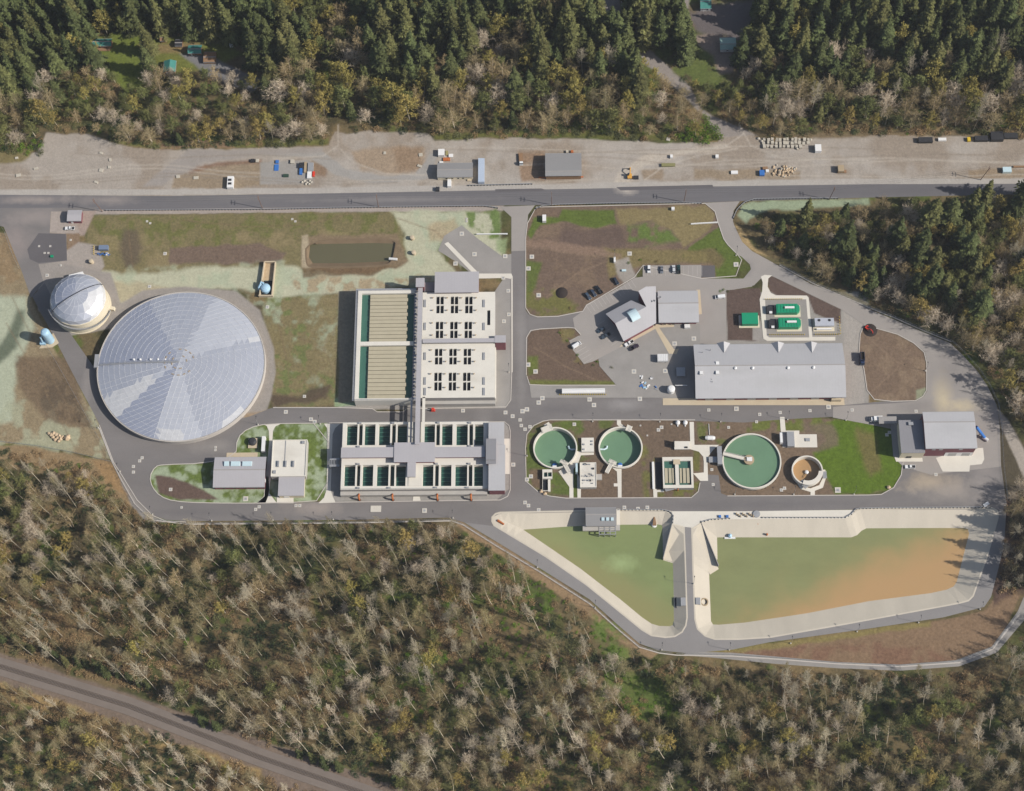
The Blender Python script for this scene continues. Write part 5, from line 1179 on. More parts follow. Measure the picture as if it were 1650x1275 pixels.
mb = MB(); mb.box(a[0]+4, a[1]+.3, .2, a[0]+7, a[1]+.5, 3); part(mb, 'door', M_dark, t)
for x in (4, 8, 19): mb = MB(); mb.box(RR[0]+x, RR[1]+.3, 9.5, RR[0]+x+2, RR[1]+.5, 11); part(mb, 'louvre', M_galv, t)
A_ = W(1573, 688, 9); B_ = W(1587, 706, 1); mb = MB(); mb.tube([A_, B_], .9, n=8); cv = thing('screw_conveyor', 'blue inclined screw conveyor leaning against the east wall of the maroon building', 'conveyor', (B_.x, B_.y, 0)); part(mb, 'tube', M_bluet, cv)
mb = MB(); mb.tube([B_+Vector((-1, .5, 0)), B_+Vector((1.5, -1.5, .2))], 1.0, n=8); part(mb, 'hopper', M_white, cv); mb = MB(); m_ = A_.lerp(B_, .5); mb.box(m_.x-.2, m_.y-.2, 0, m_.x+.2, m_.y+.2, m_.z); part(mb, 'leg', M_galv, cv)
# --- lagoon pump house
t = thing('lagoon_pump_house', 'grey roofed pump house with three square skylights standing over the triangular lagoon', 'building', W(968, 840))
ro, RR = gable(t, (943.6, 818.5, 993, 847), 5.0, 5.9, 829, M_droof, M_gwall, ov=.5)
for x in (969, 976.5, 984): mb = MB(); q = rect(x, 834, x+5, 839.5, 5.6); mb.prism([(q[0], q[1]), (q[2], q[1]), (q[2], q[3]), (q[0], q[3])], 5.1, 6.1, inset=.1); part(mb, 'skylight', M_sky, ro)
mb = MB(); pbox(mb, 939, 846, 999, 855, -.4, 1.0); part(mb, 'platform', M_wallc, t)
mb = MB(); a = rect(965.5, 848, 992, 861.5, 1.2)
for k in range(4): x = a[0]+(a[2]-a[0])*k/3; mb.box(x-.2, a[1], ZL-.5, x+.2, a[1]+.4, 1.2); mb.box(x-.2, a[1]+.4, .8, x+.2, a[3], 1.2)
for k in range(3): y = a[1]+(a[3]-a[1])*k/3; mb.box(a[0]+.2, y+.02, .82, a[2]-.2, y+.4, 1.18)
part(mb, 'screen_frame', M_galv, t)
mb = MB(); pbox(mb, 993.5, 820, 999, 846, 0, .6); part(mb, 'side_step', M_conc, t)
# --- north yard buildings
t = thing('site_office', 'long low site office with cream walls and a grey gabled roof north of the highway', 'building', W(734, 280))
ro, RR = gable(t, (704.5, 263, 762, 285), 4.2, 5.2, 273.5, M_droof, M_cream, ov=.2)
windows_south(t, (RR[0], RR[1]+.2), 1.2, 2.4, (5, 8.5, 12, 15), 1.1); mb = MB(); mb.box(RR[0]+18, RR[1]-.9, 0, RR[0]+20.5, RR[1]+.15, .8); part(mb, 'step', M_walk, t)
mb = MB(); a = rect(770.5, 255, 780.5, 293, 3); mb.box(a[0], a[1], .1, a[2], a[3], 3.0); t = single(mb, 'container', mat('pale_blue_steel', (186, 198, 214), .5, .05, .5, .4), 'long pale blue shipping container east of the cream site office', 'container')
t = thing('pole_barn', 'dark grey gabled barn on rust brown hardstanding beside the flatbed truck', 'barn', W(907, 270))
ro, RR = gable(t, (878.5, 247.5, 937, 283), 5.4, 6.6, 276, M_droof, M_wood, ov=.4)
mb = MB(); pbox(mb, 868, 284.5, 940, 286.5, 0, .3); part(mb, 'base', M_orange, t)
t = thing('guard_house', 'small grey roofed guard house at the north-west entrance', 'hut', W(119, 352))
ro, RR = gable(t, (108.5, 339, 131.5, 356), 3.8, 4.4, 346, M_roof, M_mar, ov=.3); mb = MB(); mb.box(RR[0]+2, RR[1]+.2, 0, RR[0]+3.2, RR[1]+.4, 2.2); part(mb, 'door', M_white, t)
# --- blue scrubber, blue vessel
t = thing('scrubber_tower', 'tall pale blue scrubber tower with a side duct on a concrete pad', 'scrubber', W(82, 552))
p = W(81, 549); mb = MB(); mb.lathe(p, [(2.6, .3), (2.6, 11.5), (2.3, 12.5), (1.3, 13.1), (0, 13.2)], 24); part(mb, 'vessel', M_blue, t, smooth=False)
q = W(70, 554); mb = MB(); mb.tube([(q.x, q.y, 1.2), (q.x+.5, q.y+.2, 8.5), (p.x-1.2, p.y, 9.4)], .55, n=8); part(mb, 'duct', M_blue, t); mb = MB(); mb.obox((q.x, q.y), (1, 0), 3.2, 2.4, .3, 2.0); part(mb, 'fan', M_blue, t)
mb = MB(); mb.prism([W(x, y) for x, y in ((63, 562), (72, 550), (86, 537), (95, 553), (84, 560))], 0, .3); part(mb, 'pad', M_walk, t)
M_brown2 = mat('silty_floor', (196, 172, 138), .9, .2, .6)
t = thing('vault_chute', 'open concrete vault with a long chute south of the highway field', 'vault', W(428, 460))
w = MB()
for px_ in ([(426, 421.5), (418, 476)], [(443.5, 421.5), (438, 476)], [(426, 421.5), (443.5, 421.5)], [(416.5, 476), (439.5, 476)], [(422, 452), (424, 452)]): 
    z = 2.4; P = [W(x, y, z).to_2d() for x, y in px_]; d = (P[1]-P[0]); w.obox((P[0]+P[1])/2, d.normalized(), d.length, .6, 0, z if px_[0][1] < 470 else z-.01)
part(w, 'wall', M_walk, t)
mb = MB(); mb.prism([W(x, y) for x, y in ((427, 423), (442, 423), (440, 452), (422, 452))], 0, .2); part(mb, 'chute_floor', M_brown2, t)
mb = MB(); mb.prism([W(x, y) for x, y in ((420.5, 453), (439.5, 453), (438.5, 475), (418.5, 475))], 0, .2); part(mb, 'vault_floor', M_black, t)
t = thing('blue_vessel', 'squat pale blue domed vessel with a curved duct inside the open concrete vault', 'vessel', W(428, 468))
p = W(428.5, 467); mb = MB(); mb.lathe(p, [(2.9, .25), (2.9, 2.6), (2.2, 3.5), (1.0, 4.0), (0, 4.1)], 24); part(mb, 'body', M_blue, t)
mb = MB(); q = W(417, 463, 2.5); mb.tube([(p.x-1, p.y+2.6, 3.0), (p.x-2.6, p.y+3.4, 3.2), (q.x+1, q.y+1.6, 3.0), (q.x, q.y, 2.2), (q.x, q.y-.6, .6)], .75, n=8); part(mb, 'duct', M_blue, t)
mb = MB(); mb.obox(W(123, 444, 2.6), (.95, .25), 8.5, 2.6, 0, 3.2); single(mb, 'white_shelter', M_white, 'white box shelter standing just behind the small domed tank', 'shelter')
# --- pump skid in the west field
t = thing('pump_skid', 'fenced pump skid with blue pipes and yellow bollards on a small gravel pad', 'pump skid', W(168, 408))
mb = MB(); pbox(mb, 159, 395, 174, 402, .2, 2.2); part(mb, 'cabinet', mat('steel_blue_cabinet', (120, 134, 156), .5, .08), t)
mb = MB()
for k in range(6): p = W(158+k*3.4, 410+(k % 2)*2, 0); mb.tube([p, p+Vector((0, 0, 1.4)), p+Vector((1.2, 0, 1.5))], .3, n=6)
part(mb, 'pipes', M_bluet, t)
for k in range(5): p = W(151.5, 398+k*3, 0); mb = MB(); mb.tube([p, p+Vector((0, 0, 1.2))], .22, n=6); part(mb, 'bollard', M_yel, t)
mb = MB(); pbox(mb, 170, 407, 174, 411, 0, 1.2); part(mb, 'tank', M_white, t)
# --- standby generators
def genset(px, label):
    t = thing('generator_enclosure', label, 'generator', W((px[0]+px[2])/2, px[3])); x0, y0, x1, y1 = rect(*px, 3.6)
    mb = MB(); mb.box(x0-.8, y0-1.2, 0, x1+.6, y1+.4, .35); part(mb, 'pad', M_cream, t)
    mb = MB(); mb.prism([(x0, y0), (x1-1.6, y0), (x1, y0+1.5), (x1, y1-1.5), (x1-1.6, y1), (x0, y1)], .35, 3.6, inset=.03); b_ = part(mb, 'enclosure', M_green, t)
    mb = MB()
    for k in range(7): x = x0+1+(x1-x0-3.5)*k/6; mb.box(x, y0+.4, 3.6, x+.3, y1-.4, 3.75)
    part(mb, 'roof_ribs', M_green, b_)
    mb = MB(); c = (y0+y1)/2+.2; mb.box(x0+5, c-.6, 3.75, x0+10.5, c+.6, 4.5); part(mb, 'silencer', M_white, t)
    mb = MB(); mb.box(x0-5.2, y0+.6, .2, x0-.9, y1-.4, 2.0); part(mb, 'radiator_base', M_dark, t)
    mb = MB(); mb.box(x0-3.9, y0+.2, 2.0, x0-2.2, y0+1.6, 2.5); part(mb, 'control_box', M_white, t)
genset((1250.5, 489.5, 1289, 504), 'green generator enclosure with a white silencer, the northern of the twin pair'); genset((1254, 512, 1291, 527.5), 'green generator enclosure with a white silencer, the southern of the twin pair')
t = thing('switchgear_house', 'plain green switchgear box on a cream pad in the brown mulch bed', 'switchgear', W(1208, 520)); x0, y0, x1, y1 = rect(1195.5, 504, 1221.5, 522, 3.6)
mb = MB(); mb.box(x0-1.6, y0-1, 0, x1+1, y1-.4, .35); part(mb, 'pad', M_cream, t); mb = MB(); mb.box(x0, y0, .35, x1, y1, 3.6); part(mb, 'body', M_green, t)
mb = MB(); mb.box(x0-1.5, y0+1, .35, x0-.02, y1-1, 2.4); part(mb, 'louvre_box', M_gwall, t)
t = thing('transformer_unit', 'pale grey transformer unit with round fans on a cream pad east of the green generators', 'transformer', W(1328, 530)); x0, y0, x1, y1 = rect(1313, 512.5, 1344, 525, 2.8)
mb = MB(); mb.box(x0-.8, y0-2.4, 0, x1+.3, y1+.3, .35); part(mb, 'pad', M_cream, t); mb = MB(); mb.box(x0, y0, .35, x1, y1, 2.8); b_ = part(mb, 'body', M_alub, t)
for x in (x0+2.5, x0+8.5): mb = MB(); mb.lathe((x, (y0+y1)/2+1), [(.8, 2.8), (.8, 3.0), (0, 3.05)], 14); part(mb, 'fan', M_dark, b_)
mb = MB(); mb.box(x0+1, y0-1.8, .35, x1-1.5, y0-.9, 1.5); part(mb, 'bus_duct', M_white, t)
# ------------------------------------------------------------------ trees and undergrowth
def leafmat(name, rgb, var=0.3, rough=0.9, ovar=0.22):
    m = bpy.data.materials.new(name); m.use_nodes = True; n = m.node_tree.nodes; l = m.node_tree.links; b = n['Principled BSDF']
    b.inputs['Roughness'].default_value = rough; b.inputs['Specular IOR Level'].default_value = 0.15
    at = n.new('ShaderNodeAttribute'); at.attribute_name = 'tint'
    oi = n.new('ShaderNodeObjectInfo')
    a = n.new('ShaderNodeMath'); a.operation = 'MULTIPLY_ADD'; a.inputs[1].default_value = ovar*2; a.inputs[2].default_value = 1-ovar; l.new(oi.outputs['Random'], a.inputs[0])
    k = n.new('ShaderNodeMath'); k.operation = 'MULTIPLY'; l.new(at.outputs['Fac'], k.inputs[0]); l.new(a.outputs[0], k.inputs[1])
    v = n.new('ShaderNodeVectorMath'); v.operation = 'SCALE'; v.inputs[0].default_value = S(rgb); l.new(k.outputs[0], v.inputs['Scale'])
    hs = n.new('ShaderNodeHueSaturation'); h2 = n.new('ShaderNodeMapRange'); h2.inputs[3].default_value = 0.488; h2.inputs[4].default_value = 0.512
    ff = n.new('ShaderNodeMath'); ff.operation = 'FRACT'; fm_ = n.new('ShaderNodeMath'); fm_.operation = 'MULTIPLY'; fm_.inputs[1].default_value = 17.3
    l.new(oi.outputs['Random'], fm_.inputs[0]); l.new(fm_.outputs[0], ff.inputs[0]); l.new(ff.outputs[0], h2.inputs[0]); l.new(h2.outputs[0], hs.inputs['Hue'])
    l.new(v.outputs[0], hs.inputs['Color']); l.new(hs.outputs[0], b.inputs['Base Color']); return m
L_con = leafmat('conifer_needles', (88, 95, 57)); L_con2 = leafmat('olive_needles', (104, 104, 62))
L_bud = leafmat('budding_leaves', (164, 148, 84)); L_budg = leafmat('fresh_leaves', (128, 130, 78))
L_twig = leafmat('bare_twigs', (204, 190, 164)); L_twigd = leafmat('dull_twigs', (168, 155, 116)); L_twigr = leafmat('reddish_twigs', (164, 148, 108))
L_bark = leafmat('pale_bark', (210, 196, 172), ovar=.28); L_barkd = leafmat('dark_bark', (120, 106, 92))
L_shrub = leafmat('shrub_leaves', (112, 114, 76)); L_shrubb = leafmat('brown_brush', (172, 148, 106)); L_shrubl = leafmat('bright_shrub', (112, 140, 46)); L_dshrub = leafmat('dark_shrub', (74, 88, 60))
class TB(MB):
    def __init__(s): super().__init__(); s.t = []
    def done(s, name, m):
        me = s.mesh(name, m); a = me.attributes.new('tint', 'FLOAT', 'POINT'); t = np.ones(len(s.v), np.float32); t[:len(s.t)] = s.t[:len(s.v)]
        a.data.foreach_set('value', t); return me
    def fill(s, val): s.t += [val]*(len(s.v)-len(s.t))
def leaf(tb, p, d, nrm, L, w, tint):
    side = d.cross(nrm).normalized()*w
    tb.poly([p, p+d*L*.45+side, p+d*L, p+d*L*.45-side]); tb.fill(tint)
def rv(R): 
    while True:
        v = Vector((R.uniform(-1, 1), R.uniform(-1, 1), R.uniform(-1, 1)))
        if .05 < v.length < 1: return v.normalized()
def conifer(seed, h, r, sparse=1.0, droop=.3):
    R = random.Random(seed); tr = TB(); tr.tube([(0, 0, -.3), (.1, 0, h*.5), (0, .05, h*.97)], .42, .05, 6); tr.fill(.9)
    cr = TB(); z = h*.10; asym = R.uniform(0, 6.28)
    while z < h*.985:
        t = max(0.0, (z/h-.10)/.9); RR = r*(1-t**1.5)**.95*(1+.22*math.sin(z*.9+seed)+R.uniform(-.12, .12))+.2; n = max(4, int((5+5*(1-t))*sparse))
        a0 = R.uniform(0, 6.28)
        for i in range(n):
            a = a0+6.283*i/n+R.uniform(-.3, .3); L = RR*R.uniform(.55, 1.15)*(1+.2*math.cos(a-asym))
            d = Vector((math.cos(a), math.sin(a), -droop+R.uniform(-.15, .2)+.5*t)).normalized(); b0 = Vector((0, 0, z+R.uniform(-.9, .9))); tint = R.uniform(.55, 1.45)
            leaf(cr, b0, d, Vector((R.uniform(-.5, .5), R.uniform(-.5, .5), 1)), L, L*.16+.12, tint)
            for k in range(4):
                f = .3+.2*k; p = b0+d*L*f
                for sgn in (-1, 1):
                    a2 = a+sgn*R.uniform(.5, 1.0); d2 = Vector((math.cos(a2), math.sin(a2), -.25+R.uniform(-.3, .2))).normalized()
                    leaf(cr, p, d2, Vector((R.uniform(-.6, .6), R.uniform(-.6, .6), 1)), L*(.52-.09*k)+.25, .16+L*.055, tint*R.uniform(.75, 1.25))
        z += h*.024*(1.2-.5*t)*R.uniform(.5, 1.5)
    for k in range(6): leaf(cr, Vector((0, 0, h*.95)), Vector((R.uniform(-.3, .3), R.uniform(-.3, .3), 1)).normalized(), Vector((1, .2, 0)), h*.06, .18, 1.1)
    return tr.done('trunk', L_barkd), cr
def broad(seed, h, r, leaves=0, leafL=.6, trunk_frac=.42, limbs=16, twigs=7, fine=5, tw=.09, stems=1, up=.0):
    R = random.Random(seed); tr = TB(); cr = TB(); ends = []
    for s in range(stems):
        off = Vector((R.uniform(-.6, .6), R.uniform(-.6, .6), 0)) if stems > 1 else Vector(); dv = Vector((R.uniform(-.2, .2), R.uniform(-.2, .2), 0))*(1.2 if stems > 1 else .35)
        pts = []; bend = Vector((R.uniform(-1, 1), R.uniform(-1, 1), 0))*h*.035
        for i in range(8):
            f = i/7; pts.append(off+dv*h*f*.6+bend*math.sin(f*3.1)+Vector((0, 0, h*f*.98-.2))+Vector((R.uniform(-.1, .1), R.uniform(-.1, .1), 0))*f)
        tr.tube(pts, .22, .06, 5); tr.fill(1.0)
        def at(f):
            x = min(6.999, f*7); i = int(x); return pts[i].lerp(pts[i+1], x-i)
        for i in range(limbs):
            f = trunk_frac+(1-trunk_frac)*(i+R.random())/limbs*.97; p = at(f); a = 2.4*i+R.uniform(-.5, .5); t = (f-trunk_frac)/(1-trunk_frac)
            L = r*(1.05-.6*t)*R.uniform(.7, 1.15)*(.75+.5*math.sin(min(1, t+.35)*3)); el = R.uniform(.5, 1.0)+.4*t+up
            d = Vector((math.cos(a)*math.cos(el*.8), math.sin(a)*math.cos(el*.8), math.sin(el*.8)))
            q1 = p+d*L*.5+Vector((0, 0, L*.05)); q2 = p+d*L+Vector((0, 0, L*.15))
            cr.tube([p, q1, q2], tw*1.3, tw*.45, 3, cap=False); cr.fill(R.uniform(.95, 1.3))
            for j in range(twigs):
                g = .25+.75*R.random(); b0 = p.lerp(q2, g); d2 = (d*.6+rv(R)*.8+Vector((0, 0, .35))).normalized(); L2 = L*R.uniform(.25, .5)
                e2 = b0+d2*L2; cr.tube([b0, e2], tw*.6, tw*.3, 3, cap=False); cr.fill(R.uniform(.8, 1.2)); ends.append((b0, e2))
                for k in range(fine):
                    b1 = b0.lerp(e2, R.uniform(.2, 1)); d3 = (d2+rv(R)*.9).normalized(); L3 = L2*R.uniform(.3, .7); s3 = d3.cross(rv(R)).normalized()*tw*.42
                    cr.poly([b1-s3*.9, b1+s3*.9, b1+d3*L3]); cr.fill(R.uniform(.75, 1.2))
    for i in range(leaves):
        a, b = R.choice(ends); p = a.lerp(b, R.random())+rv(R)*.5; leaf(cr, p, rv(R), rv(R), leafL*R.uniform(.6, 1.3), leafL*.3, R.uniform(.6, 1.4))
    return tr.done('trunk', L_bark), cr
def bush(seed, r, h, n=230, L=.7):
    R = random.Random(seed); cr = TB(); lob = [(Vector((R.uniform(-.6, .6)*r, R.uniform(-.6, .6)*r, 0)), R.uniform(.45, .8)) for _ in range(5)]
    for i in range(n):
        c, s = R.choice(lob); v = rv(R); v.z = abs(v.z); p = c+Vector((v.x*r*s, v.y*r*s, v.z*h*s*1.2))*R.uniform(.55, 1.0)
        leaf(cr, p, (v+rv(R)*.9).normalized(), rv(R), L*R.uniform(.5, 1.2), L*.3, R.uniform(.55, 1.45))
    return cr
PROTO = {}
def reg(kind, builds, crown_m):
    PROTO[kind] = []
    for i, (tr, cr) in enumerate(builds): PROTO[kind].append((tr, cr.done('crown', crown_m[i % len(crown_m)])))
reg('conifer', [conifer(s, h, r, 1.15, dr) for s, h, r, dr in ((1, 38, 5.6, .35), (2, 43, 6.2, .45), (3, 34, 5.0, .25), (4, 40, 6.6, .5), (5, 30, 4.8, .3), (6, 36, 5.8, .15))], [L_con, L_con2, L_con, L_con])
reg('bare', [broad(s, h, r, tw=.064, limbs=24, twigs=10, fine=8, up=.32, trunk_frac=.38) for s, h, r in ((11, 26, 4.6), (12, 24, 4.2), (13, 28, 5.2), (14, 23, 4.6), (15, 26, 3.8), (16, 22, 5.2))], [L_twig, L_twigd, L_twig, L_twigr, L_twig, L_twigd])
reg('bud', [broad(s, h, r, leaves=1300, leafL=.7, trunk_frac=.25, limbs=22, stems=st) for s, h, r, st in ((21, 20, 6.0, 1), (22, 17, 5.4, 2), (23, 22, 6.2, 1), (24, 15, 5.0, 2))], [L_bud, L_budg])
reg('spread', [broad(s, h, r, leaves=200, leafL=.5, trunk_frac=.22, limbs=22, twigs=10, fine=9, tw=.066, stems=2) for s, h, r in ((31, 17, 7.0), (32, 19, 6.4), (33, 15, 6.2))], [L_twigd, L_twigr, L_twig])
BUSH = {k: [bush(s, r, h).done('shrub', m) for s, r, h in ((41, 3.2, 2.6), (42, 2.6, 3.4), (43, 3.8, 2.2))] for k, m in (('green', L_shrub), ('brown', L_shrubb), ('bright', L_shrubl), ('dark', L_dshrub))}

SF = [(-60, 745), (60, 752), (150, 772), (195, 800), (212, 828), (240, 846), (300, 850), (560, 848), (725, 850), (790, 890), (860, 935), (940, 990), (990, 1040), (1040, 1068), (1110, 1076), (1250, 1088), (1400, 1094), (1500, 1094), (1580, 1082), (1640, 1040), (1690, 985), (1710, 985), (1710, 1360), (-60, 1360)]
EF = [(1228, 366), (1300, 352), (1400, 345), (1480, 338), (1710, 336), (1710, 700), (1665, 700), (1638, 672), (1618, 640), (1600, 606), (1568, 566), (1530, 538), (1444, 505), (1358, 465), (1280, 428), (1240, 396)]
ES = [(1622, 790), (1720, 800), (1720, 950), (1650, 950), (1612, 962)]
CLEAR = [[(150, 60), (236, 58), (236, 135), (205, 148), (180, 128), (150, 100)], [(240, 62), (400, 66), (430, 140), (340, 128), (250, 118)], [(930, -40), (1000, -40), (1010, 45), (1062, 92), (1112, 138), (1130, 175), (1222, 215), (1222, 226), (1140, 226), (1088, 148), (1020, 95), (975, 50)],
         [(1040, 80), (1190, 60), (1190, 120), (1160, 150), (1112, 136)], [(1055, -40), (1215, -40), (1222, 60), (1190, 60), (1130, 90), (1100, 60)], [(525, 190), (565, 190), (562, 240), (525, 240)]]
def inside(poly, x, y):
    c = False; n = len(poly)
    for i in range(n):
        ax, ay = poly[i]; bx, by = poly[i-1]
        if (ay > y) != (by > y) and x < (bx-ax)*(y-ay)/(by-ay)+ax: c = not c
    return c
NE_X = [p[0] for p in YARD[:-2]]; NE_Y = [p[1] for p in YARD[:-2]]
def edge_y(x): return float(np.interp(x, NE_X, NE_Y))
RLX = [-60, 0, 205, 420, 590, 720, 800]; RLY = [1058, 1074, 1137, 1221, 1280, 1330, 1362]
def nz(x, y, sc, seed): return float(vnoise(np.array([x]), np.array([y]), sc, seed)[0])
RT = random.Random(77)
def scatter(x0, y0, x1, y1, d, ok, tries):
    pts = []; cell = {}; g = d
    for _ in range(tries):
        x = RT.uniform(x0, x1); y = RT.uniform(y0, y1)
        if not ok(x, y): continue
        ci, cj = int(x/g), int(y/g)
        if any((x-a)**2+(y-b)**2 < d*d for i in (-1, 0, 1) for j in (-1, 0, 1) for a, b in cell.get((ci+i, cj+j), ())): continue
        cell.setdefault((ci, cj), []).append((x, y)); pts.append((x, y))
    return pts
TREES = []       # kind, variant, px, py, scale, yaw, lean vector, region
def clearok(x, y): return not any(inside(c, x, y) for c in CLEAR)
for x, y in scatter(-40, 2, 1690, 240, 17.0, lambda x, y: y < edge_y(x)-9 and clearok(x, y), 9000):
    dist = edge_y(x)-y; n = nz(x, y, 90, 5); r = RT.random()
    low = (110 < x < 430 and 125 < y < 225) or (1030 < x < 1210 and 110 < y < 225)
    if x > 430 and x < 930 and n > .62 and dist > 60: k = 'bud' if r < .6 else 'spread'
    elif dist > 118 or (dist > 85 and r < .62) or (x < 250 and dist > 95 and r < .9): k = 'conifer' if r < .9 else 'bud'
    elif dist > 60: k = 'conifer' if r < .28 else ('bud' if r < .70 else ('bare' if r < .8 else 'spread'))
    else: k = 'bud' if r < .42 else ('spread' if r < .76 else ('bare' if r < .93 else 'conifer'))
    if low: k = 'bud' if r < .5 else 'spread'
    sc = RT.uniform(.72, 1.12)*(.8 if dist < 18 else 1)*(.55 if k == 'conifer' and dist < 60 else (1 if k == 'conifer' else 1.16))*(.66 if low else 1)
    TREES.append((k, x, y, sc, (0, 0), 'north'))
for x, y in scatter(1200, 330, 1710, 710, 15.0, lambda x, y: inside(EF, x, y), 5000):
    r = RT.random(); k = 'conifer' if r < (.13 if x < 1470 else .3) else ('spread' if r < .48 else ('bud' if r < .85 else 'bare'))
    if x > 1600 or y > 520: k = 'spread' if r < .45 else ('bare' if r < .75 else 'bud')
    sc = RT.uniform(.55, .9) if x < 1420 else RT.uniform(.7, 1.05)
    if x < 1300: sc *= .8
    TREES.append((k, x, y, sc, (0, 0), 'east'))
for x, y in ((1480, 412), (1488, 476), (1492, 372), (1630, 360), (1640, 440), (1356, 412), (1652, 330), (1700, 864), (1708, 905), (1704, 940)): TREES.append(('conifer', x, y, 1.12, (0, 0), 'east'))
for x, y in scatter(1600, 780, 1720, 970, 13, lambda x, y: inside(ES, x, y), 500): TREES.append(('bare' if RT.random() < .7 else 'spread', x, y, RT.uniform(.6, .9), (0, 0), 'slope'))
GLADE = [[(700, 875), (740, 880), (760, 900), (720, 905)], [(845, 925), (880, 940), (895, 985), (860, 975)], [(800, 990), (850, 1010), (860, 1050), (815, 1040)], [(640, 880), (700, 890), (690, 915), (650, 905)], [(950, 985), (990, 995), (1010, 1060), (975, 1075), (950, 1020)], [(1000, 1090), (1060, 1090), (1100, 1150), (1040, 1165), (990, 1130)]]
def sfok(x, y):
    if not inside(SF, x, y): return False
    ry = float(np.interp(x, RLX, RLY)); m = 34 if y < ry else 36
    if abs(y-ry) < m and x < 800: return False
    return not any(inside(g, x, y) for g in GLADE)
for x, y in scatter(-50, 745, 1700, 1350, 16.3, sfok, 16000):
    n = nz(x, y, 120, 9); r = RT.random(); k = 'bare'
    if nz(x, y, 75, 33) < .36 and RT.random() < .6: continue
    if n > .56 or y > 1180 and x > 760: k = 'bare' if r < .42 else ('spread' if r < .80 else 'bud')
    elif r > .955: k = 'bud'
    elif r > .78: k = 'spread'
    south_of_rail = x < 800 and y > float(np.interp(x, RLX, RLY))
    edge = not inside(SF, x, y-22)
    ux = (1300-x)/1600.0; dirx, diry = -ux, 1.0; ln = math.hypot(dirx, diry)
    mag = RT.uniform(.16, .42) if k == 'bare' else RT.uniform(.0, .22)
    if y > 1200: mag *= .9
    dirx += RT.gauss(0, .24); sc = RT.uniform(.66, 1.12)*(.62 if edge else 1)*(.8 if south_of_rail else 1)*(.85 if k != 'bare' else 1)
    TREES.append((k, x, y, sc, (dirx/ln*mag-.10, diry/ln*mag), 'rail' if south_of_rail else 'south'))
for x in range(-10, 260, 17): TREES.append(('conifer', x+RT.uniform(-5, 5), float(np.interp(x, RLX, RLY))-37-RT.uniform(0, 14), RT.uniform(.26, .4), (-.1, .15), 'rail'))
for x, y in ((485, 1218), (505, 1226), (525, 1232), (548, 1240), (330, 1168), (352, 1176), (640, 1262)): TREES.append(('conifer', x, y, RT.uniform(.28, .4), (-.1, .15), 'rail'))
for x, y in ((303, 1118), (618, 1222), (628, 876), (742, 892), (760, 898), (660, 882), (150, 800), (170, 806), (1190, 178), (1180, 166)): TREES.append(('bud', x, y, RT.uniform(.8, 1.0), (-.1, .1), 'south' if y > 300 else 'north'))
for x, y in ((1003, 52), (1042, 70), (1050, 52), (1104, 96), (1112, 88), (985, 62), (1085, 50)): TREES.append(('conifer', x, y, RT.uniform(.75, .95), (0, 0), 'north'))
NAMES = {'conifer': 'conifer_tree', 'bare': 'bare_tree', 'bud': 'budding_tree', 'spread': 'spreading_tree'}
REG = {'north': 'in the forest north of the gravel yard', 'east': 'in the wood beside the east road', 'slope': 'on the brown slope at the east edge', 'south': 'in the southern wood below the plant', 'rail': 'beside the railway at the lower left'}
DESC = {'conifer': 'dark green pointed conifer', 'bare': 'bare grey tree with pale trunk', 'bud': 'olive yellow budding tree', 'spread': 'leafless brown spreading tree'}
GRP = {'conifer': 'conifers', 'bare': 'bare pale trunked trees', 'bud': 'budding trees', 'spread': 'leafless spreading trees'}
cnt = {}; rest = {}
order = sorted(TREES, key=lambda a: -a[2])
if True:
    per = {}
    for tr_ in order: per.setdefault(tr_[0], []).append(tr_)
for k, lst in per.items():
    lim = 290
    for n_, (kind, x, y, sc, ln, reg_) in enumerate(lst):
        p = W(x, y); vi = RT.randrange(len(PROTO[kind])); tm, cm = PROTO[kind][vi]
        v = Vector((ln[0], ln[1], 1)).normalized()
        M = Vector((0, 0, 1)).rotation_difference(v).to_matrix() @ Matrix.Rotation(RT.uniform(0, 6.28), 3, 'Z')
        sx = sc*RT.uniform(.92, 1.1)
        if n_ < lim:
            o = thing(NAMES[kind], DESC[kind]+' '+REG[reg_], 'tree', p, GRP[kind]+' '+REG[reg_])
            o.rotation_euler = M.to_euler(); o.scale = (sx, sx, sc)
            for nm, me_ in (('trunk', tm), ('crown', cm)):
                c = bpy.data.objects.new(nm, me_); COL.objects.link(c); c.parent = o
        else:
            rest.setdefault(kind, []).append((vi, M, (sx, sx, sc), p))
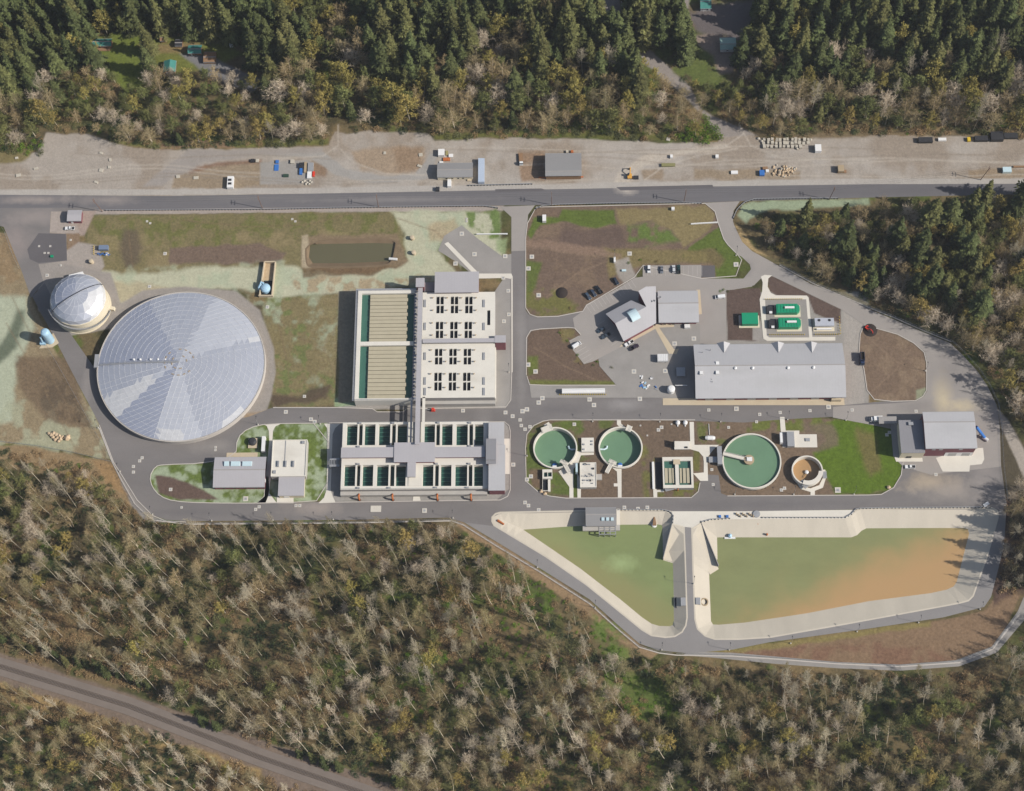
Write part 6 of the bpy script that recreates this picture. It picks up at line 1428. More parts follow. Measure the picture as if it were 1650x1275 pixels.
def join_stuff(name, items, getmeshes, label):
    VS, FS, TS, MI, mats, base_ = [], [], [], [], [], 0
    cache = {}
    for vi, M, s, p in items:
        for me_ in getmeshes(vi):
            if me_.name not in cache:
                co = np.empty(len(me_.vertices)*3, np.float32); me_.vertices.foreach_get('co', co); tt = np.empty(len(me_.vertices), np.float32); me_.attributes['tint'].data.foreach_get('value', tt)
                ls = np.empty(len(me_.polygons), np.int32); me_.polygons.foreach_get('loop_total', ls); li = np.empty(len(me_.loops), np.int32); me_.loops.foreach_get('vertex_index', li)
                cache[me_.name] = (co.reshape(-1, 3), tt, ls, li, me_.materials[0])
            co, tt, ls, li, mm = cache[me_.name]
            if mm not in mats: mats.append(mm)
            Mn = np.array(M)*np.array(s)[None, :]
            VS.append(co@Mn.T+np.array(p)); TS.append(tt*RT.uniform(.8, 1.2)); FS.append((ls, li+base_)); MI.append(np.full(len(ls), mats.index(mm), np.int32)); base_ += len(co)
    if not VS: return
    V = np.concatenate(VS).astype(np.float32); L_ = np.concatenate([f[0] for f in FS]); I_ = np.concatenate([f[1] for f in FS])
    me_ = bpy.data.meshes.new(name); me_.vertices.add(len(V)); me_.vertices.foreach_set('co', V.ravel()); me_.loops.add(len(I_)); me_.loops.foreach_set('vertex_index', I_)
    me_.polygons.add(len(L_)); st_ = np.zeros(len(L_), np.int32); st_[1:] = np.cumsum(L_)[:-1]; me_.polygons.foreach_set('loop_start', st_)
    for mm in mats: me_.materials.append(mm)
    me_.polygons.foreach_set('material_index', np.concatenate(MI)); me_.update(calc_edges=True)
    a = me_.attributes.new('tint', 'FLOAT', 'POINT'); a.data.foreach_set('value', np.concatenate(TS).astype(np.float32))
    o = bpy.data.objects.new(name, me_); COL.objects.link(o); o['kind'] = 'stuff'; o['label'] = label; o['category'] = 'trees'
LAB = {'conifer': 'mass of dark conifers far back in the northern forest', 'bare': 'mass of bare pale trees in the woods beyond the nearest ones', 'bud': 'mass of olive budding trees further off', 'spread': 'mass of leafless spreading trees further off'}
for k, it in rest.items(): join_stuff(NAMES[k]+'_mass', it, lambda vi, k=k: PROTO[k][vi], LAB[k])
# undergrowth that carpets the woods: nobody could count it
UG = {k: [] for k in BUSH}
SFU = [(-60, 722), (60, 728), (150, 752), (190, 790), (212, 824), (240, 842), (300, 846), (560, 844), (725, 846), (790, 888), (860, 930), (940, 982), (990, 1034), (1040, 1062), (1110, 1070), (1250, 1084), (1400, 1090), (1500, 1090), (1580, 1078), (1640, 1034), (1690, 980), (1710, 980), (1710, 1360), (-60, 1360)]
def ugok(x, y):
    if y < 240: return y < edge_y(x)-3 and clearok(x, y)
    if inside(EF, x, y): return True
    if inside(ES, x, y): return True
    if not inside(SFU, x, y): return False
    return not (x < 800 and abs(y-float(np.interp(x, RLX, RLY))) < 27)
for x, y in scatter(-50, -20, 1700, 1350, 6.8, ugok, 42000):
    n = nz(x, y, 60, 15)+RT.uniform(-.18, .18)
    k = 'dark' if n < .30 else ('green' if n < .46 else 'brown')
    if y < 240 and n > .5 and RT.random() < .5: k = 'green'
    if RT.random() < (.05+(.2 if (x > 560 and x < 1150 and y > 850 and nz(x, y, 75, 33) < .42) else 0)) or (any(inside(g, x, y) for g in GLADE) and RT.random() < .8): k = 'bright'
    if x < 420 and y > 700 and n > .4: k = 'brown'
    if x > 1150 and y > 1085: k = 'dark' if n < .52 else ('green' if n < .62 else 'brown')
    s = RT.uniform(.45, 1.0)
    if k in ('bright',): s *= .6
    UG[k].append((RT.randrange(3), Matrix.Rotation(RT.uniform(0, 6.28), 3, 'Z'), (s, s, s*RT.uniform(.6, 1.1)), W(x, y)))
for k, lab in (('dark', 'dark evergreen undergrowth carpeting the woods'), ('green', 'olive green undergrowth carpeting the woods'), ('brown', 'brown leafless brush carpeting the woods'), ('bright', 'fresh bright green ground cover in the woods')):
    join_stuff('undergrowth', UG[k], lambda vi, k=k: [BUSH[k][vi]], lab)
# shrubs one can tell apart along the edges of the woods
SH = []
for x, y in scatter(0, 200, 1650, 242, 13, lambda x, y: edge_y(x)-14 < y < edge_y(x)-3 and clearok(x, y), 1200): SH.append((x, y, RT.choice(['green', 'brown', 'green', 'dark']), RT.uniform(.7, 1.1), 'low shrub along the north edge of the gravel yard', 'shrubs along the gravel yard'))
for x, y in scatter(1080, 190, 1166, 228, 9.5, lambda x, y: inside([(1086, 226), (1105, 205), (1140, 188), (1160, 214), (1158, 228)], x, y), 600): SH.append((x, y, 'bright', RT.uniform(.9, 1.2), 'bright green bush in the thicket beside the north access road', 'bright bushes by the north access road'))
for x, y in scatter(0, 225, 66, 248, 9, lambda x, y: True, 200): SH.append((x, y, 'bright' if RT.random() < .5 else 'green', RT.uniform(.6, .9), 'green bush at the north-west corner of the gravel yard', 'bushes at the north-west corner of the yard'))
for x, y in scatter(1215, 345, 1400, 372, 11, lambda x, y: not inside(EF, x, y) and y > 350, 300): SH.append((x, y, RT.choice(['green', 'bright', 'dark']), RT.uniform(.6, .9), 'leafy shrub on the grassy bank south of the highway bend', 'shrubs on the highway bank'))
for x, y in [(904, 532), (905, 540), (914, 550), (922, 560), (930, 572), (936, 586), (956, 588), (962, 584), (986, 592), (902, 536), (1012, 424), (1032, 420), (1058, 422), (918, 497), (1160, 470), (1166, 468), (1172, 470)]: SH.append((x, y, RT.choice(['green', 'brown', 'bright']), .35, 'small planted shrub in the beds around the office car park', 'planted shrubs around the car park'))
for x, y, k, s, lab, g in SH:
    o = bpy.data.objects.new('shrub', RT.choice(BUSH[k])); COL.objects.link(o); o.location = W(x, y); o.rotation_euler = (0, 0, RT.uniform(0, 6.28)); o.scale = (s, s, s*.9); meta(o, lab, 'shrub', g)
# ------------------------------------------------------------------ railway
rb_ = MB(); ribbon(rb_, [(-90, 1052), (0, 1074), (205, 1137), (420, 1221), (590, 1280), (720, 1330)], 9.5, 0.0, 0.35); struct(rb_, 'rail_bed', M_ballast)
trk = thing('railway_track', 'single railway track crossing the lower left corner on grey ballast', 'railway', W(205, 1137))
cl = resample([(-90, 1052), (0, 1074), (205, 1137), (420, 1221), (590, 1280), (720, 1330)], 0.8)
sl_, sl_rest = [], MB()
mid = len(cl)//2
for i, p in enumerate(cl):
    a = cl[max(0, i-1)]; b = cl[min(len(cl)-1, i+1)]; d = (b-a).normalized(); n = Vector((-d.y, d.x))
    if abs(i-mid-40) < 50: mb = MB(); mb.obox(p, n, 2.6, .3, .35, .52); part(mb, 'sleeper', M_sleep, trk)
    else: sl_rest.obox(p, n, 2.6, .3, .35, .52)
o = part(sl_rest, 'sleepers', M_sleep, trk); o['kind'] = 'stuff'
for s in (-.75, .75):
    mb = MB(); P = []
    for i, p in enumerate(cl[::6]): 
        j = min(len(cl)-1, i*6+1); a = cl[max(0, j-2)]; d = (cl[j]-a).normalized(); P.append((p.x-d.y*s, p.y+d.x*s, .62))
    mb.tube(P, .11, n=4); part(mb, 'rail', M_rail, trk)

# ------------------------------------------------------------------ poles, lamps, wires, rails and fences
PTOPS = []
for x, y, lab, lean in ((165, 341, 'wooden power pole at the entrance by the guard house', (-2.2, 0)), (423, 336, 'wooden power pole beside the highway guardrail, second from the west', (-.6, 0)), (610, 334, 'wooden power pole beside the highway guardrail north of the green field', (0, 0)), (889, 330.5, 'wooden power pole beside the highway at the office island corner', (0, 0)), (1102, 326, 'pale wooden power pole beside the highway near the east entrance', (.4, 0)), (1336, 322, 'wooden power pole on the bank at the highway bend', (1.4, 0)), (1580, 290, 'wooden power pole at the east end of the gravel yard', (2.4, 0))):
    p = W(x, y); t = thing('utility_pole', lab, 'pole', p, 'wooden power poles along the highway'); hgt = 15.0
    top = p+Vector((lean[0], lean[1], hgt)); mb = MB(); mb.tube([p, p.lerp(top, .5), top], .24, .15, 8); part(mb, 'post', M_pole, t)
    for k, z in enumerate((.95, .85)):
        q = p.lerp(top, z); mb = MB(); mb.box(q.x-.12, q.y-1.5, q.z-.1, q.x+.12, q.y+1.5, q.z+.1); ca_ = part(mb, 'crossarm', M_pole, t)
        mb = MB()
        for s in (-1.3, 0, 1.3): mb.tube([(q.x, q.y+s, q.z+.1), (q.x, q.y+s, q.z+.4)], .09, n=6)
        part(mb, 'insulators', M_galv, ca_)
    PTOPS.append(p.lerp(top, .95))
for i, (a, b) in enumerate(zip(PTOPS, PTOPS[1:])):
    mb = MB()
    for s in (-1.3, 0, 1.3):
        mb.tube([Vector((a.x, a.y+s, a.z+.4)).lerp(Vector((b.x, b.y+s, b.z+.4)), f)-Vector((0, 0, 4*1.2*f*(1-f))) for f in [k/8 for k in range(9)]], .022, n=3)
    single(mb, 'power_line', M_dark, 'three thin overhead wires between neighbouring power poles along the highway', 'power line', 'overhead wires along the highway')
LAMPS = [(193.5, 760, 'at the corner of the west fence road'), (158.5, 690, 'beside the boulder pile road'), (246, 829, 'at the south-west bend of the perimeter road'), (341, 839.5, 'on the south fence below the skylit building'), (440, 838.5, 'on the south fence below the flat roofed tank'), (537, 837.5, 'on the south fence below the orange pipes'), (730, 835, 'on the south fence west of the lagoon corner'),
         (866, 914.5, 'on the lagoon fence, first from the north-west'), (959, 979.5, 'on the lagoon fence, second from the north-west'), (1066, 1047.5, 'below the centre dike of the lagoons'), (1175, 1047.5, 'south of the silty lagoon, first from the west'), (1274, 1037, 'south of the silty lagoon, second from the west'), (1381, 1018, 'south of the silty lagoon, third from the west'), (1480, 1003.5, 'south of the silty lagoon, fourth from the west'), (1579, 982, 'at the south-east corner of the silty lagoon'), (1612, 892, 'on the east bank of the silty lagoon'),
         (1117.5, 941, 'on the dike between the two lagoons'), (955, 679.5, 'north of the two western clarifiers'), (1063, 680, 'north of the rectangular settling basin'), (1161, 680, 'north of the white gas tank'), (1269, 676.5, 'north of the blower slab'), (1363, 677.5, 'at the north edge of the east lawn'), (1491, 598, 'at the east edge of the brown oval island'), (820, 600, 'east of the north filter block'), (1186, 412, 'beside the curved lawn at the east entrance'), (1184, 797, 'south of the largest clarifier'), (1279, 797, 'south of the thickener'), (1376, 797, 'at the south edge of the east lawn'), (849, 735, 'west of the western clarifier'), (416, 684.5, 'north of the rust brown sump'), (516, 683.5, 'north-west of the south filter block'), (990, 418, 'in the rough ground north-west of the car park')]
for x, y, where in LAMPS:
    p = W(x, y); t = thing('street_lamp', 'slim grey lamp post '+where, 'street lamp', p, 'lamp posts around the plant'); hl = 8.6
    mb = MB(); mb.tube([p, p+Vector((0, 0, hl))], .12, .07, 6); part(mb, 'post', M_galv, t)
    mb = MB(); mb.lathe(p, [(.4, 0), (.4, .7), (0, .7)], 10); part(mb, 'base', M_vault, t)
    mb = MB(); mb.tube([p+Vector((0, 0, hl)), p+Vector((0, 1.4, hl+.25))], .06, n=5); mb.box(p.x-.22, p.y+1.2, hl+.18, p.x+.22, p.y+2.0, hl+.34); part(mb, 'lamp_head', M_dark, t)
def guardrail(px, label, step=1.9, name='guardrail', group=None, off=0.35):
    P = resample(px, step); t = thing(name, label, 'guardrail', (P[0].x, P[0].y, 0), group); rest_ = MB()
    for i, p in enumerate(P):
        mb = MB() if i < 100 else rest_; mb.box(p.x-.22, p.y-.35, 0, p.x+.22, p.y+.2, .78)
        if i < 100: part(mb, 'post', M_dark, t)
    if rest_.v: o = part(rest_, 'posts', M_dark, t); o['kind'] = 'stuff'
    mb = MB()
    for a, b in zip(P, P[1:]): d = (b-a).normalized(); n = Vector((-d.y, d.x)); mb.obox((a+b)/2+n*.16, d, (b-a).length+.02, .3, .5, .84)
    part(mb, 'rail', M_galv, t)
guardrail([(170, 339.5), (270, 338.8), (420, 338), (540, 335.5), (640, 334), (780, 332.5), (804, 336)], 'long steel guardrail on dark posts along the highway west of the plant road')
guardrail([(864, 337), (874, 332.5), (900, 330.5), (1000, 328), (1100, 327), (1132, 328.5)], 'steel guardrail on dark posts north of the office island')
guardrail([(1182, 352), (1188, 338), (1200, 326.5), (1216, 321.5), (1280, 320.5), (1352, 320.5)], 'curved white topped guardrail at the east entrance bank')
guardrail([(755, 299.5), (860, 297)], 'short row of posts and rail on the verge south of the site office')
guardrail([(1130, 842), (1146, 837.5), (1180, 835.5)], 'pipe railing on the lagoon deck beside the dike ramp', 2.0, 'railing')
guardrail([(1228, 834.5), (1362, 834.5), (1372, 829), (1380, 820.2), (1420, 819), (1500, 818.6), (1598, 818)], 'long railing of closely spaced posts along the top of the silty lagoon', 2.0, 'railing')
guardrail([(996, 822), (1068, 822), (1080, 825), (1085, 832), (1083.5, 846)], 'curved railing along the top of the triangular lagoon beside the pump house', 2.0, 'railing')
def fence(px, label, step=3.2, h=2.0):
    P = resample(px, step); t = thing('chain_link_fence', label, 'fence', (P[0].x, P[0].y, 0)); 
    for p in P[:100]: mb = MB(); mb.tube([(p.x, p.y, 0), (p.x, p.y, h)], .06, n=5); part(mb, 'post', M_galv, t)
    mb = MB()
    for a, b in zip(P, P[1:]):
        for z in (h-.05, h*.75, h*.5, h*.25, .12): mb.tube([(a.x, a.y, z), (b.x, b.y, z)], .045 if z > h-.1 else .018, n=3, cap=False)
    part(mb, 'wires', M_galv, t)
fence([(2, 366), (8, 375), (20, 410), (33, 437)], 'white chain link fence along the west side of the entrance', 2.4)
fence([(60, 530), (100, 600), (150, 690), (181, 745), (196, 775), (217, 812), (245, 837), (300, 844)], 'chain link fence along the west perimeter road')
fence([(0, 712), (60, 719), (120, 730), (181, 745)], 'low fence between the boulder field and the birch wood', 3.0, 1.4)
fence([(300, 844), (440, 843), (560, 842), (728, 838)], 'chain link fence along the south side of the perimeter road')
fence([(728, 838), (746, 845), (800, 879), (870, 921), (950, 972), (1000, 1017), (1030, 1042), (1062, 1051), (1090, 1054)], 'chain link fence along the outer edge of the triangular lagoon track')
fence([(1090, 1054), (1180, 1056), (1260, 1061), (1350, 1069), (1450, 1073)], 'chain link fence beside the gravel path south of the silty lagoon')
fence([(1450, 1073), (1545, 1066), (1600, 1044), (1642, 988)], 'curved chain link fence at the south-east corner of the site')
fence([(1256, 427), (1310, 456), (1405, 497), (1440, 511), (1490, 533), (1533, 550), (1553, 568), (1578, 596), (1594, 620), (1609, 652), (1614, 690), (1617, 750), (1624, 812)], 'chain link fence between the east road and the dark wood')
t = thing('sliding_gate', 'long white sliding gate rail across the north-south road', 'gate', W(790, 380))
mb = MB(); a, b = W(768, 378.5).to_2d(), W(818, 378).to_2d(); mb.obox((a+b)/2, (b-a).normalized(), (b-a).length, .5, .9, 1.3); mb.obox((a+b)/2, (b-a).normalized(), (b-a).length, .3, .1, .3); part(mb, 'frame', M_white, t)
t = thing('sliding_gate', 'long white sliding gate rail beside the east entrance', 'gate', W(1135, 361))
mb = MB(); a, b = W(1113, 362).to_2d(), W(1156, 359.5).to_2d(); mb.obox((a+b)/2, (b-a).normalized(), (b-a).length, .5, .9, 1.3); mb.obox((a+b)/2, (b-a).normalized(), (b-a).length, .3, .1, .3); part(mb, 'frame', M_white, t)

# ------------------------------------------------------------------ vehicles
def pdir(ax, ay):
    a, b = W(825, 600), W(825+ax, 600+ay); d = (b-a); return Vector((d.x, d.y)).normalized()
def place(mb, p, u):
    v = Vector((-u.y, u.x)); mb.v = [(p.x+u.x*x+v.x*y, p.y+u.y*x+v.y*y, p.z+z) for x, y, z in mb.v]; return mb
def frustum(mb, x0, x1, w, z0, tx0, tx1, tw, z1, mi=0):
    k = len(mb.v); mb.v += [(x0, -w/2, z0), (x1, -w/2, z0), (x1, w/2, z0), (x0, w/2, z0), (tx0, -tw/2, z1), (tx1, -tw/2, z1), (tx1, tw/2, z1), (tx0, tw/2, z1)]
    mb.f += [(k+3, k+2, k+1, k), (k+4, k+5, k+6, k+7), (k, k+1, k+5, k+4), (k+1, k+2, k+6, k+5), (k+2, k+3, k+7, k+6), (k+3, k, k+4, k+7)]; mb.m += [mi]*6
CP = {}
def paintm(rgb): 
    k = 'car_paint_%d_%d_%d' % rgb
    return CP.setdefault(k, mat(k, rgb, 0.3, 0.03, .3, 0.5))
def vehicle(kind, rgb, x, y, dirpx, label, z=0.15, group=None):
    p = W(x, y, z); p.z = z; u = pdir(*dirpx); m = paintm(rgb); t = thing({'car': 'parked_car', 'suv': 'parked_car', 'pickup': 'pickup_truck', 'van': 'van', 'flatbed': 'flatbed_truck', 'box': 'box_truck', 'dump': 'dump_truck'}[kind], label, {'car': 'car', 'suv': 'car', 'pickup': 'pickup', 'van': 'van', 'flatbed': 'truck', 'box': 'truck', 'dump': 'truck'}[kind], p, group)
    L, Wd = {'car': (4.7, 1.85), 'suv': (4.9, 1.95), 'pickup': (5.8, 2.0), 'van': (5.8, 2.05), 'flatbed': (8.2, 2.4), 'box': (7.0, 2.4), 'dump': (7.6, 2.6)}[kind]
    h = L/2; mb = MB(); gl = MB(); rf = MB(); ex = []
    if kind in ('car', 'suv'):
        zr = 1.45 if kind == 'car' else 1.75
        frustum(mb, -h, h, Wd, .35, -h+.1, h-.15, Wd-.12, .95); frustum(gl, -h+(.7 if kind == 'car' else .25), h-1.25, Wd-.2, .95, -h+(1.35 if kind == 'car' else .5), h-2.1, Wd-.5, zr-.06)
        frustum(rf, -h+(1.3 if kind == 'car' else .45), h-2.05, Wd-.45, zr-.06, -h+1.4 if kind == 'car' else -h+.55, h-2.2, Wd-.55, zr)
    elif kind == 'pickup':
        frustum(mb, h-2.0, h, Wd, .45, h-1.95, h-.15, Wd-.1, 1.1); frustum(mb, -h+1.9, h-2.0, Wd, .45, -h+1.9, h-2.0, Wd-.06, 1.15)
        for s in (-1, 1): mb.box(-h, s*(Wd/2-.07)-.07, .5, -h+1.9, s*(Wd/2-.07)+.07, 1.15)
        mb.box(-h, -Wd/2+.14, .5, -h+.1, Wd/2-.14, 1.12); ex.append(('bed', M_dark, [(-h+.1, -Wd/2+.14, .5, -h+1.9, Wd/2-.14, .62)]))
        frustum(gl, -h+1.95, h-1.9, Wd-.14, 1.13, -h+2.2, h-2.5, Wd-.4, 1.78); frustum(rf, -h+2.2, h-2.5, Wd-.36, 1.78, -h+2.3, h-2.65, Wd-.5, 1.86)
    elif kind == 'van':
        frustum(mb, -h, h, Wd, .4, -h+.05, h-.1, Wd-.06, 1.15); frustum(gl, -h+.06, h-.5, Wd-.08, 1.15, -h+.12, h-1.35, Wd-.25, 1.9); frustum(rf, -h+.1, h-1.3, Wd-.2, 1.9, -h+.25, h-1.5, Wd-.4, 2.1); mb.box(-h+.04, -Wd/2+.02, 1.15, h-2.2, Wd/2-.02, 1.88)
    else:
        frustum(mb, h-2.0, h, Wd-.1, .6, h-2.0, h-.1, Wd-.2, 1.6); frustum(gl, h-1.95, h-.15, Wd-.2, 1.6, h-1.85, h-.6, Wd-.4, 2.3); frustum(rf, h-1.9, h-.6, Wd-.3, 2.3, h-1.8, h-.7, Wd-.5, 2.45)
        if kind == 'flatbed': ex.append(('flatbed', M_wood, [(-h, -Wd/2, 1.0, h-2.1, Wd/2, 1.2)])); ex.append(('headboard', M_dark, [(h-2.1, -Wd/2, 1.2, h-2.0, Wd/2, 2.0)]))
        elif kind == 'box': ex.append(('cargo_box', M_white, [(-h, -Wd/2-.05, .8, h-2.1, Wd/2+.05, 3.2)]))
        else: ex.append(('tipper_body', m, [(-h, -Wd/2, 1.0, -h+.15, Wd/2, 2.9), (-h+.15, -Wd/2, 1.0, h-2.2, -Wd/2+.15, 3.3), (-h+.15, Wd/2-.15, 1.0, h-2.2, Wd/2, 3.3), (h-2.35, -Wd/2+.15, 1.0, h-2.2, Wd/2-.15, 3.6)])); ex.append(('load', M_mulch, [(-h+.15, -Wd/2+.15, 1.0, h-2.35, Wd/2-.15, 2.4)]))
        ex.append(('chassis', M_dark, [(-h+.1, -.6, .55, h-2.0, .6, .95)]))
    part(place(mb, p, u), 'body', m, t); part(place(gl, p, u), 'windows', M_glass, t); part(place(rf, p, u), 'cabin_roof', m, t)
    for nm, mm, bs in ex:
        mb = MB()
        for b in bs: mb.box(*b)
        part(place(mb, p, u), nm, mm, t)
    for fx in (-h*.6, h*.6):
        for s in (-1, 1):
            mb = MB(); r = .36 if L < 6 else .48; mb.tube([(fx, s*(Wd/2-.22), r), (fx, s*(Wd/2+.03), r)], r, n=10); part(place(mb, p, u), 'wheel', M_tyre, t)
    for s in (-1, 1): mb = MB(); mb.box(h-.16, s*(Wd/2-.35)-.2, .68 if L < 6 else .9, h+.02, s*(Wd/2-.35)+.2, .84 if L < 6 else 1.06); part(place(mb, p, u), 'headlight', M_sky, t)
    return t
WH = (238, 238, 236); DKB = (46, 54, 66); GRY = (122, 124, 130); BLK = (40, 42, 46)
vehicle('pickup', WH, 113, 369, (-1, 0), 'white pickup parked south of the guard house')
vehicle('suv', WH, 1045.5, 434.5, (0, 1), 'white car alone in the north car park row, westmost there')
vehicle('car', GRY, 1066, 435.5, (0, 1), 'grey car in the north car park row between two white ones')
vehicle('suv', (205, 206, 206), 1085.5, 434.5, (0, -1), 'silver white car beside the dark green pickup')
vehicle('pickup', (36, 62, 60), 1093.5, 435, (0, -1), 'dark green pickup beside the silver car')
vehicle('suv', DKB, 992.5, 454, (1, 1.6), 'dark blue car parked alone by the rough ground')
vehicle('suv', (70, 84, 100), 947.5, 478, (1, 1.3), 'blue grey car, westmost of the slanted row of three')
vehicle('suv', (60, 70, 86), 956, 473, (1, 1.3), 'dark slate car in the middle of the slanted row of three')
vehicle('pickup', BLK, 965, 468, (-1, -1.3), 'black pickup, eastmost of the slanted row of three')
vehicle('suv', (58, 70, 82), 968.5, 532.5, (-1, .55), 'dark car in the shade of the office wing, the northern of the pair')
vehicle('pickup', (66, 76, 86), 976, 542, (-1, .55), 'dark pickup in the shade of the office wing, the southern of the pair')
vehicle('van', WH, 929, 557, (1, -.65), 'white van parked slantwise beside the planted island')
vehicle('pickup', WH, 1013.5, 554, (-1, .55), 'white pickup at the southern corner of the office building')
vehicle('pickup', (58, 44, 56), 1022, 560.5, (1, -.55), 'dark maroon pickup with red load beside the white pickup')
vehicle('van', WH, 1160, 479.5, (-1, .1), 'white pickup van at the edge of the mulch bed east of the office')
vehicle('dump', (44, 58, 88), 1388.5, 580, (0, 1), 'dark blue dump truck beside the brown oval island')
vehicle('pickup', WH, 1466, 753, (-1, .02), 'white pickup south of the maroon building annex')
vehicle('box', WH, 1411, 677, (-1, .05), 'white box truck backed up to the canopy of the maroon building')
vehicle('flatbed', WH, 839.5, 258, (.05, 1), 'flatbed truck with a white cab beside the dark barn')
# white tanker and other trailers
t = thing('tank_trailer', 'very long white storage trailer behind a row of yellow bollards', 'trailer', W(940, 632)); a = rect(905.5, 625.5, 975, 633, 3.0); mb = MB()
cy_ = (a[1]+a[3])/2; mb.box(a[0], a[1]+.1, .9, a[2], a[3]-.1, 2.7); mb.tube([(a[0]+.05, cy_, 2.35), (a[2]-.05, cy_, 2.35)], .8, n=12); part(mb, 'body', M_white, t)
for f in (.12, .5, .86): mb = MB(); x = a[0]+(a[2]-a[0])*f; mb.box(x-.5, a[1]+.2, 0.15, x+.5, a[3]-.2, .9); part(mb, 'support', M_dark, t)
t = thing('box_trailer', 'white ribbed box trailer parked in the service yard', 'trailer', W(1067, 580)); a = rect(1059.5, 570.5, 1076.5, 581.5, 3.2); mb = MB(); mb.box(a[0], a[1], .9, a[2], a[3], 3.2); part(mb, 'body', M_white, t)
for k in range(6): mb = MB(); x = a[0]+.4+(a[2]-a[0]-.8)*k/5; mb.box(x-.06, a[1]+.1, 3.2, x+.06, a[3]-.1, 3.26); part(mb, 'rib', M_galv, t)
for f in (.25, .75):
    for s in (a[1]+.15, a[3]-.4): mb = MB(); x = a[0]+(a[2]-a[0])*f; mb.tube([(x, s, .6), (x, s+.25, .6)], .45, n=10); part(mb, 'wheel', M_tyre, t)
t = thing('storage_silo', 'white upright tank on a gravel pad by the west gable of the maintenance building', 'tank', W(1081, 628)); p = W(1081, 630); mb = MB(); mb.lathe(p, [(2.2, .15), (2.2, 3.6), (1.6, 4.2), (0, 4.4)], 20); part(mb, 'vessel', M_white, t)
mb = MB(); mb.tube([W(1088, 621, 4), W(1107, 621, 4)], .2, n=6); part(mb, 'pipe', M_white, t)
t = thing('service_rack', 'grey steel rack standing in the shadow of the maintenance building', 'rack', W(1096, 602)); a = rect(1090, 592, 1104, 606, 2)
mb = MB(); mb.box(a[0], a[1], 1.7, a[2], a[3], 1.9); part(mb, 'top', M_galv, t)
for x in (a[0], a[2]-.2):
    for y in (a[1], a[3]-.2): mb = MB(); mb.box(x, y, .15, x+.2, y+.2, 1.7); part(mb, 'leg', M_galv, t)
rnd = random.Random(31)
for i in range(14):
    x = rnd.uniform(1032, 1058); y = rnd.uniform(604, 628); p = W(x, y); mb = MB(); u = (math.cos(i*1.7), math.sin(i*1.7)); mb.obox(p, u, rnd.uniform(.8, 2.4), rnd.uniform(.3, 1.1), .15, .15+rnd.uniform(.2, .7))
    c_ = rnd.choice([('white', M_white), ('pale blue', M_blue), ('grey', M_galv), ('blue', M_bluet)]); single(mb, 'scrap_item', c_[1], c_[0]+' scrap left lying in the service yard', 'scrap', c_[0]+' scrap in the service yard')
# bollards
for px_, n_, lab in (([(902, 636.5), (976, 636.5)], 22, 'yellow bollard in the row in front of the long white trailer'), ([(1233, 483), (1292, 482.5)], 18, 'yellow bollard in the row north of the green generators'), ([(1240, 540), (1296, 540)], 17, 'yellow bollard in the row south of the green generators'), ([(1314, 539.5), (1351, 539.5)], 12, 'yellow bollard in the row south of the grey transformer unit'), ([(1352, 512), (1354, 538)], 7, 'yellow bollard in the row east of the grey transformer unit')):
    for i in range(n_):
        f = i/(n_-1); p = W(px_[0][0]+(px_[1][0]-px_[0][0])*f, px_[0][1]+(px_[1][1]-px_[0][1])*f); mb = MB(); mb.tube([p, p+Vector((0, 0, 1.2))], .2, n=7); single(mb, 'bollard', M_yel, lab, 'bollard', lab.replace('yellow bollard in the row', 'bollard row'))
# excavators and lift
def excavator(x, y, dirpx, rgb, label, s=1.0):
    p = W(x, y, .02); u = pdir(*dirpx); m = paintm(rgb); t = thing('excavator', label, 'excavator', p)
    for sg in (-1, 1): mb = MB(); mb.box(-1.8*s, sg*1.0*s-.3*s, 0, 1.8*s, sg*1.0*s+.3*s, .8*s); part(place(mb, p, u), 'track', M_dark, t)
    mb = MB(); mb.box(-1.9*s, -1.3*s, .8*s, 1.1*s, 1.3*s, 1.8*s); part(place(mb, p, u), 'body', m, t)
    mb = MB(); mb.box(-.2*s, .3*s, 1.8*s, 1.1*s, 1.2*s, 2.9*s); part(place(mb, p, u), 'cab', M_glass, t)
    mb = MB(); mb.tube([(.8*s, -.3*s, 1.6*s), (2.6*s, -.3*s, 3.6*s), (4.6*s, -.3*s, 3.2*s)], .32*s, n=6); part(place(mb, p, u), 'boom', m, t)
    mb = MB(); mb.tube([(4.6*s, -.3*s, 3.2*s), (5.2*s, -.3*s, 1.0*s)], .24*s, n=6); part(place(mb, p, u), 'stick', m, t)
    mb = MB(); frustum(mb, 4.6*s, 5.6*s, 1.1*s, .1, 4.9*s, 5.5*s, 1.0*s, 1.0*s); part(place(mb, p, u), 'bucket', M_dark, t)
excavator(1014.5, 285, (0, -1), (226, 168, 74), 'yellow excavator with its boom raised in the gravel yard')
excavator(1398, 530, (1, 1), (226, 66, 44), 'small bright red excavator on the dark heap beside the oval island', .8)
p = W(698, 662); mb = MB(); mb.obox(p, (1, 0), 2.4, 1.4, .06, .9); t = thing('boom_lift', 'red boom lift under the spine bridge on the cross road', 'lift', p); part(mb, 'base', M_red, t); mb = MB(); mb.tube([p+Vector((0, 0, .9)), p+Vector((-3, .2, 1.6)), p+Vector((-5.5, .2, 1.8))], .16, n=6); part(mb, 'boom', M_galv, t); mb = MB(); mb.obox(p+Vector((0, .2, 0)), (0, 1), 1.6, 1.5, .9, 2.2); part(mb, 'turret', M_red, t)
p = W(905, 472); mb = MB(); mb.lathe(p, [(3.6, 0), (2.6, .7), (1.2, 1.1), (0, 1.2)], 20); single(mb, 'mulch_mound', M_mulch, 'round mound of dark mulch on the brown office island', 'mound', smooth=True)
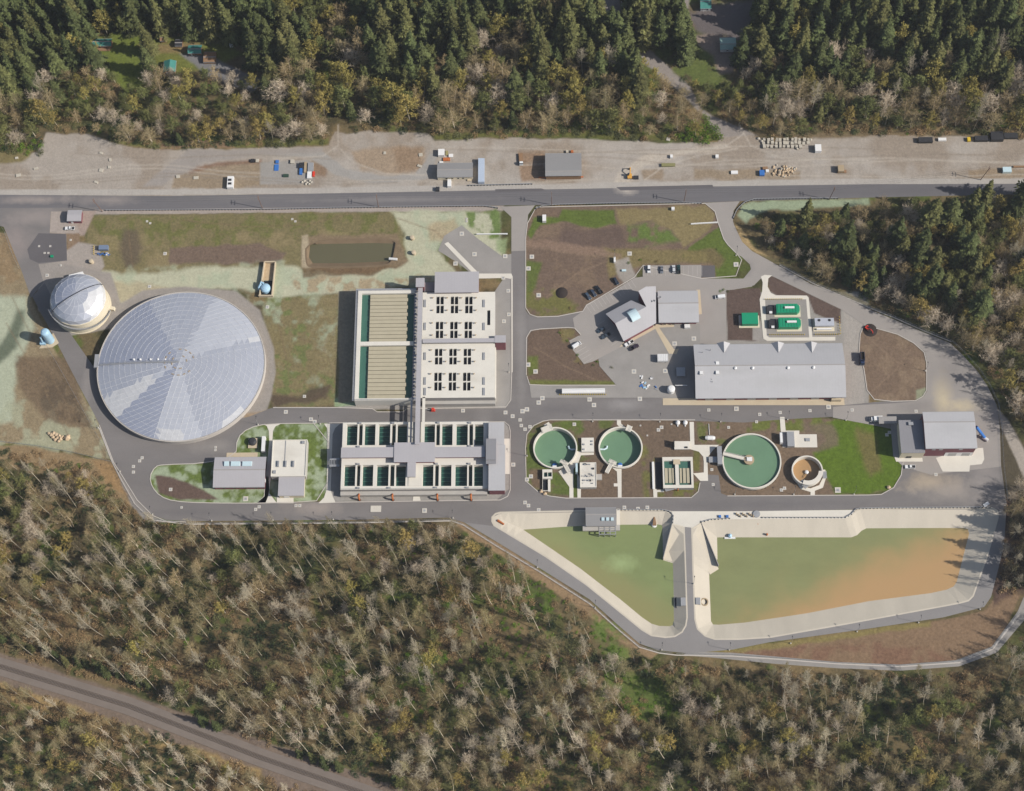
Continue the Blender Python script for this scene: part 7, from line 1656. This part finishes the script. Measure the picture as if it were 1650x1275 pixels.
p = W(1402, 532); mb = MB(); mb.lathe(p, [(4.2, 0), (3, .6), (1.2, .9), (0, 1.0)], 20); single(mb, 'soil_heap', M_mulch, 'dark heap of soil under the small red excavator', 'heap', smooth=True)

# ------------------------------------------------------------------ covers, cabinets, boulders
V = []
def cov(pts, size, where): V.extend((x, y, size, where) for x, y in pts)
cov([(63, 397), (81, 397), (72, 408), (78, 408), (114, 387), (98, 428)], 1.2, 'in the dark paving by the guard house'); cov([(76, 444), (266, 409), (241, 462), (431, 495)], 2.0, 'in the field by the domed tanks')
cov([(237, 357), (242, 360), (471, 353.5), (476, 357), (752, 353), (752, 357)], 1.3, 'in the grass just south of the highway'); cov([(744, 377), (764.5, 410), (734, 425), (814, 413)], 2.6, 'in the angled gravel pad'); cov([(819, 469), (820, 507), (812, 518), (811, 448)], 2.2, 'in the gravel east of the north filter block')
cov([(1014.5, 409), (868, 476), (851.5, 433), (857, 414)], 2.6, 'on the brown office island'); cov([(1186, 426.5)], 2.8, 'in the curved lawn by the east entrance'); cov([(746, 662), (814.5, 665), (460.6, 664), (501, 676), (507, 680), (826, 671)], 2.2, 'in the cross road near the spine bridge')
cov([(851, 588), (863, 599)], 2.6, 'on the mulched parking island'); cov([(874, 642), (868, 649), (849, 660), (842, 663), (950, 644), (957, 653), (1031, 643)], 2.5, 'in the cross road south of the parking island'); cov([(838, 677), (840, 686), (846, 692), (854, 688)], 1.9, 'at the road corner by the western clarifier')
cov([(1021.5, 599), (1072, 598), (1087, 554), (1118, 546)], 2.6, 'in the service yard'); cov([(1061, 693), (1066, 689), (925.5, 684)], 2.0, 'in the grass north of the clarifiers'); cov([(1186.5, 659), (1335, 656)], 2.6, 'at the foot of the maintenance building walkway'); cov([(1305, 662), (1373, 661), (1224, 668), (1257, 665), (1142, 661)], 1.8, 'in the road south of the maintenance building'); cov([(1219, 680), (1174, 689), (1147, 757), (1149, 781)], 1.6, 'beside the largest clarifier')
cov([(229, 738), (225, 743), (215, 752), (215, 761)], 1.7, 'in the west bend of the perimeter road'); cov([(275, 789)], 1.9, 'in the brown bed west of the skylit building'); cov([(347.5, 721), (347, 725.5), (292.6, 818)], 1.3, 'in the road around the large dome'); cov([(396, 804)], 2.8, 'in the lawn south of the skylit building'); cov([(417.6, 817), (412, 821), (477, 815), (483, 815)], 1.7, 'in the road south of the flat roofed tank'); cov([(490.6, 639)], 1.8, 'in the dark soil east of the large dome')
cov([(684, 823)], 2.6, 'in the road south of the filter block'); cov([(827, 749), (855.5, 768), (849, 773)], 2.3, 'near the west clarifier kerb'); cov([(851.5, 815), (868, 822), (1006, 818), (1028, 820), (846, 810), (1043, 818)], 2.0, 'in the road north of the triangular lagoon'); cov([(1259, 790), (1264, 787)], 1.8, 'in the soil west of the thickener'); cov([(1350, 790)], 3.2, 'in the south edge of the east lawn'); cov([(1476, 663), (1508, 765), (1429, 701), (1433, 697)], 1.8, 'near the maroon building'); cov([(1082, 684), (1032, 686), (1043, 702)], .9, 'in the soil north of the settling basin')
for x, y, s, where in V:
    p = W(x, y); z = .17; mb = MB(); mb.box(p.x-s/2, p.y-s/2, 0, p.x+s/2, p.y+s/2, z+.06)
    t = thing('vault_cover', 'pale concrete vault cover '+where, 'vault cover', p, 'vault covers '+where); part(mb, 'slab', M_vault, t)
    mb = MB(); mb.box(p.x-s*.24, p.y-s*.24, z+.06, p.x+s*.24, p.y+s*.24, z+.11); part(mb, 'lid', M_galv, t)
mb = MB(); pbox(mb, 597, 815, 614, 825, 0, .3); single(mb, 'vault_slab', M_vault, 'large pale rectangular slab in the road south of the orange pipes', 'vault cover')
mb = MB(); p = W(1589, 813); mb.obox(p, pdir(1, -.6), 3.4, 1.8, 0, .5); single(mb, 'loose_cover', M_white, 'white tilted slab at the east end of the silty lagoon railing', 'slab')
for x, y, lab in ((664.5, 382, 'round concrete riser east of the retention pond, the northern one'), (667, 406, 'round concrete riser east of the retention pond, the southern one'), (148, 420, 'round pale manhole riser west of the pump skid')):
    p = W(x, y+3); mb = MB(); mb.lathe(p, [(1.3, 0), (1.3, 2.2), (.5, 2.4), (0, 2.4)], 16); single(mb, 'manhole_riser', M_walk, lab, 'manhole')
mb = MB(); mb.tube([W(627, 417, .5), W(640, 418, .9)], .8, n=10); single(mb, 'outfall_pipe', M_white, 'white outfall pipe at the east end of the retention pond', 'pipe')
for px_, h_, m_, lab in (((874, 346, 880, 356), 2.6, M_white, 'white cabinet in the north-west corner of the office island'), ((81, 411, 85.5, 414.5), 1.0, M_green, 'green crate on the dark paving by the guard house'), ((989, 414, 992, 422), 2, M_white, 'white meter cabinet by the rough ground'), ((1082, 333.5, 1087, 338), 1.6, M_white, 'white cabinet behind the highway guardrail'), ((1002, 434, 1009, 437), .9, M_sky, 'pale crate on the rough ground north of the car park')):
    mb = MB(); pbox(mb, *px_, 0, h_); single(mb, 'cabinet', m_, lab, 'cabinet')
def boulder(p, r, R, m, label, cat, group):
    bm = bmesh.new(); bmesh.ops.create_icosphere(bm, subdivisions=1, radius=r)
    for v in bm.verts: v.co = Vector((v.co.x*R.uniform(.7, 1.2), v.co.y*R.uniform(.7, 1.2), v.co.z*R.uniform(.6, .95)))
    me_ = bpy.data.meshes.new('boulder'); bm.to_mesh(me_); bm.free(); me_.materials.append(m)
    o = bpy.data.objects.new('boulder', me_); COL.objects.link(o); o.location = (p.x, p.y, p.z+r*.4); o.rotation_euler = (0, 0, R.uniform(0, 6)); meta(o, label, cat, group)
R_ = random.Random(12)
for x, y, r in ((79, 699, 1.1), (83, 701, 1.3), (87, 699, 1.4), (91, 701, 1.3), (86, 705, 1.3), (89, 709, 1.2), (93, 706, 1.1), (96, 703, 1.2), (98, 708, 1.5), (101, 704, 1.0), (104, 707, .8), (109, 706, 1.9), (95, 711, 1.1), (111, 703, 1.0)): boulder(W(x, y), r, R_, M_rock, 'pale boulder in the pile on the mint field beside the west road', 'boulder', 'boulders of the west field pile')
n_ = 0
while n_ < 70:
    x = R_.gauss(1266, 11); y = R_.gauss(276, 5.2)
    if abs(x-1266) > 21 or abs(y-276) > 10: continue
    n_ += 1; boulder(W(x, y)+Vector((0, 0, max(0, 1.6-.12*math.hypot(x-1266, 2*(y-276))))), R_.uniform(.5, 1.0), R_, R_.choice([M_rock, M_rock, M_rockg]), 'pale stone in the heap near the east end of the gravel yard', 'stone', 'stones of the yard heap')
for i in range(34):
    x = 1231+(i % 12)*6.4+R_.uniform(-1, 1); y = 226+(i//12)*5.6+R_.uniform(-1, 1); p = W(x, y); mb = MB(); mb.obox(p, pdir(R_.uniform(-.15, .15), 1), R_.uniform(1.5, 2.4), R_.uniform(1.2, 1.9), 0, R_.uniform(.9, 1.9)); single(mb, 'concrete_block', M_rockg, 'pale concrete block in the stack beside the north access road', 'block', 'concrete blocks in the yard stack')
for x, y in ((1222, 224), (1227, 228), (1284, 240), (1306, 226)): boulder(W(x, y), 1.1, R_, M_rockg, 'grey boulder at the edge of the concrete block stack', 'boulder', 'boulders by the block stack')
# ------------------------------------------------------------------ things in the north yard
def crate(px, h, m, name, label, cat, z0=0.0):
    mb = MB(); pbox(mb, *px, z0, h); return single(mb, name, m, label, cat)
crate((1313.5, 232.5, 1323.5, 243.5), 2.8, M_white, 'container', 'white cube container south-east of the concrete block stack', 'container')
crate((1480, 221, 1503, 228.5), 2.2, M_dark, 'skip', 'long black skip at the forest edge, the western one', 'skip'); crate((1512, 222, 1525, 226.5), 1.4, M_white, 'barrier', 'short white barrier east of the western black skip', 'barrier')
crate((1571, 218.5, 1592, 226), 2.4, M_dark, 'skip', 'black skip at the forest edge beside the yellow machine', 'skip'); crate((1597, 212, 1617, 225), 3.0, M_dark, 'container', 'large black container at the north-east end of the yard', 'container'); crate((1559, 221, 1564, 227), 1.6, M_yel, 'roller', 'small yellow machine between the black skips', 'machine')
crate((1618, 214, 1640, 222), 2.0, M_dark, 'skip', 'low black skip east of the large black container', 'skip')
t = thing('equipment_trailer', 'tan and white trailer load standing alone in the east yard', 'trailer', W(1356, 275)); mb = MB(); pbox(mb, 1350.5, 266, 1360, 276, 1.0, 3.0); part(mb, 'load', M_tan, t); mb = MB(); pbox(mb, 1349, 274, 1364, 278.5, .5, 1.0); part(mb, 'deck', M_wood, t)
for x in (1352, 1360): mb = MB(); p = W(x, 278); mb.tube([(p.x, p.y-.2, .4), (p.x, p.y+.2, .4)], .4, n=10); part(mb, 'wheel', M_tyre, t)
t = thing('crane_base', 'white machine with dark windows standing alone on the brown oval', 'machine', W(370, 300)); mb = MB(); pbox(mb, 366, 284, 376, 302, .2, 2.6); part(mb, 'body', M_white, t)
for y in (288, 294): mb = MB(); pbox(mb, 367.5, y, 373, y+3.5, 2.6, 2.75); part(mb, 'hatch', M_dark, t)
t = thing('utility_shed', 'small white shed with scrap beside it north of the site office', 'shed', W(711, 250)); mb = MB(); pbox(mb, 706, 240, 716, 250, 0, 2.6); part(mb, 'body', M_white, t); mb = MB(); pbox(mb, 709, 251, 714, 253, 0, .5); part(mb, 'step', M_galv, t)
for px_, h_, m_, lab in (((714, 254, 725, 259), .8, M_orange, 'orange pallet load beside the white shed'), ((723, 248, 730, 253), .9, M_white, 'white pallet load beside the white shed'), ((718, 243, 722, 250), .7, mat('olive_tarp', (150, 142, 96), .8), 'olive tarpaulin heap beside the white shed'), ((708, 260, 714, 262.5), .6, M_white, 'white plank stack north of the site office roof')): crate(px_, h_, m_, 'pallet_load', lab, 'pallet')
mb = MB(); pbox(mb, 721, 289, 727, 300, 0, 2.2); single(mb, 'portable_toilet', M_white, 'white portable cabin on the verge south of the site office', 'cabin'); crate((702, 301, 708, 307), 1.6, M_dark, 'meter_box', 'dark box on the highway verge below the site office', 'box')
for i, (px_, h_, m_, lab) in enumerate((((442, 265, 449, 275), .4, M_bluet, 'bright blue tarpaulin spread on the grey pad'), ((444, 258, 449, 263), .8, M_bluet, 'small blue crate north of the blue tarpaulin'), ((456, 280.5, 465, 285), .8, mat('dark_green_tarp', (52, 76, 62), .7), 'dark green boat shaped cover on the grey pad'), ((468, 257, 474, 263), 1.2, M_rockg, 'grey and red stacked barrels at the pad corner'), ((482, 262, 487, 270), 1.6, M_dark, 'dark crate stack on the grey pad'), ((482.5, 271, 487, 281), 1.1, M_bluet, 'blue pipe bundle beside the dark crate stack'), ((490, 261, 494, 278), 1.0, M_tan, 'tan timber bundle on the grey pad'), ((496, 262, 505, 276), 1.4, M_galv, 'silver scrap heap at the east edge of the grey pad'), ((495, 276, 502, 287), 1.0, M_white, 'white pipe stack at the south-east of the grey pad'), ((503.5, 276, 507, 284), 1.0, M_red, 'red steel bundle at the east edge of the grey pad'), ((404, 256, 410, 261), 1.2, M_dark, 'dark spool on the track west of the grey pad'), ((412, 256, 417, 261), 1.0, M_rockg, 'pale spool on the track west of the grey pad'))): crate(px_, h_, m_, 'stored_load', lab, 'load')
for i, (x, y) in enumerate(((487, 294), (491, 292), (495, 295), (499, 292), (502, 294), (493, 297), (498, 297))): boulder(W(x, y), .9, R_, M_rockg, 'pale stone in the small pile south of the grey pad', 'stone', 'stones south of the grey pad')
for x, y in ((163, 247), (178, 258), (176, 270), (163, 275), (27, 255), (58, 272), (30, 283), (287, 285), (316, 287), (155, 294), (620, 247), (678, 250), (676, 268), (1077, 225)): mb = MB(); p = W(x, y); mb.obox(p, pdir(1, R_.uniform(-.4, .4)), R_.uniform(1.4, 3.0), R_.uniform(1.2, 2.2), 0, .5); single(mb, 'concrete_footing', M_rockg, 'low pale concrete footing left in the bare gravel yard', 'footing', 'footings in the gravel yard')
t = thing('conveyor_trailer', 'long olive low trailer lying in the gravel yard', 'trailer', W(1076, 265)); mb = MB(); pbox(mb, 1066, 263, 1088, 268, .7, 1.3); part(mb, 'deck', mat('olive_paint', (140, 136, 92), .7), t); mb = MB(); p = W(1070, 267); mb.tube([(p.x, p.y-.3, .4), (p.x, p.y+.3, .4)], .4, n=10); part(mb, 'wheel', M_tyre, t)
for px_, h_, m_, lab in (((1080, 249, 1084, 254), 1.5, M_white, 'small white generator in the open yard east of the excavator'), ((1153, 249, 1158, 254), 1.6, M_white, 'lone white marker box in the middle of the east yard'), ((1178, 275, 1189, 280), 1.0, M_white, 'white plank bundle on the brown verge strip'), ((1224, 274, 1232, 282), 1.8, M_bluet, 'blue skip beside the heap of pale stones'), ((1229, 268.5, 1237, 273), 1.0, M_wood, 'brown timber stack north of the blue skip'), ((1234, 273, 1239, 277), 1.2, M_white, 'white drum between the blue skip and the stones'), ((1021, 283, 1029, 288), 1.2, M_dark, 'dark bucket attachment beside the yellow excavator'), ((1616, 269, 1630, 277), 2.2, M_sky, 'pale blue and white machine at the far east of the yard'), ((1633, 267, 1652, 269.5), .8, M_wood, 'brown timber pile at the far east of the yard'), ((912, 242, 916, 246), 1.2, M_rockg, 'pale drum on the north side of the dark barn'), ((920, 242, 924, 246), 1.1, M_orange, 'brown drum on the north side of the dark barn')): crate(px_, h_, m_, 'yard_load', lab, 'load')
# lagoon fittings
t = thing('sluice_gate', 'cluster of low grey gate valves and a round cover on the white lagoon deck', 'gate', W(1200, 832))
for k in range(9): mb = MB(); x = 1186+k*3.4; pbox(mb, x, 826+(k % 3)*2, x+1.6, 829+(k % 3)*2, .16, 1.2); part(mb, 'valve', M_tan, t)
p = W(1219, 829); mb = MB(); mb.lathe(p, [(2.0, .16), (2.0, .8), (0, .9)], 18); part(mb, 'round_cover', M_galv, t)
for x, y, lab in ((1160, 832, 'dark blue box on the lagoon deck, the western of the pair'), (1172, 832, 'dark blue box on the lagoon deck, the eastern of the pair')): crate((x-2, y-2, x+2, y+2), 1.0, M_bluet, 'equipment_box', lab, 'box')
t = thing('floating_decanter', 'pale blue decanter on a small white float at the edge of the silty lagoon', 'decanter', W(1177, 866, ZL)); p = W(1176, 864, ZL+.3); mb = MB(); mb.lathe(p, [(1.2, ZL), (1.0, ZL+1.8), (0, ZL+2.4)], 12); part(mb, 'body', M_blue, t); mb = MB(); mb.box(p.x-3, p.y-1.6, ZL, p.x+3, p.y-.6, ZL+.5); part(mb, 'float', M_white, t)
t = thing('inlet_chute', 'rust stained inlet chute on the slope of the triangular lagoon', 'chute', W(1054, 840)); mb = MB(); mb.prism([W(x, y, -1) for x, y in ((1053.5, 833), (1055.5, 833), (1058, 846), (1051.5, 846))], -3.4, -1.2); part(mb, 'channel', M_wood, t); mb = MB(); p = W(1054, 846, ZL+.4); mb.lathe(p, [(1.6, ZL), (1.3, ZL+.7), (0, ZL+.9)], 14); part(mb, 'float', M_white, t)
t = thing('outlet_structure', 'grey grating outlet box on the east slope of the triangular lagoon', 'outlet', W(1098, 969)); mb = MB(); pbox(mb, 1097, 963, 1105, 976, -1.5, .5); part(mb, 'box', M_galv, t); mb = MB(); mb.prism([W(x, y, -2.6) for x, y in ((1087, 965), (1091, 961), (1096.5, 964), (1096.5, 974), (1091, 982), (1088, 978))], -3.2, -2.4); part(mb, 'black_liner', M_black, t)
t = thing('outlet_structure', 'grey grating outlet box with a rust ring on the west slope of the silty lagoon', 'outlet', W(1125, 969)); mb = MB(); pbox(mb, 1121, 963, 1128.5, 974, -1.2, .5); part(mb, 'box', M_galv, t); p = W(1135, 970, -1.4); mb = MB(); mb.lathe(p, [(2.2, -2.6), (2.2, -1.2), (1.6, -1.2), (1.6, -2.4)], 18); mb.f.pop(); mb.m.pop(); part(mb, 'ring', M_tan, t)
mb = MB(); mb.tube([W(802, 839, 0), W(812, 845, .3)], .8, .5, n=8); single(mb, 'rust_pipe_mouth', M_orange, 'rust orange pipe mouth at the western tip of the triangular lagoon', 'pipe')
for x, y, lab in ((1221, 845, 'small dark marker on the north slope of the silty lagoon, the upper one'), (1236, 861, 'small dark marker on the north slope of the silty lagoon, the lower one')): p = W(x, y, -1.6); mb = MB(); mb.lathe(p, [(.6, -2.6), (.5, -1.0), (0, -.6)], 8); single(mb, 'marker', M_orange, lab, 'marker')
# yard between the clarifier islands
for x, y, lab in ((872, 792, 'tan boulder group at the south-west kerb of the clarifier island'), (1432, 786, 'tan boulder at the south corner of the east lawn'), (878, 796, 'small tan rock at the kerb south of the splitter box')): boulder(W(x, y), 1.2, R_, M_rock, lab, 'boulder', None)
# ------------------------------------------------------------------ houses in the forest clearings
def house(px, ze, zr, rpy, roofm, wallm, label, axis='x'):
    t = thing('forest_house', label, 'house', W((px[0]+px[2])/2, px[3])); ro, RR = gable(t, px, ze, zr, rpy, roofm, wallm, axis, .4)
    mb = MB(); mb.box(RR[0]+1.5, RR[1]+.3, 0, RR[0]+2.5, RR[1]+.5, 2.1); part(mb, 'door', M_white, t); mb = MB(); mb.box(RR[0]+4, RR[1]+.3, 1, RR[0]+5.2, RR[1]+.5, 2.1); part(mb, 'window', M_glass, t); return t
house((148, 63, 180, 74), 3.6, 5.2, 67, M_groof, M_wood, 'long green roofed house with a red deck in the western clearing'); house((264, 98, 283, 116), 3.4, 5.0, 273, M_groof, M_wood, 'green roofed house half hidden by trees below the clearing', 'y'); house((303, 73, 325, 86), 3.0, 4.4, 79, M_groof, M_wood, 'small green roofed cabin by the grey drive')
house((1160, 61, 1186, 80), 3.4, 5.0, 71, mat('pale_green_roof', (158, 188, 176), .6, .06), M_white, 'pale green roofed house on the gravel drive of the eastern clearing'); house((1128, -6, 1146, 14), 3.4, 5.0, 2, M_groof, M_white, 'green roofed house at the top edge of the eastern clearing')
for px_, m_, lab in (((258, 54, 268, 66), M_wood, 'brown shed west of the small cabin'), ((282, 64, 294, 74), M_dark, 'dark shed beside the small cabin'), ((328, 84, 348, 100), M_wood, 'brown roofed shed east of the small cabin')):
    t = thing('garden_shed', lab, 'shed', W(px_[0]+4, px_[3])); gable(t, px_, 2.4, 3.3, (px_[1]+px_[3])/2, m_, M_wood, 'x', .2)
crate((370, 58, 375, 73), 2.4, M_white, 'caravan', 'white caravan at the edge of the western clearing', 'caravan'); crate((1001, 0, 1008, 14), 1.6, M_white, 'parked_boat', 'white and red boat parked by the northern drive', 'boat')
mb = MB(); pbox(mb, 150, 75, 178, 82, 0, .5); single(mb, 'wooden_deck', M_wood, 'weathered wooden deck south of the long green roofed house', 'deck')

# ------------------------------------------------------------------ thin spring haze in the kilometre of air below the camera
hz = MB(); hz.box(-6600, -6600, -5.2, 6600, 6600, 975)
o = bpy.data.objects.new('haze', hz.mesh('haze', [])); COL.objects.link(o); o['kind'] = 'stuff'; o['label'] = 'thin pale haze between the camera and the ground'
hm = bpy.data.materials.new('haze'); hm.use_nodes = True; hn = hm.node_tree.nodes; hn.remove(hn['Principled BSDF'])
pv = hn.new('ShaderNodeVolumePrincipled'); pv.inputs['Color'].default_value = (0.86, 0.91, 1.0, 1); pv.inputs['Density'].default_value = 0.000038; pv.inputs['Anisotropy'].default_value = 0.2
hm.node_tree.links.new(pv.outputs[0], hn['Material Output'].inputs['Volume']); o.data.materials.append(hm)
